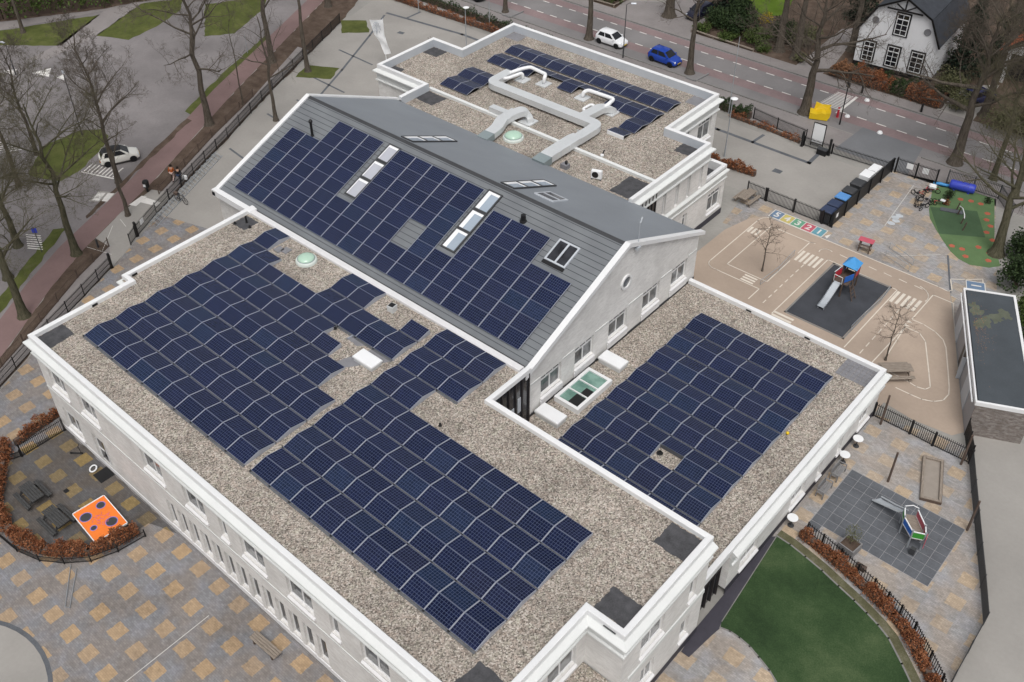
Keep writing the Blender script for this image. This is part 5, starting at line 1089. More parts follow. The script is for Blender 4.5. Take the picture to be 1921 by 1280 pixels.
# ------------------------------------------------------------------ trees, hedges, shrubs
def leaf_cloud(mb, sample, n, size, rnd, flat=.0):
    for _ in range(n):
        p = sample(); s = size * rnd.uniform(.6, 1.4)
        a = Vector((rnd.gauss(0, 1), rnd.gauss(0, 1), rnd.gauss(0, 1))).normalized(); b = a.orthogonal().normalized()
        if rnd.random() < .5: b = a.cross(b)
        c = a * s; d = b * s * rnd.uniform(.5, .9); P = Vector(p)
        mb.add([P - c * .5, P + d * .5, P + c * .5, P - d * .5], [(0, 1, 2, 3)])
def tree_mesh(seed, h, r, first, spread, n_limbs, up=.55, levels=3, dens=1.0, lean=(0, 0), fork=0):
    """(trunk with its limbs, crown of branches and twigs)"""
    rnd = random.Random(seed); T = MB(); K = MB()
    def tw(p, d, L, r, lev):
        n = (4, 4, 3, 2, 1)[lev]; pts = [p]; q = p.copy(); dd = d.copy()
        for i in range(n):
            dd = (dd + Vector((rnd.gauss(0, .16), rnd.gauss(0, .16), rnd.gauss(0, .12) + .06 * up))).normalized(); q = q + dd * (L / n); pts.append(q.copy())
        rr = [r * (1 - .78 * i / n) for i in range(n + 1)]
        (T if lev == 0 else K).tube(pts, rr, 7 if lev == 0 else (4 if lev == 1 else 3), cap=False)
        if lev >= levels: return
        k = int((6 if lev == 0 else 6 if lev == 1 else 5 if lev == 2 else 4) * dens + rnd.random())
        for i in range(k):
            t = .22 + .78 * (i + rnd.random()) / k; j = min(n - 1, int(t * n)); f = t * n - j
            s = pts[j].lerp(pts[j + 1], f); a = (pts[j + 1] - pts[j]).normalized(); o = a.orthogonal().normalized(); o.rotate(Matrix.Rotation(rnd.uniform(0, 2 * pi), 3, a))
            nd = (a * rnd.uniform(.35, .9) + o * rnd.uniform(.5, .95) + Vector((0, 0, .22 * up))).normalized()
            tw(s, nd, L * rnd.uniform(.38, .62) * (1.15 - .45 * t), max(.0075, rr[j] * .5), lev + 1)
    pts = []; p = Vector((0, 0, 0)); N = 9
    for i in range(N + 1):
        t = i / N; pts.append(Vector((lean[0] * t * h + rnd.gauss(0, .018) * h * t, lean[1] * t * h + rnd.gauss(0, .018) * h * t, h * t * .97)))
    rr = [r * (1.0 - .86 * (i / N) ** .9) for i in range(N + 1)]
    base = [pts[0] - Vector((0, 0, .1)), pts[0] + Vector((0, 0, .25)), pts[0].lerp(pts[1], .5)]
    T.tube(base + pts[1:], [r * 1.75, r * 1.25, r * 1.03] + rr[1:], 10, cap=False)
    for i in range(n_limbs):
        t = first + (1 - first) * ((i + rnd.random() * .8) / n_limbs) ** .9; t = min(t, .97); j = min(N - 1, int(t * N)); s = pts[j].lerp(pts[j + 1], t * N - j)
        a = i * 2.4 + rnd.uniform(-.5, .5); el = up * (.55 + .6 * t) + rnd.uniform(-.15, .15)
        d = Vector((cos(a) * cos(el), sin(a) * cos(el), sin(el)))
        L = spread * (1.1 - .55 * ((t - first) / (1 - first))) * rnd.uniform(.75, 1.15)
        tw(s, d, L, max(.02, rr[j] * rnd.uniform(.42, .62)), 0)
    return T, K
def make_tree(name, label, x, y, args, bark='bark', twig='twig', rz=0, group='bare trees'):
    t = thing(name, label, 'tree', (x, y, 0), rz, group); T, K = tree_mesh(*args)
    T.build('trunk', MT[bark], t, smooth=True); K.build('crown', MT[twig], t); return t
GL = 'bare trees along the cycle path'; GR = 'bare trees along the street'
tA = make_tree('bare_tree', 'tall bare tree with a thick grey trunk beside the red path at the rack end', -27.3, 32.0, (11, 18, .36, .34, 6.2, 16, .5, 4, 1.0), rz=.4, group=GL)
tB = make_tree('bare_tree', 'slim bare tree whose trunk stands in front of the parked white car', -24.8, 19.9, (23, 15.5, .24, .38, 4.6, 16, .75, 4, 1.0), rz=1.0, group=GL)
tC = make_tree('bare_tree', 'slim bare tree in a square tree pit beside the entrance paving', -19.3, 17.4, (35, 14.5, .19, .42, 3.8, 15, .7, 4, .9), rz=2.0, group=GL)
tD = make_tree('bare_tree', 'mossy bare tree leaning over the cycle path below the entrance', -17.6, 11.3, (47, 14.5, .34, .36, 6.4, 15, .6, 4, 1.05), 'barkg', 'twigg', .3, GL)
tE = make_tree('bare_tree', 'thick mossy bare tree at the photo edge beside cycle path', -13.3, 4.2, (59, 13.5, .36, .40, 5.4, 13, .65, 4, 1.0), 'barkg', 'twigg', 1.2, GL)
dup(tD, (-18.9, 5.8, 0), 2.6, 'mossy bare tree on the grass strip at the far side of cycle path', GL, (.95, .95, .9))
dup(tD, (-22.5, 8.6, 0), 4.1, 'mossy bare tree in the verge beside the striped parking bay', GL, (.9, .9, .85))
dup(tB, (-31.5, 13.5, 0), 4.4, 'bare tree on the roadside lawn behind the mossy trees', GL, (1.0, 1.0, .9))
dup(tB, (-35.5, 17.5, 0), 3.0, 'small bare tree at the far tip of the lawn patch', GL, (.85, .85, .75))
dup(tC, (-33.4, 11.0, 0), .7, 'bare tree at the lower corner of the roadside lawn', GL, (1.1, 1.1, .95))
tF = make_tree('bare_tree', 'crooked dark bare tree inside the fence by the hall corner', -22.7, 36.9, (61, 11.5, .21, .40, 4.2, 11, .6, 3, .7, (.015, -.012)), rz=.2, group=GL)
dup(tA, (-33.6, 45.1, 0), 2.4, 'thick bare tree between red path and black fence, farther up', GL, (1.0, 1.0, 1.0))
tG = make_tree('bare_tree', 'straight pale trunk standing on the small yard lawn by the fence', -28.7, 46.2, (73, 17, .26, .55, 3.8, 9, .7, 3, .75), rz=.9, group=GL)
tH = make_tree('young_tree', 'thin dark sapling trunk between the low railing and fence', -28.0, 36.8, (79, 11.0, .09, .45, 2.2, 8, .7, 2, .9), rz=.2, group=GL)
dup(tA, (-40.4, 59.4, 0), 3.7, 'bare tree at the far end of the red path', GL, (.95, .95, .95))
dup(tB, (-63.3, 31.0, 0), 1.9, 'bare tree on the far lawn by the dark hedge', GL, (1, 1, .8))
# street side
tI = make_tree('street_tree', 'street tree with a gnarled dark trunk left of the white hatchback', -9.9, 72.2, (83, 12, .40, .50, 4.5, 12, .6, 4, .9), 'bark', 'twig', 0, GR)
dup(tI, (-22.3, 71.9, 0), 1.6, 'street tree trunk at the top edge nearest the flag side', GR, (.75, .75, .9))
dup(tI, (3.6, 72.2, 0), 2.9, 'street tree in a kerbed pit right of the blue car', GR, (.95, .95, 1.0))
tJ = make_tree('street_tree', 'big street tree with low spreading limbs beside the yellow sculpture', 17.2, 72.1, (97, 13, .52, .32, 7.2, 14, .55, 4, 1.1, (-.0, .0)), 'bark', 'twig', .5, GR)
dup(tJ, (32.2, 72.2, 0), 3.4, 'big street tree behind the gate with two white notices', GR, (.95, .95, 1.15))
dup(tI, (8.2, 83.0, 0), 4.0, 'bare trunk standing in the dark garden shrubs, nearer the yellow bush', GR, (1.15, 1.15, 1.2))
dup(tI, (10.5, 82.4, 0), .9, 'bare trunk standing in the dark garden shrubs, nearer the white house', GR, (1.1, 1.1, 1.2))
dup(tI, (-6.4, 83.2, 0), 5.0, 'thick garden tree trunk beside the driveway with the black car', GR, (1.5, 1.5, 1.2))
dup(tD, (35.9, 71.5, 0), 1.1, 'mossy street tree carrying a yellow tag near the bar fence', GR, (.8, .8, .95))
dup(tD, (38.3, 70.1, 0), 5.2, 'mossy bare tree at the right edge above the play corner', GR, (.85, .85, 1.0))
tK = make_tree('bare_tree', 'thick trunk with broken limbs at the edge of the green rubber surface', 40.3, 60.6, (101, 9.5, .46, .42, 6.0, 12, .5, 3, 1.0, (.05, .05)), 'barkg', 'twigg', 1.5, GR)
dup(tJ, (30.8, 82.6, 0), 2.2, 'bare tree crown between white house and orange roof', GR, (.8, .8, .95))
dup(tJ, (38.2, 80.0, 0), 5.1, 'olive twigged tree in front of the orange roofed house', GR, (.8, .8, .85))
dup(tI, (14.3, 88.0, 0), 2.0, 'bare tree behind the big street tree left of the white house', GR, (1.1, 1.1, 1.0))
# young play yard trees
tY = make_tree('young_tree', 'young bare tree with level twigs beside the painted play road', 27.2, 46.4, (103, 4.9, .065, .38, 1.5, 16, .25, 2, 1.0), rz=.3, group='young trees on the tan play surface')
dup(tY, (39.2, 42.8, 0), 1.9, 'young bare tree by the picnic table at the white track', 'young trees on the tan play surface', (1, 1, 1.06))
dup(tY, (-17.8, 54.5, 0), 3.0, 'thin shrubby sapling on the paving behind the back roof corner', None, (.8, .8, .8))
# hedges
def hedge(label, pts, w, h, leaf, n, size=.10, name='hedge', stem=True, wob=.26, cat='hedge'):
    rnd = random.Random(len(label) * 7 + n); b = Vector((pts[0][0], pts[0][1], 0)); t = thing(name, label, cat, b)
    P = [Vector(p[:2]) - b.xy for p in pts]; Ls = [(q - p).length for p, q in zip(P, P[1:])]; tot = sum(Ls)
    ph = [rnd.uniform(0, 6.28) for _ in range(4)]
    def at(s):
        for i, L in enumerate(Ls):
            if s <= L or i == len(Ls) - 1: d = (P[i + 1] - P[i]).normalized(); return P[i] + d * s, Vector((-d.y, d.x))
            s -= L
    def samp():
        s = rnd.uniform(0, tot); p, nn = at(s); k = 1 + wob * (sin(s * 2.1 + ph[0]) + .6 * sin(s * 5.3 + ph[1]) + .5 * sin(s * 9.7 + ph[2]))
        a = rnd.uniform(0, pi); q = rnd.random() ** .35
        x = cos(a) * w / 2 * q * k; z = h * (.06 + .94 * (sin(a) * q) ** .55) * k
        p = p + nn * x; g = rnd.random() < .12; return (p.x + rnd.gauss(0, .05), p.y + rnd.gauss(0, .05), max(.03, z + (rnd.uniform(0, .16) if g else rnd.gauss(0, .03))))
    m = MB(); leaf_cloud(m, samp, n, size, rnd); m.build('foliage', MT[leaf], t)
    c = MB()
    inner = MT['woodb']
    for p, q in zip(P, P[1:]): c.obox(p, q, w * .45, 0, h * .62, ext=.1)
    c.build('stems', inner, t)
    return t
hedge('russet beech hedge curving round the small courtyard play area', [(-1.3, -3.6), (-.1, -4.2), (1.6, -5.6), (3.4, -6.6), (5.3, -7.0), (7.3, -6.8), (8.8, -6.3), (9.9, -5.5), (10.9, -4.5), (11.5, -3.2), (11.75, -1.7)], .85, .95, 'beech', 15000, .105)
fence('low_fence', 'low black mesh fence round the outside of the courtyard beech hedge', 'fence', [(.35, -3.35), (-.2, -4.9), (1.3, -6.2), (3.2, -7.2), (5.3, -7.6), (7.4, -7.4), (9.1, -6.85), (10.4, -5.95), (11.5, -4.8), (12.1, -3.3), (12.35, -1.55)], .6, .07, .016, 1.7, 'black', False)
fence('metal_fence', 'black spiked fence and gate at the front wall corner by the courtyard', 'fence', [(.42, -.15), (.4, -3.3)], 1.15, .12, .03, 2.2)
hedge('narrow russet hedge behind the bar fence at the front wall corner', [(-1.3, .7), (-1.1, -1.2), (-.85, -3.0)], .55, .9, 'beech', 2600)
hedge('long russet hedge arching round the green lawn', off_(LC[1:-1], -1.0), .72, .78, 'beech', 13000, .10)
fence('metal_fence', 'black spiked fence following the arched russet hedge by the lawn', 'fence', off_(LC[1:-1], -1.52), .85, .16, .035, 2.5)
hedge('low russet hedge along the car yard by the annex', [(14.0, 58.0), (17, 58.3), (19.4, 58.5)], .75, .85, 'beech', 4200, .11)
hedge('clipped dark evergreen hedge along the street behind the yard', [(-40, 67.9), (-30, 68.0), (-20, 68.0), (-11, 67.9)], .85, 1.05, 'green', 9000, .13)
hedge('russet beech hedge in front of the clipped evergreen hedge', [(-36, 66.0), (-28, 66.2), (-20, 66.6), (-14, 66.5)], .75, .75, 'beech', 7500, .12)
hedge('short clipped evergreen hedge beside the rear block corner', [(8.5, 67.3), (13.6, 67.6)], .85, 1.1, 'green', 4200, .12)
hedge('sparse russet shrubs under the street fence', [(12.0, 66.7), (15.5, 66.7), (19.6, 66.4)], .6, .5, 'beech', 2000, .11, wob=.5)
hedge('tall dark evergreen hedge at the far corner of the roadside', [(-82, 22), (-69.5, 32), (-62.8, 43.5), (-57, 56)], 4.5, 3.2, 'greenl', 13000, .34)
hedge('low dark hedge behind the log edging of the street garden', [(-19, 81.9), (-13.2, 81.9), (-13.6, 84.5)], .9, .8, 'greenl', 2800, .14)
for i, (x, y, h_, s_) in enumerate(((16.3, 81.4, 1.3, 1.4), (18.9, 81.5, 1.5, 1.5), (20.7, 81.5, 1.45, 1.5), (22.4, 81.6, 1.3, 1.1), (24.3, 81.7, 1.35, 1.3), (26.0, 81.6, 1.3, 1.3))):
    hedge(['pale brown beech bush at the driveway end of the white house hedge', 'russet beech bush second from the driveway in the white house hedge', 'russet beech bush below the middle window of the white house', 'dark green bush between russet ones below the white house', 'small russet beech bush below the last window of the white house', 'russet beech bush at the drive end before the parked blue car'][i],
          [(x - s_ * .75, y), (x + s_ * .75, y + .05)], 1.7, h_ * 1.15, ['beechl', 'beech', 'beech', 'green', 'beech', 'beech'][i], 2300, .14, 'beech_bush', wob=.2, cat='bush')
hedge('dark clipped evergreen hedge along the foot of the white house', [(17.0, 82.9), (26.5, 83.6)], 1.0, 1.05, 'green', 5000, .13)
def shrub(label, x, y, r, h, leaf, n, size=.16, name='shrub'):
    rnd = random.Random(int(x * 31 + y * 17)); t = thing(name, label, 'shrub', (x, y, 0)); cs = [(rnd.uniform(-.5, .5) * r, rnd.uniform(-.5, .5) * r, rnd.uniform(.35, .75) * h, rnd.uniform(.35, .6)) for _ in range(9)]
    def samp():
        c = rnd.choice(cs); v = Vector((rnd.gauss(0, 1), rnd.gauss(0, 1), rnd.gauss(0, 1))).normalized() * rnd.random() ** .3
        return (c[0] + v.x * r * c[3] * 1.2, c[1] + v.y * r * c[3] * 1.2, max(.05, c[2] + v.z * h * c[3] * .75))
    m = MB(); leaf_cloud(m, samp, n, size, rnd); m.build('foliage', MT[leaf], t)
    s = MB()
    for c in cs[:6]: s.tube([(0, 0, 0), (c[0] * .5, c[1] * .5, c[2] * .5), (c[0], c[1], c[2])], [.06, .04, .02], 5)
    s.build('stems', MT['woodb'], t)
for a in ((-.2, 84.6, 2.1, 2.2, 'green', 2600, .22), (2.8, 84.2, 2.0, 1.9, 'green', 2400, .22), (5.0, 83.4, 1.9, 1.6, 'greenl', 2400, .18), (1.2, 87.4, 2.3, 2.8, 'green', 2800, .24), (7.2, 85.6, 2.2, 2.2, 'green', 2400, .22), (-1.4, 82.2, 1.3, .9, 'greenl', 1500, .16), (2.2, 82.2, 1.4, .8, 'greenl', 1500, .16), (6.6, 82.0, 1.2, .8, 'greenl', 1400, .16), (9.6, 86.0, 2.2, 2.4, 'olive', 1800, .2), (11.6, 81.9, 1.1, 1.0, 'olive', 900, .12), (-15.6, 83.2, 1.6, 1.1, 'greenl', 1700, .18)):
    i_ = len([o for o in bpy.data.objects if o.name.startswith('shrub') and o.type == 'EMPTY'])
    shrub(['tall dark rhododendron behind the log edging nearest the black car', 'dark rhododendron in the middle of the street garden', 'lighter green laurel shrub before the yellow flowering bush', 'big dark evergreen mass at the edge of the bright lawn', 'dark shrub between the two garden trunks', 'low green cover at the driveway end of the log edging', 'low green cover midway along the log edging', 'low green cover at the soil end of the log edging', 'brown olive shrub behind the big street tree', 'small twiggy shrub at the mouth of white house drive', 'rounded green shrub in the fenced corner by the upper driveway'][i_], *a)
shrub('yellow flowering bush in the dark garden', 3.6, 88.2, .9, 1.5, 'yellowl', 800, .13, 'flowering_shrub')
shrub('olive green bush beside the blue parked car at the right edge', 33.6, 81.0, 2.6, 2.2, 'olive', 3600, .17); shrub('olive green bush at the right edge above the street', 37.0, 80.4, 2.4, 2.0, 'olive', 3000, .17)
shrub('olive brown shrub against the side wall of the white house', 26.6, 84.6, 1.9, 2.6, 'olive', 2600, .16); shrub('loose olive shrub beside the driveway of the white house right side', 28.2, 82.3, 1.4, 1.9, 'olive', 1700, .15)
shrub('tall dark laurel behind the grey shed', 43.2, 57.2, 1.6, 3.0, 'green', 2600, .2); shrub('laurel bush with bright leaves along the shed back', 45.6, 53.0, 1.7, 2.6, 'greenl', 2600, .18); shrub('dark laurel at the shed corner by the frame edge', 47.0, 50.0, 1.6, 2.4, 'green', 2000, .18); shrub('dark laurel bush next to the broken limbed trunk', 42.0, 61.6, 1.6, 2.4, 'green', 2200, .2)
def conifer(label, x, y, r, h, n):
    rnd = random.Random(int(x * 13 + n)); t = thing('conifer', label, 'tree', (x, y, 0)); MB().tube([(0, 0, 0), (0, 0, h)], [.22, .03], 8).build('trunk', MT['bark'], t)
    def samp():
        z = rnd.random() ** 1.3; a = rnd.uniform(0, 2 * pi); lay = .75 + .25 * sin(z * 38 + 1.5 * sin(a * 3)); q = rnd.random() ** .4 * (1 - z) ** .8 * r * lay
        return (cos(a) * q, sin(a) * q, h * (.06 + .94 * z) - .25 * q)
    m = MB(); leaf_cloud(m, samp, n, .26, rnd); m.build('crown', MT['conif'], t)
conifer('broad dark conifer in the street garden behind the black car', -1.6, 89.0, 3.0, 9.0, 5200); conifer('dark conifer reaching in front of the white house gable edge', 25.6, 90.0, 2.7, 9.5, 5200); conifer('second dark conifer right of the white house roof', 28.2, 94.0, 2.6, 9.0, 4200)
conifer('dark conifer left behind the white house', 11.6, 96.0, 2.6, 9.0, 3600)
for x, y in ((17.2, 83.4), (20.6, 83.2)):
    make_tree('espalier_tree', 'small pollarded tree in front of the white wall %s' % ('below the first window' if x < 19 else 'below the middle window'), x + .9, y, (int(x), 2.0, .07, .6, 1.0, 8, .2, 2, .8), group=None)
# ------------------------------------------------------------------ vehicles
def car(label, x, y, rz, paint, roof=None, L=3.75, W=1.68, H=1.48, front_sign=1, group=None):
    t = thing('parked_car', label, 'car', (x, y, .004), rz, group); hw = W / 2; l = L / 2
    st = [(-l, .62, .45, .66, .80), (-l + .06, .72, .28, .76, .92), (-l + .3, .79, .20, .81, .97), (-l + .8, .82, .18, .83, .96), (-.4, .83, .18, .83, .94), (.5, .83, .18, .83, .93), (.95, .82, .18, .81, .90), (l - .45, .80, .19, .76, .80), (l - .15, .74, .22, .68, .70), (l - .02, .62, .30, .55, .58)]
    k_ = hw / .83; m = MB(); vs = []
    for X, b, zb, tw_, zt in st:
        b *= k_; tw_ *= k_; zm = zb + (zt - zb) * .45
        half = [(b * .86, zb), (b, zb + .08), (b * 1.0, zm), (tw_ * .985, zt - .06), (tw_ * .88, zt), (tw_ * .4, zt + .03)]
        vs += [(X, yy, zz) for yy, zz in half] + [(X, -yy, zz) for yy, zz in reversed(half)]
    n = 12
    fs = [(i * n + k, (i + 1) * n + k, (i + 1) * n + (k + 1) % n, i * n + (k + 1) % n) for i in range(len(st) - 1) for k in range(n)]
    fs += [tuple(range(n)), tuple(reversed(range(len(vs) - n, len(vs))))]
    m.add(vs, fs); body = m.build('body', paint, t, smooth=True)
    es = body.modifiers.new('bevel', 'SUBSURF'); es.levels = es.render_levels = 1
    B = [(.98, .90), (-l + .16, .95)]; Tp = [(.25, H - .04), (-l + .52, H - .02)]
    hb, ht = hw * .93, hw * .74
    G = lambda X, Y, Z: Vector((X, Y, Z))
    fb_, rb_ = B; ft, rt = Tp
    quads = {'windscreen': [G(fb_[0], -hb, fb_[1]), G(fb_[0], hb, fb_[1]), G(ft[0], ht, ft[1]), G(ft[0], -ht, ft[1])], 'rear_window': [G(rb_[0], hb * .94, rb_[1]), G(rb_[0], -hb * .94, rb_[1]), G(rt[0], -ht, rt[1]), G(rt[0], ht, rt[1])]}
    sides = [[G(rb_[0], -hb, rb_[1]), G(fb_[0], -hb, fb_[1]), G(ft[0], -ht, ft[1]), G(rt[0], -ht, rt[1])], [G(fb_[0], hb, fb_[1]), G(rb_[0], hb, rb_[1]), G(rt[0], ht, rt[1]), G(ft[0], ht, ft[1])]]
    cab = MB()
    for q in list(quads.values()) + sides: cab.add(q, [(0, 1, 2, 3)])
    cab.build('pillars', paint, t)
    r = MB(); c = []
    for X, Y, Z in ((ft[0] + .05, ht, ft[1] - .02), (ft[0] - .25, ht * 1.0, ft[1] + .03), (-.4, ht * 1.02, H + .02), (rt[0] + .2, ht, rt[1] + .01), (rt[0] - .08, ht * .95, rt[1] - .04)):
        c += [(X, -Y * 1.03, Z - .05), (X, -Y * .8, Z + .015), (X, 0, Z + .035), (X, Y * .8, Z + .015), (X, Y * 1.03, Z - .05)]
    r.add(c, [(i * 5 + k, i * 5 + k + 1, (i + 1) * 5 + k + 1, (i + 1) * 5 + k) for i in range(4) for k in range(4)]); r.build('roof', roof or paint, t, smooth=True)
    def inset(q, a, b, c_, d, off): # window inside the face q
        nrm = (q[1] - q[0]).cross(q[3] - q[0]).normalized() * off
        P = lambda u, v: q[0].lerp(q[1], u).lerp(q[3].lerp(q[2], u), v) + nrm
        return [P(a, c_), P(b, c_), P(b, d), P(a, d)]
    for k, q in quads.items(): MB().add(inset(q, .06, .94, .08, .93, .012), [(0, 1, 2, 3)]).build(k, MT['cglass'], t)
    for q in sides:
        rev = q[0].x > q[1].x
        for a, b in (((.10, .45), (.49, .90)) if not rev else ((.10, .51), (.55, .90))):
            MB().add(inset(q, a, b, .12, .90, .012), [(0, 1, 2, 3)]).build('side_window', MT['cglass'], t)
    wb = MB(); wb.lathe([(.18, -.09), (.29, -.09), (.31, -.06), (.31, .06), (.29, .09), (.2, .09)], (0, 0, 0), 20)
    rm = MB().lathe([(.001, .075), (.06, .09), (.19, .085), (.2, .07)], (0, 0, 0), 12)
    a_ = MB()
    for X in (1.17, -1.22):
        for s in (1, -1):
            wo_ = wb.build('wheel', MT['tyre'], t, loc=(X, s * (hw - .08), .31), rot=(-s * pi / 2, 0, 0), smooth=False); rm.build('rim', MT['rim'], wo_)
            a_.add([(X + .36 * cos(pi * k / 12), s * (hw + .006), .31 + .36 * sin(pi * k / 12)) for k in range(13)], [tuple(range(13)) if s < 0 else tuple(reversed(range(13)))])
    a_.build('wheel_arch', MT['black'], t)
    for s in (1, -1):
        MB().lathe([(.001, .05), (.08, .045), (.13, .02), (.15, -.02)], (0, 0, 0), 14).build('headlight', MT['lamp'], t, loc=(l - .16, s * hw * .66, .60), rot=(0, pi / 2.6, 0), smooth=True)
        MB().bbox(-.03, .03, -.07, .07, -.12, .12, .02).build('taillight', MT['tail'], t, loc=(-l + .05, s * hw * .78, .72))
        MB().bbox(-.06, .06, -.08, .08, -.05, .06, .02).build('side_mirror', paint, t, loc=(.72, s * (hw + .04), .98))
    for X, s in ((l - .02, 1), (-l - .01, -1)): MB().bbox(-.012, .012, -.25, .25, -.05, .06, .004).build('number_plate', MT['plate'], t, loc=(X, 0, .42))
    MB().box(l - .12, l - .035, -.42, .42, .30, .38).build('grille', MT['black'], t)
    return t
car('white two door hatchback with a black roof parked on striped bay', -28.1, 22.2, R(66.5) , car_paint('ivory car paint', (.74, .73, .68)), MT['black'])
car('white hatchback parked at the kerb of the street', -7.1, 72.75, R(0.5), car_paint('white car paint', (.82, .83, .85)))
car('bright blue hatchback parked at the kerb behind the white one', .1, 72.7, R(-1.5), car_paint('blue car paint', (.012, .055, .36)))
car('dark blue black car facing out of the garden driveway', -3.6, 85.3, R(-95), car_paint('dark car paint', (.012, .013, .03)))
car('dark blue car parked between the white house and olive bushes', 29.2, 85.2, R(70), car_paint('navy car paint', (.03, .035, .10)))
car('black car at the top edge of the street', -28.2, 72.6, R(1), car_paint('black car paint', (.015, .015, .018)))

# ------------------------------------------------------------------ people
def skin_mesh(name, pts, edges, mat, parent, root=0, sub=1):
    me = bpy.data.meshes.new(name); me.from_pydata([p[0] for p in pts], edges, []); me.materials.append(mat)
    o = bpy.data.objects.new(name, me); C.objects.link(o); o.parent = parent
    md = o.modifiers.new('skin', 'SKIN'); md.use_smooth_shade = True
    if not me.skin_vertices: return o
    for i, p in enumerate(pts):
        r = p[1] if isinstance(p[1], tuple) else (p[1], p[1]); sv = me.skin_vertices[0].data[i]; sv.radius = r; sv.use_root = (i == root)
    sb_ = o.modifiers.new('sub', 'SUBSURF'); sb_.levels = sb_.render_levels = sub
    return o
def person(label, x, y, rz, top, trousers, s=1.0, bag=None):
    t = thing('person', label, 'person', (x, y, .015), rz); t.scale = (s, s, s)
    # walking towards +y; left foot ahead
    J = dict(pel=(0, 0, .94), sp=(0, .01, 1.15), ch=(0, .02, 1.34), nk=(0, .03, 1.48), hd=(0, .05, 1.60), tp=(0, .05, 1.70), hl=(-.09, 0, .90), hr=(.09, 0, .90), kl=(-.10, .20, .50), kr=(.10, .04, .48), al=(-.10, .22, .09), ar=(.10, -.24, .12), tl=(-.10, .36, .04), tr=(.10, -.12, .03),
             sl=(-.19, .02, 1.40), sr=(.19, .02, 1.40), el=(-.25, -.10, 1.13), er=(.25, .08, 1.13), wl=(-.24, -.04, .89), wr=(.24, .22, .93), fl=(-.24, .0, .80), fr=(.24, .28, .86))
    rad = dict(pel=(.15, .11), sp=(.13, .10), ch=(.16, .11), nk=.055, hd=.09, tp=.08, hl=.09, hr=.09, kl=.06, kr=.06, al=.045, ar=.045, tl=.035, tr=.035, sl=.06, sr=.06, el=.042, er=.042, wl=.03, wr=.03, fl=.03, fr=.03)
    E_ = [('pel', 'sp'), ('sp', 'ch'), ('ch', 'nk'), ('nk', 'hd'), ('hd', 'tp'), ('pel', 'hl'), ('pel', 'hr'), ('hl', 'kl'), ('hr', 'kr'), ('kl', 'al'), ('kr', 'ar'), ('al', 'tl'), ('ar', 'tr'), ('ch', 'sl'), ('ch', 'sr'), ('sl', 'el'), ('sr', 'er'), ('el', 'wl'), ('er', 'wr'), ('wl', 'fl'), ('wr', 'fr')]
    def mk(nm, keys, k, mat):
        ks = list(keys); ix = {a: i for i, a in enumerate(ks)}
        pts = [(J[a], tuple(q * k for q in (rad[a] if isinstance(rad[a], tuple) else (rad[a],) * 2))) for a in ks]
        return skin_mesh(nm, pts, [(ix[a], ix[b]) for a, b in E_ if a in ix and b in ix], mat, t)
    mk('body', J.keys(), 1.0, MT['skin'])
    mk('jacket', ['sp', 'pel', 'ch', 'sl', 'sr', 'el', 'er', 'wl', 'wr'], 1.28, top); mk('trousers', ['pel', 'hl', 'hr', 'kl', 'kr', 'al', 'ar'], 1.2, trousers)
    MB().lathe([(.11, -.06), (.125, .0), (.12, .07), (.08, .125), (.001, .145)], (0, .04, 1.62), 14).build('hair', MT['hair'], t, smooth=True)
    MB().lathe([(.03, -.02), (.022, .02), (.001, .04)], (0, .145, 1.59), 8).build('nose', MT['skin'], t, smooth=True)
    for a, b in (('al', 'tl'), ('ar', 'tr')):
        p, q = J[a], J[b]; MB().tube([(p[0], p[1] - .05, p[2] - .03), (p[0], (p[1] + q[1]) / 2, (p[2] + q[2]) / 2 - .01), (q[0], q[1] + .03, q[2])], [.055, .058, .035], 8).build('shoe', MT['black'], t, smooth=True)
    for sx, w_, f in ((-1, J['wl'], J['fl']), (1, J['wr'], J['fr'])):
        h_ = MB()
        for i in range(4): h_.tube([f, (f[0] + .012 * (i - 1.5), f[1] + .03 + .006 * i, f[2] - .05 - (.012 if i in (1, 2) else 0)), (f[0] + .010 * (i - 1.5), f[1] + .055, f[2] - .07)], [.013, .011, .007], 6)
        h_.tube([(w_[0], w_[1], w_[2] - .02), (f[0] - .03 * sx, f[1] + .04, f[2] + .01)], [.014, .009], 6); h_.build('fingers', MT['skin'], t, smooth=True)
    return t
cl = lambda n_, c: plain(n_, c, .85, 0, .2, .12, 6, 30, world=False)
person('person in an orange jacket and pale trousers walking along the low railing', -21.0, 23.4, R(25), cl('orange jacket', (.42, .11, .03)), cl('pale trousers', (.50, .38, .34)))
person('person in a black jacket and blue jeans walking beside the one in orange', -20.2, 23.6, R(22), cl('black jacket', (.015, .015, .018)), cl('blue jeans', (.035, .05, .095)))
tag(MB().bbox(-.22, .22, -.09, .09, 0, .42, .05).build('shopping_bag', MT['white'], loc=(-19.83, 23.95, .42), rot=(0, 0, R(22))), 'white shopping bag carried by the walker in black', 'bag')

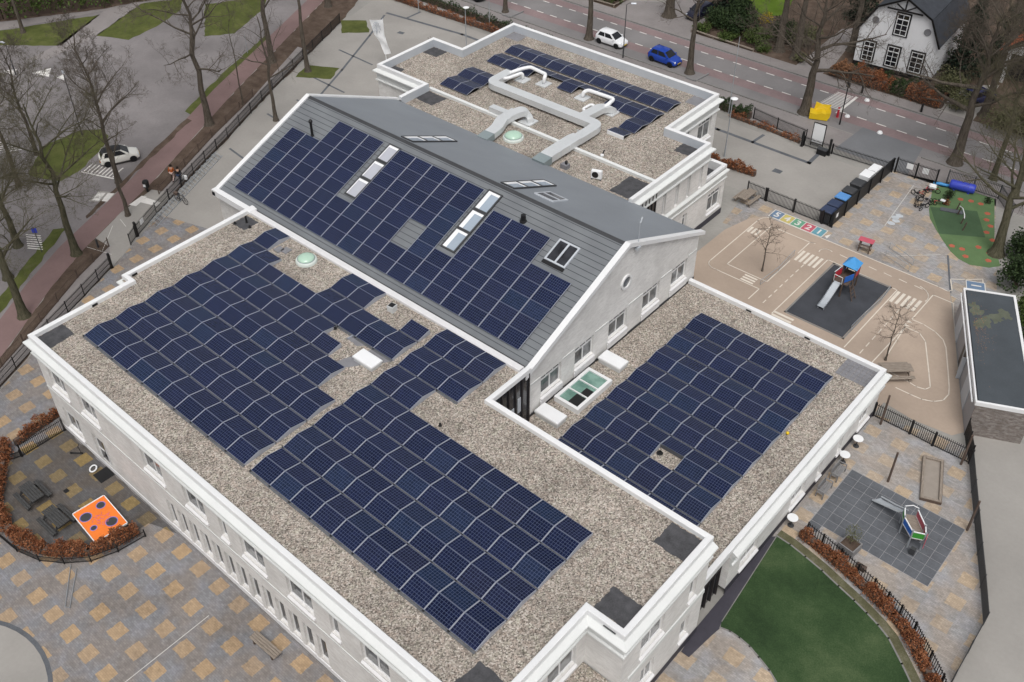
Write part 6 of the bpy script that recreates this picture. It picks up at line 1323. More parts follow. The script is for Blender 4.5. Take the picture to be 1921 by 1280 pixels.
# ------------------------------------------------------------------ bicycles, racks, street furniture
def wheel(mb, c, r, ax, w=.018, n=22):
    a = Vector(ax).normalized(); u = a.orthogonal().normalized(); v = a.cross(u); mb.tube([Vector(c) + (u * cos(2 * pi * k / n) + v * sin(2 * pi * k / n)) * r for k in range(n + 1)], w, 6, cap=False)
t = thing('bicycle', 'black bicycle parked in the rack, rear wheel sticking out', 'bicycle', (-17.3, 21.75, 0), R(8))
for X in (-.52, .52):
    m = MB(); wheel(m, (0, 0, 0), .33, (0, 1, 0), .024)
    for k in range(6): m.tube([(0, 0, 0), (.31 * cos(k * pi / 3), 0, .31 * sin(k * pi / 3))], .006, 4)
    m.build('wheel', MT['tyre'], t, loc=(X, 0, .35))
m = MB()
for a, b in (((-.52, 0, .35), (-.1, 0, .3)), ((-.1, 0, .3), (-.2, 0, .85)), ((-.1, 0, .3), (.38, 0, .78)), ((-.18, 0, .75), (.38, 0, .82)), ((.52, 0, .35), (.36, 0, .98)), ((-.52, 0, .35), (-.18, 0, .75))): m.tube([a, b], .022, 6)
m.build('frame', MT['black'], t); MB().bbox(-.14, .12, -.08, .08, 0, .07, .03).build('saddle', MT['black'], t, loc=(-.21, 0, .86)); MB().tube([(.3, -.28, 1.0), (.38, -.12, 1.02), (.38, .12, 1.02), (.3, .28, 1.0)], .016, 6).build('handlebar', MT['black'], t)
MB().bbox(-.2, .2, -.15, .15, 0, .25, .03).build('bag', MT['woodb'], t, loc=(-.55, 0, .72))
RK = thing('bike_rack', 'long low galvanised bike rack with many wheel holders behind the black fence', 'bike rack', (-15.85, 18.0, 0), atan2(28.9 - 17.9, -21.2 + 15.8))
m = MB(); m.tube([(0, -.1, .05), (12.3, -.1, .05)], .03, 6); m.tube([(0, .55, .05), (12.3, .55, .05)], .03, 6); m.tube([(0, .5, .42), (12.3, .5, .42)], .02, 6); m.build('rail', MT['pipe'], RK)
m = MB()
for s in (-.06, .06): m.tube([(s, -.1, .06), (s, .15, .30), (s, .4, .45), (s, .56, .40), (s, .56, .06)], .018, 5)
h0 = m.build('wheel_holder', MT['pipe'], RK, loc=(.3, 0, 0))
for k in range(1, 24):
    c = h0.copy(); C.objects.link(c); c.location = (.3 + .51 * k, 0, .0 if k % 2 else .10)
t = thing('waste_bin', 'black waste bin with a white sticker on a post beside the red path', 'bin', (-21.25, 20.75, 0), R(30))
MB().lathe([(.10, 0), (.09, .5), (.27, .55), (.30, 1.1), (.24, 1.22), (.001, 1.28)], (0, 0, 0), 18).build('body', MT['black'], t, smooth=False); MB().box(-.12, .12, -.31, -.295, .72, .98).build('sticker', MT['white'], t)
def lamp_post(label, x, y, h, style, col='pipe', arm=(.6, 0)):
    t = thing('street_lamp', label, 'street lamp', (x, y, 0)); m = MB(); m.tube([(0, 0, 0), (0, 0, 1.1), (0, 0, 1.15), (0, 0, h)], [.08, .075, .055, .04], 10)
    if style == 'arm': m.tube([(0, 0, h), (arm[0] * .4, arm[1] * .4, h + .18), (arm[0], arm[1], h + .2)], .03, 8)
    m.build('pole', MT[col], t)
    if style == 'disc': MB().lathe([(.05, -.05), (.30, .04), (.33, .1), (.08, .2), (.001, .21)], (.15, .0, h), 20).build('lamp_head', MT['white'], t)
    else: MB().bbox(-.28, .28, -.11, .11, -.06, .06, .03).build('lamp_head', MT['lamp' if style == 'arm' else 'dark'], t, loc=(arm[0] + .15, arm[1], h + .2), rot=(0, 0, atan2(arm[1], arm[0])))
lamp_post('slim black street lamp between the white and the blue hatchback', -4.05, 70.7, 6.1, 'arm', 'dark', (.5, .35)); lamp_post('slim grey yard lamp with a white dish by the russet hedge', 15.55, 59.7, 6.0, 'disc')
lamp_post('slim grey yard lamp with a white dish behind the rear block', -17.1, 59.4, 6.0, 'disc') ; lamp_post('slim dark lamp on the tip of the roadside lawn', -35.4, 22.4, 6.6, 'arm', 'dark', (-.4, .1))
lamp_post('dark lamp post with a blue top at the left edge', -53.4, 24.8, 3.6, 'arm', 'dark', (-.5, -.1))
t = thing('lamp_post', 'black post with a small sign beside the red bollard', 'post', (20.9, 72.1, 0)); MB().tube([(0, 0, 0), (0, 0, 1.0), (0, 0, 4.5)], [.08, .06, .05], 10).build('pole', MT['black'], t); MB().bbox(-.2, .2, -.02, .02, 4.0, 4.5, .005).build('sign', MT['dark'], t)
def thin_pole(label, x, y, h):
    m = MB(); m.tube([(0, 0, 0), (0, 0, h)], [.05, .03], 8); tag(m.build('bare_pole', MT['pipe'], loc=(x, y, 0)), label, 'pole')
thin_pole('thin bare pole rising from the clipped hedge beside the yard lamp', 11.5, 67.1, 8.2); thin_pole('thin bare pole in the evergreen hedge near the corner of the rear block', -20.4, 66.9, 6.0); thin_pole('thin bare pole standing before the long russet hedge', -30.5, 65.3, 5.0)
thin_pole('low dark post on the strip of grass by the red path', -37.6, 44.8, 2.2)
t = thing('traffic_sign', 'blue sign on a dark post at the striped parking bay', 'sign', (-20.1, 9.5, 0)); MB().tube([(0, 0, 0), (0, 0, 2.6)], .035, 8).build('pole', MT['dark'], t); MB().bbox(-.22, .22, -.015, .015, 2.0, 2.5, .004).build('plate', MT['blued'], t, rot=(0, 0, R(40)))
# banner flag
fl = unflag = Vector((-20.6, 51.7, 0)) if False else Vector((-22.69, 52.46, 0))
t = thing('banner_flag', 'white beach flag with a grey tree emblem on a tall pole', 'flag', fl)
MB().tube([(0, 0, 0), (0, 0, 5.6)], [.05, .03], 8).build('pole', MT['white'], t)
dr = Vector((-.737, -.675, 0)); nn = Vector((-.675, .737, 0)) * -1
f = MB(); vs = []
for i in range(13):
    z = 5.5 - i * .33; ww = 1.45 if i < 1 else 1.45 - .085 * i if i < 9 else .77 - .02 * (i - 9)
    sh = .0 if i < 5 else -.085 * (i - 5)
    for j in range(5): p = dr * (ww * j / 4 + sh) + nn * .08 * sin(i * .9 + j); vs.append((p.x, p.y, z))
f.add(vs, [(i * 5 + j, i * 5 + j + 1, (i + 1) * 5 + j + 1, (i + 1) * 5 + j) for i in range(12) for j in range(4)]); fo_ = f.build('cloth', MT['white'], t, smooth=True)
e = MB(); pt = lambda u, v: tuple(dr * u + nn * .13 + Vector((0, 0, v)))
e.tube([pt(.75, 3.9), pt(.75, 5.3)], .035, 4)
for vz, ww in ((5.15, .25), (4.85, .38), (4.55, .42), (4.25, .3)):
    for s in (-1, 1): e.tube([pt(.75, vz), pt(.75 + s * ww * .5, vz + .12), pt(.75 + s * ww, vz), pt(.75 + s * ww * .95, vz - .16)], .03, 4)
e.build('emblem', MT['upstand'], fo_)
t = thing('street_sculpture', 'bright yellow plastic bench shaped like a folded star', 'bench', (18.75, 72.0, 0), R(25))
m = MB(); m.prism_y([(-.95, .1), (.75, .05), (.95, .45), (1.0, .95), (.55, .75), (.2, .82), (-.3, .62), (-.95, .75)], -.55, .55); m.build('seat', MT['yellow'], t)
MB().add([(-.6, .55, .6), (.8, .55, .8), (.95, .62, 1.25), (.1, .75, 1.15), (-.5, .7, 1.4), (-.6, .4, .6), (.8, .4, .8), (.95, .5, 1.25), (.1, .6, 1.15), (-.5, .55, 1.4)], [(0, 1, 2, 3, 4), (9, 8, 7, 6, 5), (0, 5, 6, 1), (1, 6, 7, 2), (2, 7, 8, 3), (3, 8, 9, 4), (4, 9, 5, 0)]).build('backrest', MT['yellow'], t)
t = thing('bollard', 'red bollard with a white top at the zebra bar', 'bollard', (20.05, 73.3, 0)); MB().lathe([(.14, 0), (.12, .1), (.11, 1.0), (.09, 1.05)], (0, 0, 0), 14).build('shaft', MT['red'], t); MB().lathe([(.115, .86), (.118, .88), (.118, .95), (.115, .97)], (0, 0, 0), 14).build('band', MT['white'], t)
for x, y, l in ((20.75, 74.0, 'small white dome on the road beside the red bollard'), (20.75, 78.3, 'small white dome on the far side of the road by the zebra end'), (24.6, 73.0, 'white half round stone at the mouth of the dark drive')):
    tag(MB().lathe([(.27, 0), (.25, .1), (.16, .2), (.001, .25)], (0, 0, 0), 16).build('road_dome', MT['white'], loc=(x, y, 0), smooth=True), l, 'traffic dome')
for x, l in ((19.6, 'short black bollard in front of the russet bush nearer the driveway'), (25.85, 'short black bollard at the dark end of the russet hedge')):
    tag(MB().lathe([(.12, 0), (.11, .75), (.08, .85), (.001, .88)], (0, 0, 0), 12).build('bollard', MT['black'], loc=(x, 79.5, 0)), l, 'bollard')
tag(MB().bbox(-.07, .07, -.07, .07, 0, .9, .02).build('bollard', MT['dark'], loc=(-16.95, 13.0, 0)), 'short dark bollard at the foot of the mossy tree by cycle path', 'bollard')
def log_edge(label, pts):
    b = Vector((pts[0][0], pts[0][1], 0)); m = MB(); P = [Vector((p[0], p[1], .28)) - b for p in pts]; m.tube(P, .09, 8)
    for p in P: m.tube([(p.x, p.y, 0), (p.x, p.y, .36)], .06, 6)
    tag(m.build('log_edging', MT['wood'], loc=b), label, 'edging')
log_edge('low log rail along the street garden right of the driveway', [(-2.0, 81.2), (1, 81.0), (4, 81.0), (6.2, 80.9)]); log_edge('low log rail along the fenced corner garden by the upper driveway', [(-19.5, 81.1), (-16, 81.1), (-13.0, 81.2), (-12.9, 84.6)])
for x, l in ((5.2, 'timber kerb of the tree pit beside the blue car'), (-20.7, 'timber kerb of the tree pit at the top of the street')):
    tag(MB().obox((x - 1.2, 70.9), (x - .1, 70.9), .12, 0, .16).obox((x, 70.9), (x + .15, 73.2), .12, 0, .16).build('tree_pit_kerb', MT['woodg']), l, 'kerb')

# ------------------------------------------------------------------ houses and shed
H = thing('white_house', 'white plastered house with a rounded gambrel gable and black framed sash windows', 'house', (16.4, 85.1, 0), atan2(.57, 7.23))
prof = [(-.55, 0), (7.6, 0), (7.48, 4.19), (6.25, 6.65), (3.55, 8.15), (.85, 6.75), (-.62, 4.16)]
m = MB(); m.prism_y([(x, z if z else .5) for x, z in prof], 0, 9.5); m.build('wall', MT['wallw'], H)
MB().box(-.57, 7.63, -.03, 9.4, 0, .5).build('plinth', MT['black'], H)
def roof_band(m, a, b, t_, y0, y1): d = Vector((b[0] - a[0], b[1] - a[1])).normalized(); nrm = Vector((-d.y, d.x)) * t_; nrm = -nrm if nrm.y < 0 else nrm; m.prism_y([a, b, (b[0] + nrm.x, b[1] + nrm.y), (a[0] + nrm.x, a[1] + nrm.y)][::1], y0, y1)
m = MB()
for a, b in (((7.62, 4.0), (6.27, 6.69)), ((6.3, 6.67), (3.53, 8.2)), ((3.57, 8.2), (.8, 6.77)), ((.83, 6.79), (-.78, 3.95))): roof_band(m, a, b, .16, -.3, 9.8)
m.build('roof', MT['slate'], H)
m = MB()
for a, b in (((7.66, 3.95), (6.27, 6.71)), ((6.3, 6.69), (3.53, 8.22)), ((3.57, 8.22), (.8, 6.79)), ((.83, 6.81), (-.82, 3.9))): roof_band(m, a, b, -.14, -.36, -.301); roof_band(m, a, b, .19, -.36, -.301)
def beam(m, a, b, w, y): d = (Vector(b) - Vector(a)); L = d.length; d /= L; n = Vector((-d.y, d.x)) * w / 2; a = Vector(a); b = Vector(b); m.prism_y([tuple(a - n), tuple(b - n), tuple(b + n), tuple(a + n)], y - .1, y)
beam(m, (1.75, 7.0), (5.35, 7.0), .16, -.2); beam(m, (3.55, 7.0), (3.55, 8.1), .14, -.2); beam(m, (3.5, 7.05), (2.6, 7.6), .12, -.2); beam(m, (3.6, 7.05), (4.5, 7.6), .12, -.2); m.build('barge_board', MT['black'], H)
def sash(x0, x1, z0, z1, rows):
    m = MB(); m.box(x0 - .14, x1 + .14, -.07, -.001, z0 - .14, z1 + .16); o = m.build('window', MT['black'], H)
    MB().box(x0 + .04, x1 - .04, -.10, -.072, z0 + .04, z1 - .04).build('pane', MT['cglass'], o)
    g = MB(); e = .07
    g.box(x0, x0 + e, -.13, -.10, z0, z1); g.box(x1 - e, x1, -.13, -.10, z0, z1); g.box(x0 + e, x1 - e, -.13, -.10, z0, z0 + e); g.box(x0 + e, x1 - e, -.13, -.10, z1 - e, z1)
    zz = [z0 + (z1 - z0) * k / rows for k in range(1, rows)]
    for k, z in enumerate(zz): w_ = .05 if k == rows - 2 else .022; g.box(x0 + e, x1 - e, -.125, -.10, z - w_, z + w_)
    xm = (x0 + x1) / 2; g.box(xm - .022, xm + .022, -.122, -.10, z0 + e, z1 - e); g.build('frame', MT['white'], o)
sash(.22, 1.36, .85, 2.95, 4); sash(2.75, 3.95, .85, 3.0, 4); sash(5.2, 6.45, .85, 3.0, 4); sash(2.9, 4.15, 4.35, 6.6, 4)
for x, z in ((.83, 5.35), (6.15, 5.3)): MB().lathe([(.36, 0), (.36, .06), (.28, .07), (.28, .02), (.001, .02)], (0, 0, 0), 20).build('round_vent', MT['tileg'], H, loc=(x, 0, z), rot=(pi / 2, 0, 0))
O = thing('orange_roof_house', 'house with an orange tiled roof and a white gable over a dark veranda', 'house', (28.8, 90.3, 0), R(4))
m = MB(); m.prism_y([(.3, 0), (9.7, 0), (9.7, 3.4), (5, 7.6), (.3, 3.4)], 1.6, 11); m.build('wall', MT['wallw'], O)
m = MB(); m.prism_y([(.2, 3.3), (9.8, 3.3), (5, 7.55)], .25, .5); m.build('gable', MT['wallw'], O)
m = MB(); roof_band(m, (-.45, 2.95), (5.02, 7.75), .2, -.1, 11.3); roof_band(m, (4.98, 7.75), (10.45, 2.95), .2, -.1, 11.3); m.build('roof', MT['rooft'], O)
m = MB(); roof_band(m, (-.5, 2.9), (5.02, 7.8), .25, -.18, -.101); roof_band(m, (4.98, 7.8), (10.5, 2.9), .25, -.18, -.101); m.build('barge_board', MT['black'], O)
for x in (.55, 4.9, 9.3): MB().box(x, x + .28, .25, .5, 0, 3.3).build('post', MT['white'], O)
MB().box(.4, 9.6, 1.58, 1.599, 0, 3.2).build('veranda_wall', MT['glassd'], O)
G_ = thing('garden_shed', 'flat roofed grey shed with a white roof edge and brown brick end', 'shed', (46.25, 39.45, 0), atan2(11.0, -5.2))
Ls, Ws, Hs = 12.15, 3.35, 2.95
MB().box(.0, Ls, -Ws, 0, .0, Hs - .2).build('wall', MT['shedw'], G_)
MB().box(-.06, -.001, -Ws - .02, .02, 0, Hs - .2).build('brick_end', MT['shedb'], G_)
MB().box(.1, Ls - .1, -Ws + .1, -.1, Hs - .2, Hs - .05).build('roof', MT['roofing'], G_)
m = MB(); m.box(-.08, Ls + .08, -.0, .1, Hs - .3, Hs); m.box(-.08, Ls + .08, -Ws - .08, -Ws + .1, Hs - .3, Hs); m.box(-.08, .1, -Ws + .1, -.0, Hs - .3, Hs); m.box(Ls - .1, Ls + .08, -Ws + .1, -.0, Hs - .3, Hs); m.build('roof_edge', MT['coping'], G_)
MB().tube([(.3, .2, Hs - .36), (Ls - .2, .2, Hs - .36)], .055, 8).build('gutter', MT['white'], G_); MB().tube([(6.0, .16, Hs - .36), (6.0, .14, .1)], .045, 8).build('downpipe', MT['pipe'], G_)
for x0, x1 in ((2.2, 3.9), (9.3, 10.9)):
    o = MB().box(x0, x1, .001, .05, .05, 2.25).build('door', MT['upstand'], G_); MB().box(x0 - .05, x1 + .05, .001, .03, 2.251, 2.32).build('door_frame', MT['white'], o)
o = MB().box(5.4, 7.2, -.05, .02, .05, 2.25).build('open_doorway', MT['glassm'], G_); MB().box(5.35, 5.41, .02, .3, .05, 2.0).build('door', MT['upstand'], G_)
lf = MB(); rl = random.Random(5)
for i in range(260):
    x = rl.gauss(7.5, 1.6); y = -.35 - abs(rl.gauss(0, .5)); s_ = rl.uniform(.02, .06)
    if .2 < x < Ls - .2: lf.add([(x, y, Hs - .04), (x + s_, y + s_ * .4, Hs - .04), (x + s_ * .7, y + s_, Hs - .036), (x - s_ * .3, y + s_ * .6, Hs - .04)], [(0, 1, 2, 3)])
tag(lf.build('fallen_leaves', MT['beechl'], loc=(46.25, 39.45, 0), rot=(0, 0, atan2(11.0, -5.2))), 'scatter of pale fallen leaves on the dark shed roof', 'leaves', None, 'stuff')
ms = MB()
for cx, cy, r in ((9.6, -.7, .5), (8.6, -1.1, .6), (9.2, -1.9, .55), (8.1, -.6, .4), (10.3, -.5, .4), (9.8, -2.5, .5)):
    pts = []
    for k in range(18): q = r * rl.uniform(.45, 1.15); pts.append((cx + q * 1.3 * cos(k * pi / 9), cy + q * sin(k * pi / 9)))
    ms.poly(pts, Hs - .046 + .0006 * len(ms.f))
tag(ms.build('moss', plain('moss on felt', (.115, .125, .095), .95, 0, .1, .25, 2, 20), loc=(46.25, 39.45, 0), rot=(0, 0, atan2(11.0, -5.2))), None, None, None, 'stuff')
# ------------------------------------------------------------------ tables, benches
def picnic(label, x, y, rz, wood, L=1.9, group=None):
    t = thing('picnic_table', label, 'picnic table', (x, y, .01), rz, group); m = MB()
    for k in range(5): m.bbox(-L / 2, L / 2, -.40 + .163 * k, -.40 + .148 + .163 * k, .70, .75, .01)
    m.build('tabletop', MT[wood], t)
    for s in (1, -1):
        b = MB()
        for k in range(2): b.bbox(-L / 2, L / 2, s * .72 - .15 + .155 * k, s * .72 - .01 + .155 * k, .42, .465, .01)
        b.build('seat', MT[wood], t)
        l_ = MB(); X = s * (L / 2 - .3)
        l_.add([(X - .03, -.8, 0), (X + .03, -.8, 0), (X + .03, -.68, 0), (X - .03, -.68, 0), (X - .03, -.36, .7), (X + .03, -.36, .7), (X + .03, -.25, .7), (X - .03, -.25, .7)], [(0, 1, 5, 4), (1, 2, 6, 5), (2, 3, 7, 6), (3, 0, 4, 7)])
        l_.add([(X - .03, .8, 0), (X + .03, .8, 0), (X + .03, .68, 0), (X - .03, .68, 0), (X - .03, .36, .7), (X + .03, .36, .7), (X + .03, .25, .7), (X - .03, .25, .7)], [(4, 5, 1, 0), (5, 6, 2, 1), (6, 7, 3, 2), (7, 4, 0, 3)])
        l_.box(X - .035, X + .035, -.85, .85, .34, .419); l_.build('leg_frame', MT[wood], t)
    return t
picnic('pale wooden picnic table beside the annex and the bar fence', 21.0, 54.45, R(88), 'wood', 1.9); picnic('weathered picnic table at the corner of the low wing by the young tree', 40.4, 41.75, R(43), 'wood', 2.1)
picnic('dark picnic table farther from the orange board', 4.35, -4.6, R(0), 'woodd', 1.85); picnic('dark picnic table next to the orange board', 7.35, -4.6, R(2), 'woodd', 1.95)
t = thing('slatted_bench', 'weathered slatted wooden bench on the tiled court near the front wall', 'bench', (24.05, -1.45, .01), R(2)); m = MB()
for k in range(4): m.bbox(-1.05, 1.05, -.28 + .145 * k, -.15 + .145 * k, .40, .46, .015)
m.build('seat', MT['wood'], t)
for s in (-.75, .75): MB().box(s - .05, s + .05, -.26, .26, 0, .4).build('leg', MT['woodb'], t)
def wall_bench(label, y):
    t = thing('garden_bench', label, 'bench', (41.55, y, .02), R(90)); m = MB()
    for k in range(4): m.bbox(-.62, .62, -.36 + .11 * k, -.27 + .11 * k, .40, .44, .008)
    m.build('seat', MT['woodg'], t); b = MB()
    for k in range(9): b.bbox(-.6 + .135 * k, -.52 + .135 * k, .09, .12, .44, .9, .01)
    b.bbox(-.64, .64, .085, .125, .9, .97, .01); b.build('backrest', MT['woodg'], t)
    for sx in (-.6, .6):
        for sy in (-.34, .1): MB().box(sx - .03, sx + .03, sy - .03, sy + .03, 0, .62 if sy < 0 else .42).build('leg', MT['woodg'], t)
        MB().bbox(sx - .035, sx + .035, -.38, .1, .621, .66, .01).build('armrest', MT['woodg'], t)
wall_bench('grey wooden bench against the wing wall, the nearer to the lawn', 28.75); wall_bench('grey wooden bench against the wing wall, the nearer to the spiked fence', 30.6)
for y, l in ((33.7, 'round white table at the wing wall nearest the spiked fence'), (31.85, 'round white table at the wing wall beside a grey bench'), (25.1, 'round white table at the wing wall where the russet hedge begins')):
    t = thing('round_table', l, 'table', (41.42, y, .02)); MB().lathe([(.30, .70), (.33, .715), (.33, .74), (.30, .75), (.001, .752)], (0, 0, 0), 24).build('tabletop', MT['white'], t); MB().lathe([(.2, 0), (.19, .03), (.04, .05), (.04, .70)], (0, 0, 0), 14).build('leg', MT['dark'], t)
# ------------------------------------------------------------------ playground equipment
def board(parent, name, a, b, z0, z1, mat, th=.03):
    return MB().obox(a, b, th, z0, z1).build(name, MT[mat], parent)
t = thing('play_tower', 'play tower with a blue pyramid roof, coloured boards and a steel slide on black rubber', 'play tower', (33.6, 48.2, .026))
sx = lambda x, y: (x - 33.6, y - 49.0)
m = MB()
for x, y, z in ((32.55, 48.25, 1.75), (33.35, 48.15, 1.75), (32.75, 49.3, 2.3), (33.75, 49.2, 2.3), (33.65, 50.2, 2.3), (32.75, 50.2, 2.3)): a, b = sx(x, y); m.box(a - .05, a + .05, b - .05, b + .05, 0, z)
m.build('frame', MT['woodb'], t); a, b = sx(32.5, 48.2); c, d = sx(33.7, 50.2); MB().box(a, c, b, d, 1.15, 1.21).build('platform', MT['woodb'], t)
p = [sx(32.62, 49.15) + (2.2,), sx(33.88, 49.05) + (2.2,), sx(33.78, 50.35) + (2.2,), sx(32.62, 50.35) + (2.2,), sx(33.2, 49.75) + (2.85,)]
MB().add(p, [(0, 1, 4), (1, 2, 4), (2, 3, 4), (3, 0, 4)]).build('roof', MT['bluel'], t)
board(t, 'side_board', sx(32.7, 50.22), sx(33.65, 50.22), 1.3, 2.0, 'greenb'); board(t, 'side_board', sx(33.76, 49.3), sx(33.7, 50.15), 1.3, 1.9, 'red'); board(t, 'side_board', sx(32.66, 49.35), sx(32.68, 50.1), 1.3, 1.95, 'blue'); board(t, 'side_board', sx(32.56, 48.4), sx(32.7, 49.2), 1.3, 1.85, 'red'); board(t, 'side_board', sx(33.4, 48.25), sx(33.72, 49.1), 1.3, 1.85, 'blue')
s_ = MB(); pr = [(48.15, 1.25), (47.95, 1.18), (46.8, .55), (46.2, .32), (45.75, .26)]
for (y0, z0), (y1, z1) in zip(pr, pr[1:]): s_.add([sx(32.72, y0) + (z0,), sx(33.22, y0) + (z0,), sx(33.22, y1) + (z1,), sx(32.72, y1) + (z1,)], [(0, 1, 2, 3)])
for x in (32.70, 33.24): 
    for (y0, z0), (y1, z1) in zip(pr, pr[1:]): s_.add([sx(x, y0) + (z0 - .05,), sx(x, y0) + (z0 + .12,), sx(x, y1) + (z1 + .12,), sx(x, y1) + (z1 - .05,)], [(0, 1, 2, 3)])
s_.build('slide', MT['steel'], t)
for x in (32.75, 33.2): MB().box(sx(x, 45.85)[0] - .03, sx(x, 45.85)[0] + .03, sx(x, 45.85)[1], sx(x, 45.85)[1] + .06, 0, .28).build('slide_leg', MT['steel'], t)
m = MB(); m.tube([sx(32.62, 48.15) + (1.2,), sx(32.62, 48.1) + (1.85,), sx(33.3, 48.05) + (1.85,), sx(33.3, 48.1) + (1.2,)], .025, 6); m.tube([sx(32.5, 48.3) + (1.9,), sx(32.65, 49.3) + (2.0,)], .025, 6); m.build('handrail', MT['white'], t)
m = MB(); q0, q1 = sx(33.75, 48.5), sx(33.75, 48.95); r0, r1 = sx(34.35, 48.2), sx(34.4, 48.75)
m.tube([q0 + (1.25,), r0 + (0,)], .035, 6); m.tube([q1 + (1.25,), r1 + (0,)], .035, 6)
for k in range(1, 5): f0 = k / 5; m.tube([tuple(Vector(q0 + (1.25,)).lerp(Vector(r0 + (0,)), f0)), tuple(Vector(q1 + (1.25,)).lerp(Vector(r1 + (0,)), f0))], .025, 6)
m.build('ladder', MT['woodb'], t)
t = thing('climbing_ship', 'low climbing frame with green, blue and red boards and a small slide on grey slabs', 'climbing frame', (47.2, 28.8, .03))
sx = lambda x, y: (x - 47.2, y - 28.8)
ring = [(46.25, 29.55), (46.55, 28.85), (47.35, 28.15), (48.0, 28.45), (47.75, 29.0), (46.9, 29.9)]
MB().prism([sx(*p) for p in ring], .82, .9).build('platform', MT['wood'], t)
for i, (a, b, cc) in enumerate(((0, 1, 'greenb'), (1, 2, 'blue'), (2, 3, 'greenb'), (3, 4, 'redroof'), (4, 5, 'redroof'))):
    o = board(t, 'side_board', sx(*ring[a]), sx(*ring[b]), .95, 1.42, cc, .04); [MB().obox(sx(*ring[a]), sx(*ring[b]), .06, q, q + .049).build('rail', MT['white'], o) for q in (1.421, .90)]
for p in ring: a, b = sx(*p); MB().tube([(a, b, 0), (a, b, 1.6)], .05, 8).build('post', MT['pipe'], t)
m = MB(); m.add([sx(46.35, 29.85) + (.9,), sx(46.0, 29.45) + (.9,), sx(45.3, 29.75) + (.5,), sx(45.55, 30.15) + (.5,), sx(44.45, 29.85) + (.25,), sx(44.75, 30.35) + (.25,), sx(44.3, 29.95) + (.22,), sx(44.6, 30.45) + (.22,)], [(0, 1, 2, 3), (3, 2, 4, 5), (5, 4, 6, 7)])
m.tube([sx(46.0, 29.4) + (1.0,), sx(45.3, 29.7) + (.6,), sx(44.3, 29.9) + (.3,)], .05, 6); m.tube([sx(46.4, 29.9) + (1.0,), sx(45.55, 30.2) + (.6,), sx(44.6, 30.5) + (.3,)], .05, 6); m.build('slide', MT['steel'], t)
m = MB(); m.tube([sx(46.25, 29.55) + (1.6,), sx(46.6, 29.75) + (1.75,), sx(46.9, 29.9) + (1.6,)], .03, 6); m.build('handrail', MT['white'], t); board(t, 'side_board', sx(48.15, 28.2), sx(48.05, 28.7), .5, 1.3, 'redroof'); MB().box(sx(47.6, 27.9)[0], sx(47.9, 27.9)[0], sx(47.6, 27.75)[1], sx(47.6, 28.0)[1], .0, .5).build('step', MT['dark'], t)
t = thing('play_table', 'small wooden play bench under a pink red roof board', 'play table', (32.1, 54.15, .02), R(8))
for s in (-.42, .42):
    for y in (-.28, .28): MB().box(s - .04, s + .04, y - .04, y + .04, 0, 1.05 if y > 0 else 1.05).build('leg', MT['woodb'], t)
MB().bbox(-.6, .6, -.32, .32, 1.051, 1.10, .02).build('roof', MT['redroof'], t); MB().bbox(-.5, .5, -.2, .2, .42, .47, .01).build('seat', MT['sand'], t)
t = thing('orange_game_board', 'orange board with round holes and a pink swirl, framed white', 'game board', (9.4, -2.8, .01), R(-4)); zb_ = .42
m = MB(); bw_, bl2 = 1.5, 1.05; m.box(-bw_, bw_, -bl2, bl2, zb_, zb_ + .05); bo = m.build('board', MT['orange'], t)
m = MB(); m.box(-bw_ - .06, -bw_ - .001, -bl2, bl2, zb_ - .02, zb_ + .09); m.box(bw_ + .001, bw_ + .06, -bl2, bl2, zb_ - .02, zb_ + .09); m.box(-bw_, bw_, bl2 + .001, bl2 + .05, zb_ - .02, zb_ + .08); m.box(-bw_, bw_, -bl2 - .05, -bl2 - .001, zb_ - .02, zb_ + .08); m.build('edge_frame', MT['white'], t)
for x, y, r in ((-.95, .55, .25), (-.72, -.58, .33), (.72, .42, .33), (.4, -.62, .17)):
    MB().lathe([(r, .0512), (r + .05, .056), (r + .055, .0512)], (x, y, zb_), 24).build('hole_ring', MT['purple'], t); MB().lathe([(r, .0525), (.001, .0526)], (x, y, zb_), 24).build('hole', MT['dark'], t)
m = MB(); rr_ = random.Random(3)
for k in range(26):
    a = rr_.uniform(0, 6.28); q = .5 * sqrt(rr_.random()); cx_, cy_ = .05 + q * cos(a), .12 + q * sin(a); a0 = rr_.uniform(0, 6.28)
    m.tube([(cx_ + .12 * cos(a0 + j * .7), cy_ + .12 * sin(a0 + j * .7), zb_ + .056) for j in range(5)], .012, 4)
m.build('print', MT['pink'], t)
for x in (-1.4, 1.4):
    for y in (-.95, .95): MB().box(x - .04, x + .04, y - .04, y + .04, 0, zb_).build('leg', MT['dark'], t)
tag(MB().bbox(5.45, 6.5, -1.05, -.05, .012, .035, .008).build('door_mat', MT['black']), 'black door mat on the paving at the glass door', 'mat'); tag(MB().bbox(5.15, 5.5, -3.05, -2.75, .012, .02, .004).build('drain_cover', MT['black']), 'small square dark drain cover between the two dark tables and wall', 'drain')
m = MB(); wheel(m, (0, 0, 0), .24, (0, 0, 1), .05, 20); tag(m.build('play_hoop', MT['white'], loc=(5.05, -.75, .12), rot=(.3, 0, 0)), 'white ring lying by the step of the glass door', 'hoop')
t = thing('scooter', 'small black scooter left against the front wall', 'scooter', (2.95, -.75, .01), R(40)); MB().bbox(-.35, .3, -.06, .06, .08, .11, .01).build('deck', MT['black'], t); MB().tube([(.33, 0, .1), (.28, 0, .75)], .02, 6).tube([(.28, -.2, .75), (.28, .2, .75)], .02, 6).build('handlebar', MT['black'], t)
for X in (-.36, .36): m = MB(); wheel(m, (0, 0, 0), .07, (0, 1, 0), .025, 12); m.build('wheel', MT['tyre'], t, loc=(X, 0, .09))
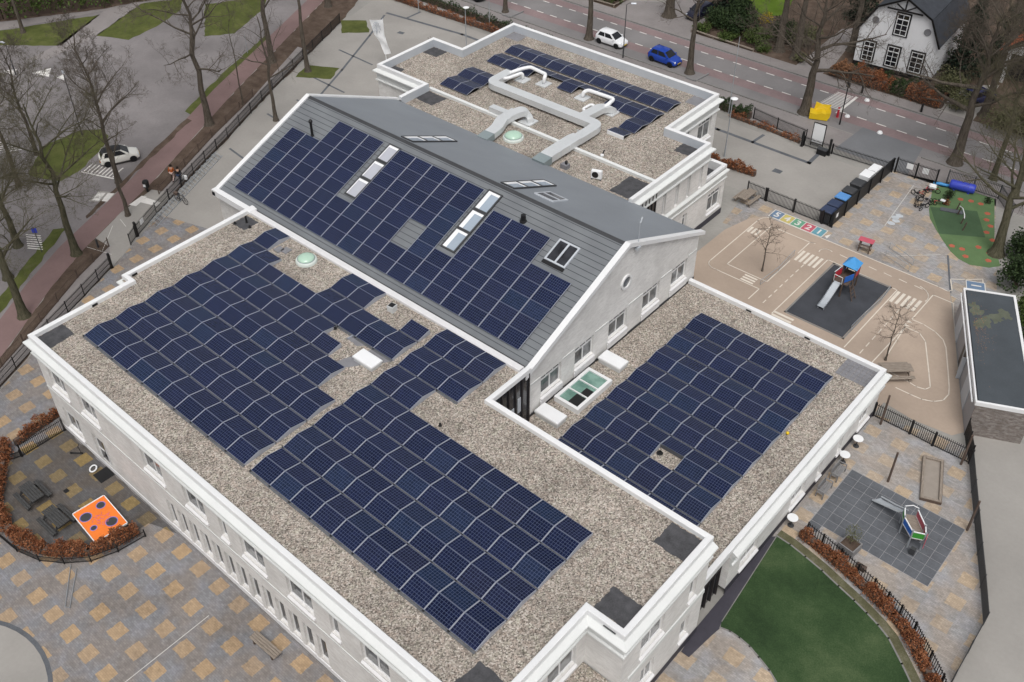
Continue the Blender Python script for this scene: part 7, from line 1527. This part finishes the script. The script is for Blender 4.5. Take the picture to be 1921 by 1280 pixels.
t = thing('sandbox', 'long sandbox edged with grey and brown timber on the paving', 'sandbox', (46.3, 34.05, .02), atan2(3.45, -1.3)); m = MB(); a, b = 1.85, .62
for x0, x1, y0, y1 in ((-a, a, -b, -b + .16), (-a, a, b - .16, b), (-a, -a + .16, -b + .16, b - .16), (a - .16, a, -b + .16, b - .16)): m.bbox(x0, x1, y0, y1, 0, .26, .02)
m.build('timber_edge', MT['wood'], t); MB().box(-a + .16, a - .16, -b + .16, b - .16, 0, .1).build('sand', MT['sand'], t)
m = MB(); m.box(-a - .02, a + .02, -b - .03, -b - .001, 0, .2); m.box(-a - .03, -a - .001, -b, b, 0, .2); m.build('kickboard', MT['woodb'], t)
t = thing('planter', 'grey wooden planter with a small olive tree beside the slabs', 'planter', (44.85, 25.75, .02), R(-8)); m = MB()
for z in (0, .3): m.box(-.5, .5, -.5, -.44, z, z + .29); m.box(-.5, .5, .44, .5, z, z + .29); m.box(-.5, -.44, -.44, .44, z, z + .29); m.box(.44, .5, -.44, .44, z, z + .29)
m.build('box', MT['woodg'], t); MB().box(-.44, .44, -.44, .44, 0, .5).build('soil', MT['soil'], t); MB().tube([(0, 0, .5), (0, 0, 1.2)], .03, 6).build('trunk', MT['bark'], t)
rnd_ = random.Random(9)
def so_():
    v = Vector((rnd_.gauss(0, 1), rnd_.gauss(0, 1), rnd_.gauss(0, 1))).normalized() * rnd_.random() ** .45 * .55; return (v.x, v.y, 1.5 + v.z)
m = MB(); leaf_cloud(m, so_, 520, .07, rnd_); m.build('crown', MT['olive'], t)
for x, y, l in ((44.3, 32.2, 'leaning looking wooden pole between the sandbox and the slabs'), (49.5, 31.7, 'wooden pole beside the dark mesh fence'), (47.15, 36.6, 'wooden pole at the corner where spiked and mesh fences meet'), (41.75, 36.6, 'wooden pole next to the wing corner and spiked fence')):
    tag(MB().tube([(0, 0, 0), (0, 0, 2.7)], [.075, .065], 10).build('wooden_pole', MT['woodb'], loc=(x, y, 0)), l, 'pole')
t = thing('duffel_bag', 'small dark bag lying beside the arched hedge', 'bag', (46.0, 24.95, .02)); MB().bbox(-.28, .28, -.18, .18, 0, .32, .09).build('body', MT['woodb'], t); MB().tube([(-.15, 0, .3), (0, 0, .42), (.15, 0, .3)], .02, 6).build('handle', MT['black'], t)
def goal(label, pts, h=.9):
    b = Vector((pts[0][0], pts[0][1], 0)); t = thing('railing', label, 'railing', b); P = [Vector((p[0], p[1], 0)) - b for p in pts]; m = MB()
    m.tube([p + Vector((0, 0, h)) for p in P], .022, 6); m.tube([p + Vector((0, 0, .1)) for p in P], .016, 6); m.build('rail', MT['pipe'], t); q = MB().tube([(0, 0, 0), (0, 0, h)], .02, 6).build('post', MT['pipe'], t)
    for p in P[1:]: c = q.copy(); C.objects.link(c); c.location = p
goal('thin metal goal frame standing beside the pink roofed play bench', [(33.7, 54.6), (36.0, 53.8), (35.9, 54.8), (33.5, 55.8)], .6)
goal('thin curved metal railing along the edge of the black rubber', [(35.9, 50.6), (36.05, 48.7), (35.9, 46.3), (35.85, 44.2)], .5); goal('thin metal railing beside the young tree on the play road', [(28.05, 50.0), (28.2, 47.2), (28.0, 44.7)], .5)
goal('thin white goal frame lying on the tiled court', [(10.8, -5.75), (13.2, -7.5), (13.45, -7.35), (11.3, -5.65)], .05)
t = thing('canvas_roll', 'light blue canvas roll lying by the bar fence', 'canvas', (32.9, 67.7, .02), R(20)); MB().tube([(-.75, 0, .12), (-.2, .05, .13), (.35, -.02, .12), (.8, .05, .12)], [.12, .15, .14, .1], 10).build('roll', MT['bluel'], t, smooth=True)
t = thing('blue_tube', 'deep blue plastic crawl tube lying by the bar fence', 'tube', (34.5, 68.0, .02), R(12)); m = MB(); m.tube([(-1.05, 0, .42), (-.9, 0, .42), (.9, 0, .42), (1.05, 0, .42)], [.36, .42, .42, .36], 18); m.build('shell', MT['blued'], t, smooth=True)
for s in (-.6, .6): MB().box(s - .08, s + .08, -.35, .35, 0, .12).build('foot', MT['blued'], t)
def trike(label, x, y, rz, col):
    t = thing('tricycle', label, 'tricycle', (x, y, .03), rz, 'tricycles beside the green surface'); m = MB(); m.tube([(.4, 0, .5), (.0, 0, .25), (-.4, 0, .3)], .03, 6); m.tube([(-.4, -.25, .16), (-.4, .25, .16)], .025, 6); m.build('frame', MT[col], t)
    for p, r in (((.42, 0, .2), .2), ((-.4, .27, .16), .15), ((-.4, -.27, .16), .15)): q = MB(); wheel(q, (0, 0, 0), r, (0, 1, 0), .03, 14); q.build('wheel', MT['tyre'], t, loc=p)
    MB().bbox(-.18, .12, -.12, .12, .34, .4, .02).build('saddle', MT['black'], t); MB().tube([(.3, -.22, .62), (.38, 0, .6), (.3, .22, .62)], .018, 6).build('handlebar', MT['black'], t)
for a in (('dark tricycle lowest of the group beside the green surface', 33.1, 63.15, 1.0, 'black'), ('dark tricycle tipped beside the lowest one of the group', 32.4, 63.5, 2.2, 'black'), ('red tricycle standing on the edge of the dark green rubber', 33.9, 64.7, .5, 'red'), ('dark red tricycle at the chalk line side of the group', 31.9, 64.6, 2.8, 'black'), ('red tricycle in the middle of the group', 32.2, 65.5, 1.4, 'red'), ('red tricycle farthest up the group near the gate', 32.7, 66.1, .2, 'red'), ('dark tricycle behind the lowest ones', 32.9, 64.2, 3.4, 'black')): trike(*a)
tag(MB().bbox(-.3, .3, -.22, .22, 0, .3, .1).build('white_jacket', MT['white'], loc=(32.55, 66.2, .45), rot=(.2, .1, .4)), 'crumpled white jacket hung over a red tricycle by the gate', 'jacket'); tag(MB().bbox(-.2, .2, -.14, .14, 0, .12, .05).build('white_helmet', MT['white'], loc=(34.15, 64.6, .5)), 'small white helmet on the red tricycle at the green rubber', 'helmet')
for a in (('dark russet shrub growing out of the green surface', 34.15, 66.0, .55, 1.0, 'green', 420, .12), ('small dark russet shrub below the bigger one on the green surface', 34.4, 64.9, .35, .6, 'beech', 220, .1), ('low dark shrub at the top corner of the green surface', 37.0, 67.6, .45, .5, 'green', 260, .1)): shrub(a[0], *a[1:])
t = thing('balance_beam_frame', 'wooden balance frame with a thin white rail on the dark green rubber', 'climbing frame', (36.2, 63.4, .03)); m = MB()
for x, y in ((-.8, 1.3), (-.45, .75), (.3, -.4), (.8, -1.3)): m.tube([(x, y, 0), (x + .1, y + .05, .8)], .06, 6)
m.build('post_frame', MT['woodb'], t); MB().tube([(-.5, .8, .8), (-.1, .3, 1.0), (.3, -.3, .9), (.5, -.7, .75)], .04, 6).build('rail', MT['white'], t)
tag(MB().obox((34.3, 64.0), (36.0, 64.6), .5, .026, .10).build('play_platform', MT['slab']), 'low grey platform on the upper edge of the dark green rubber', 'platform')
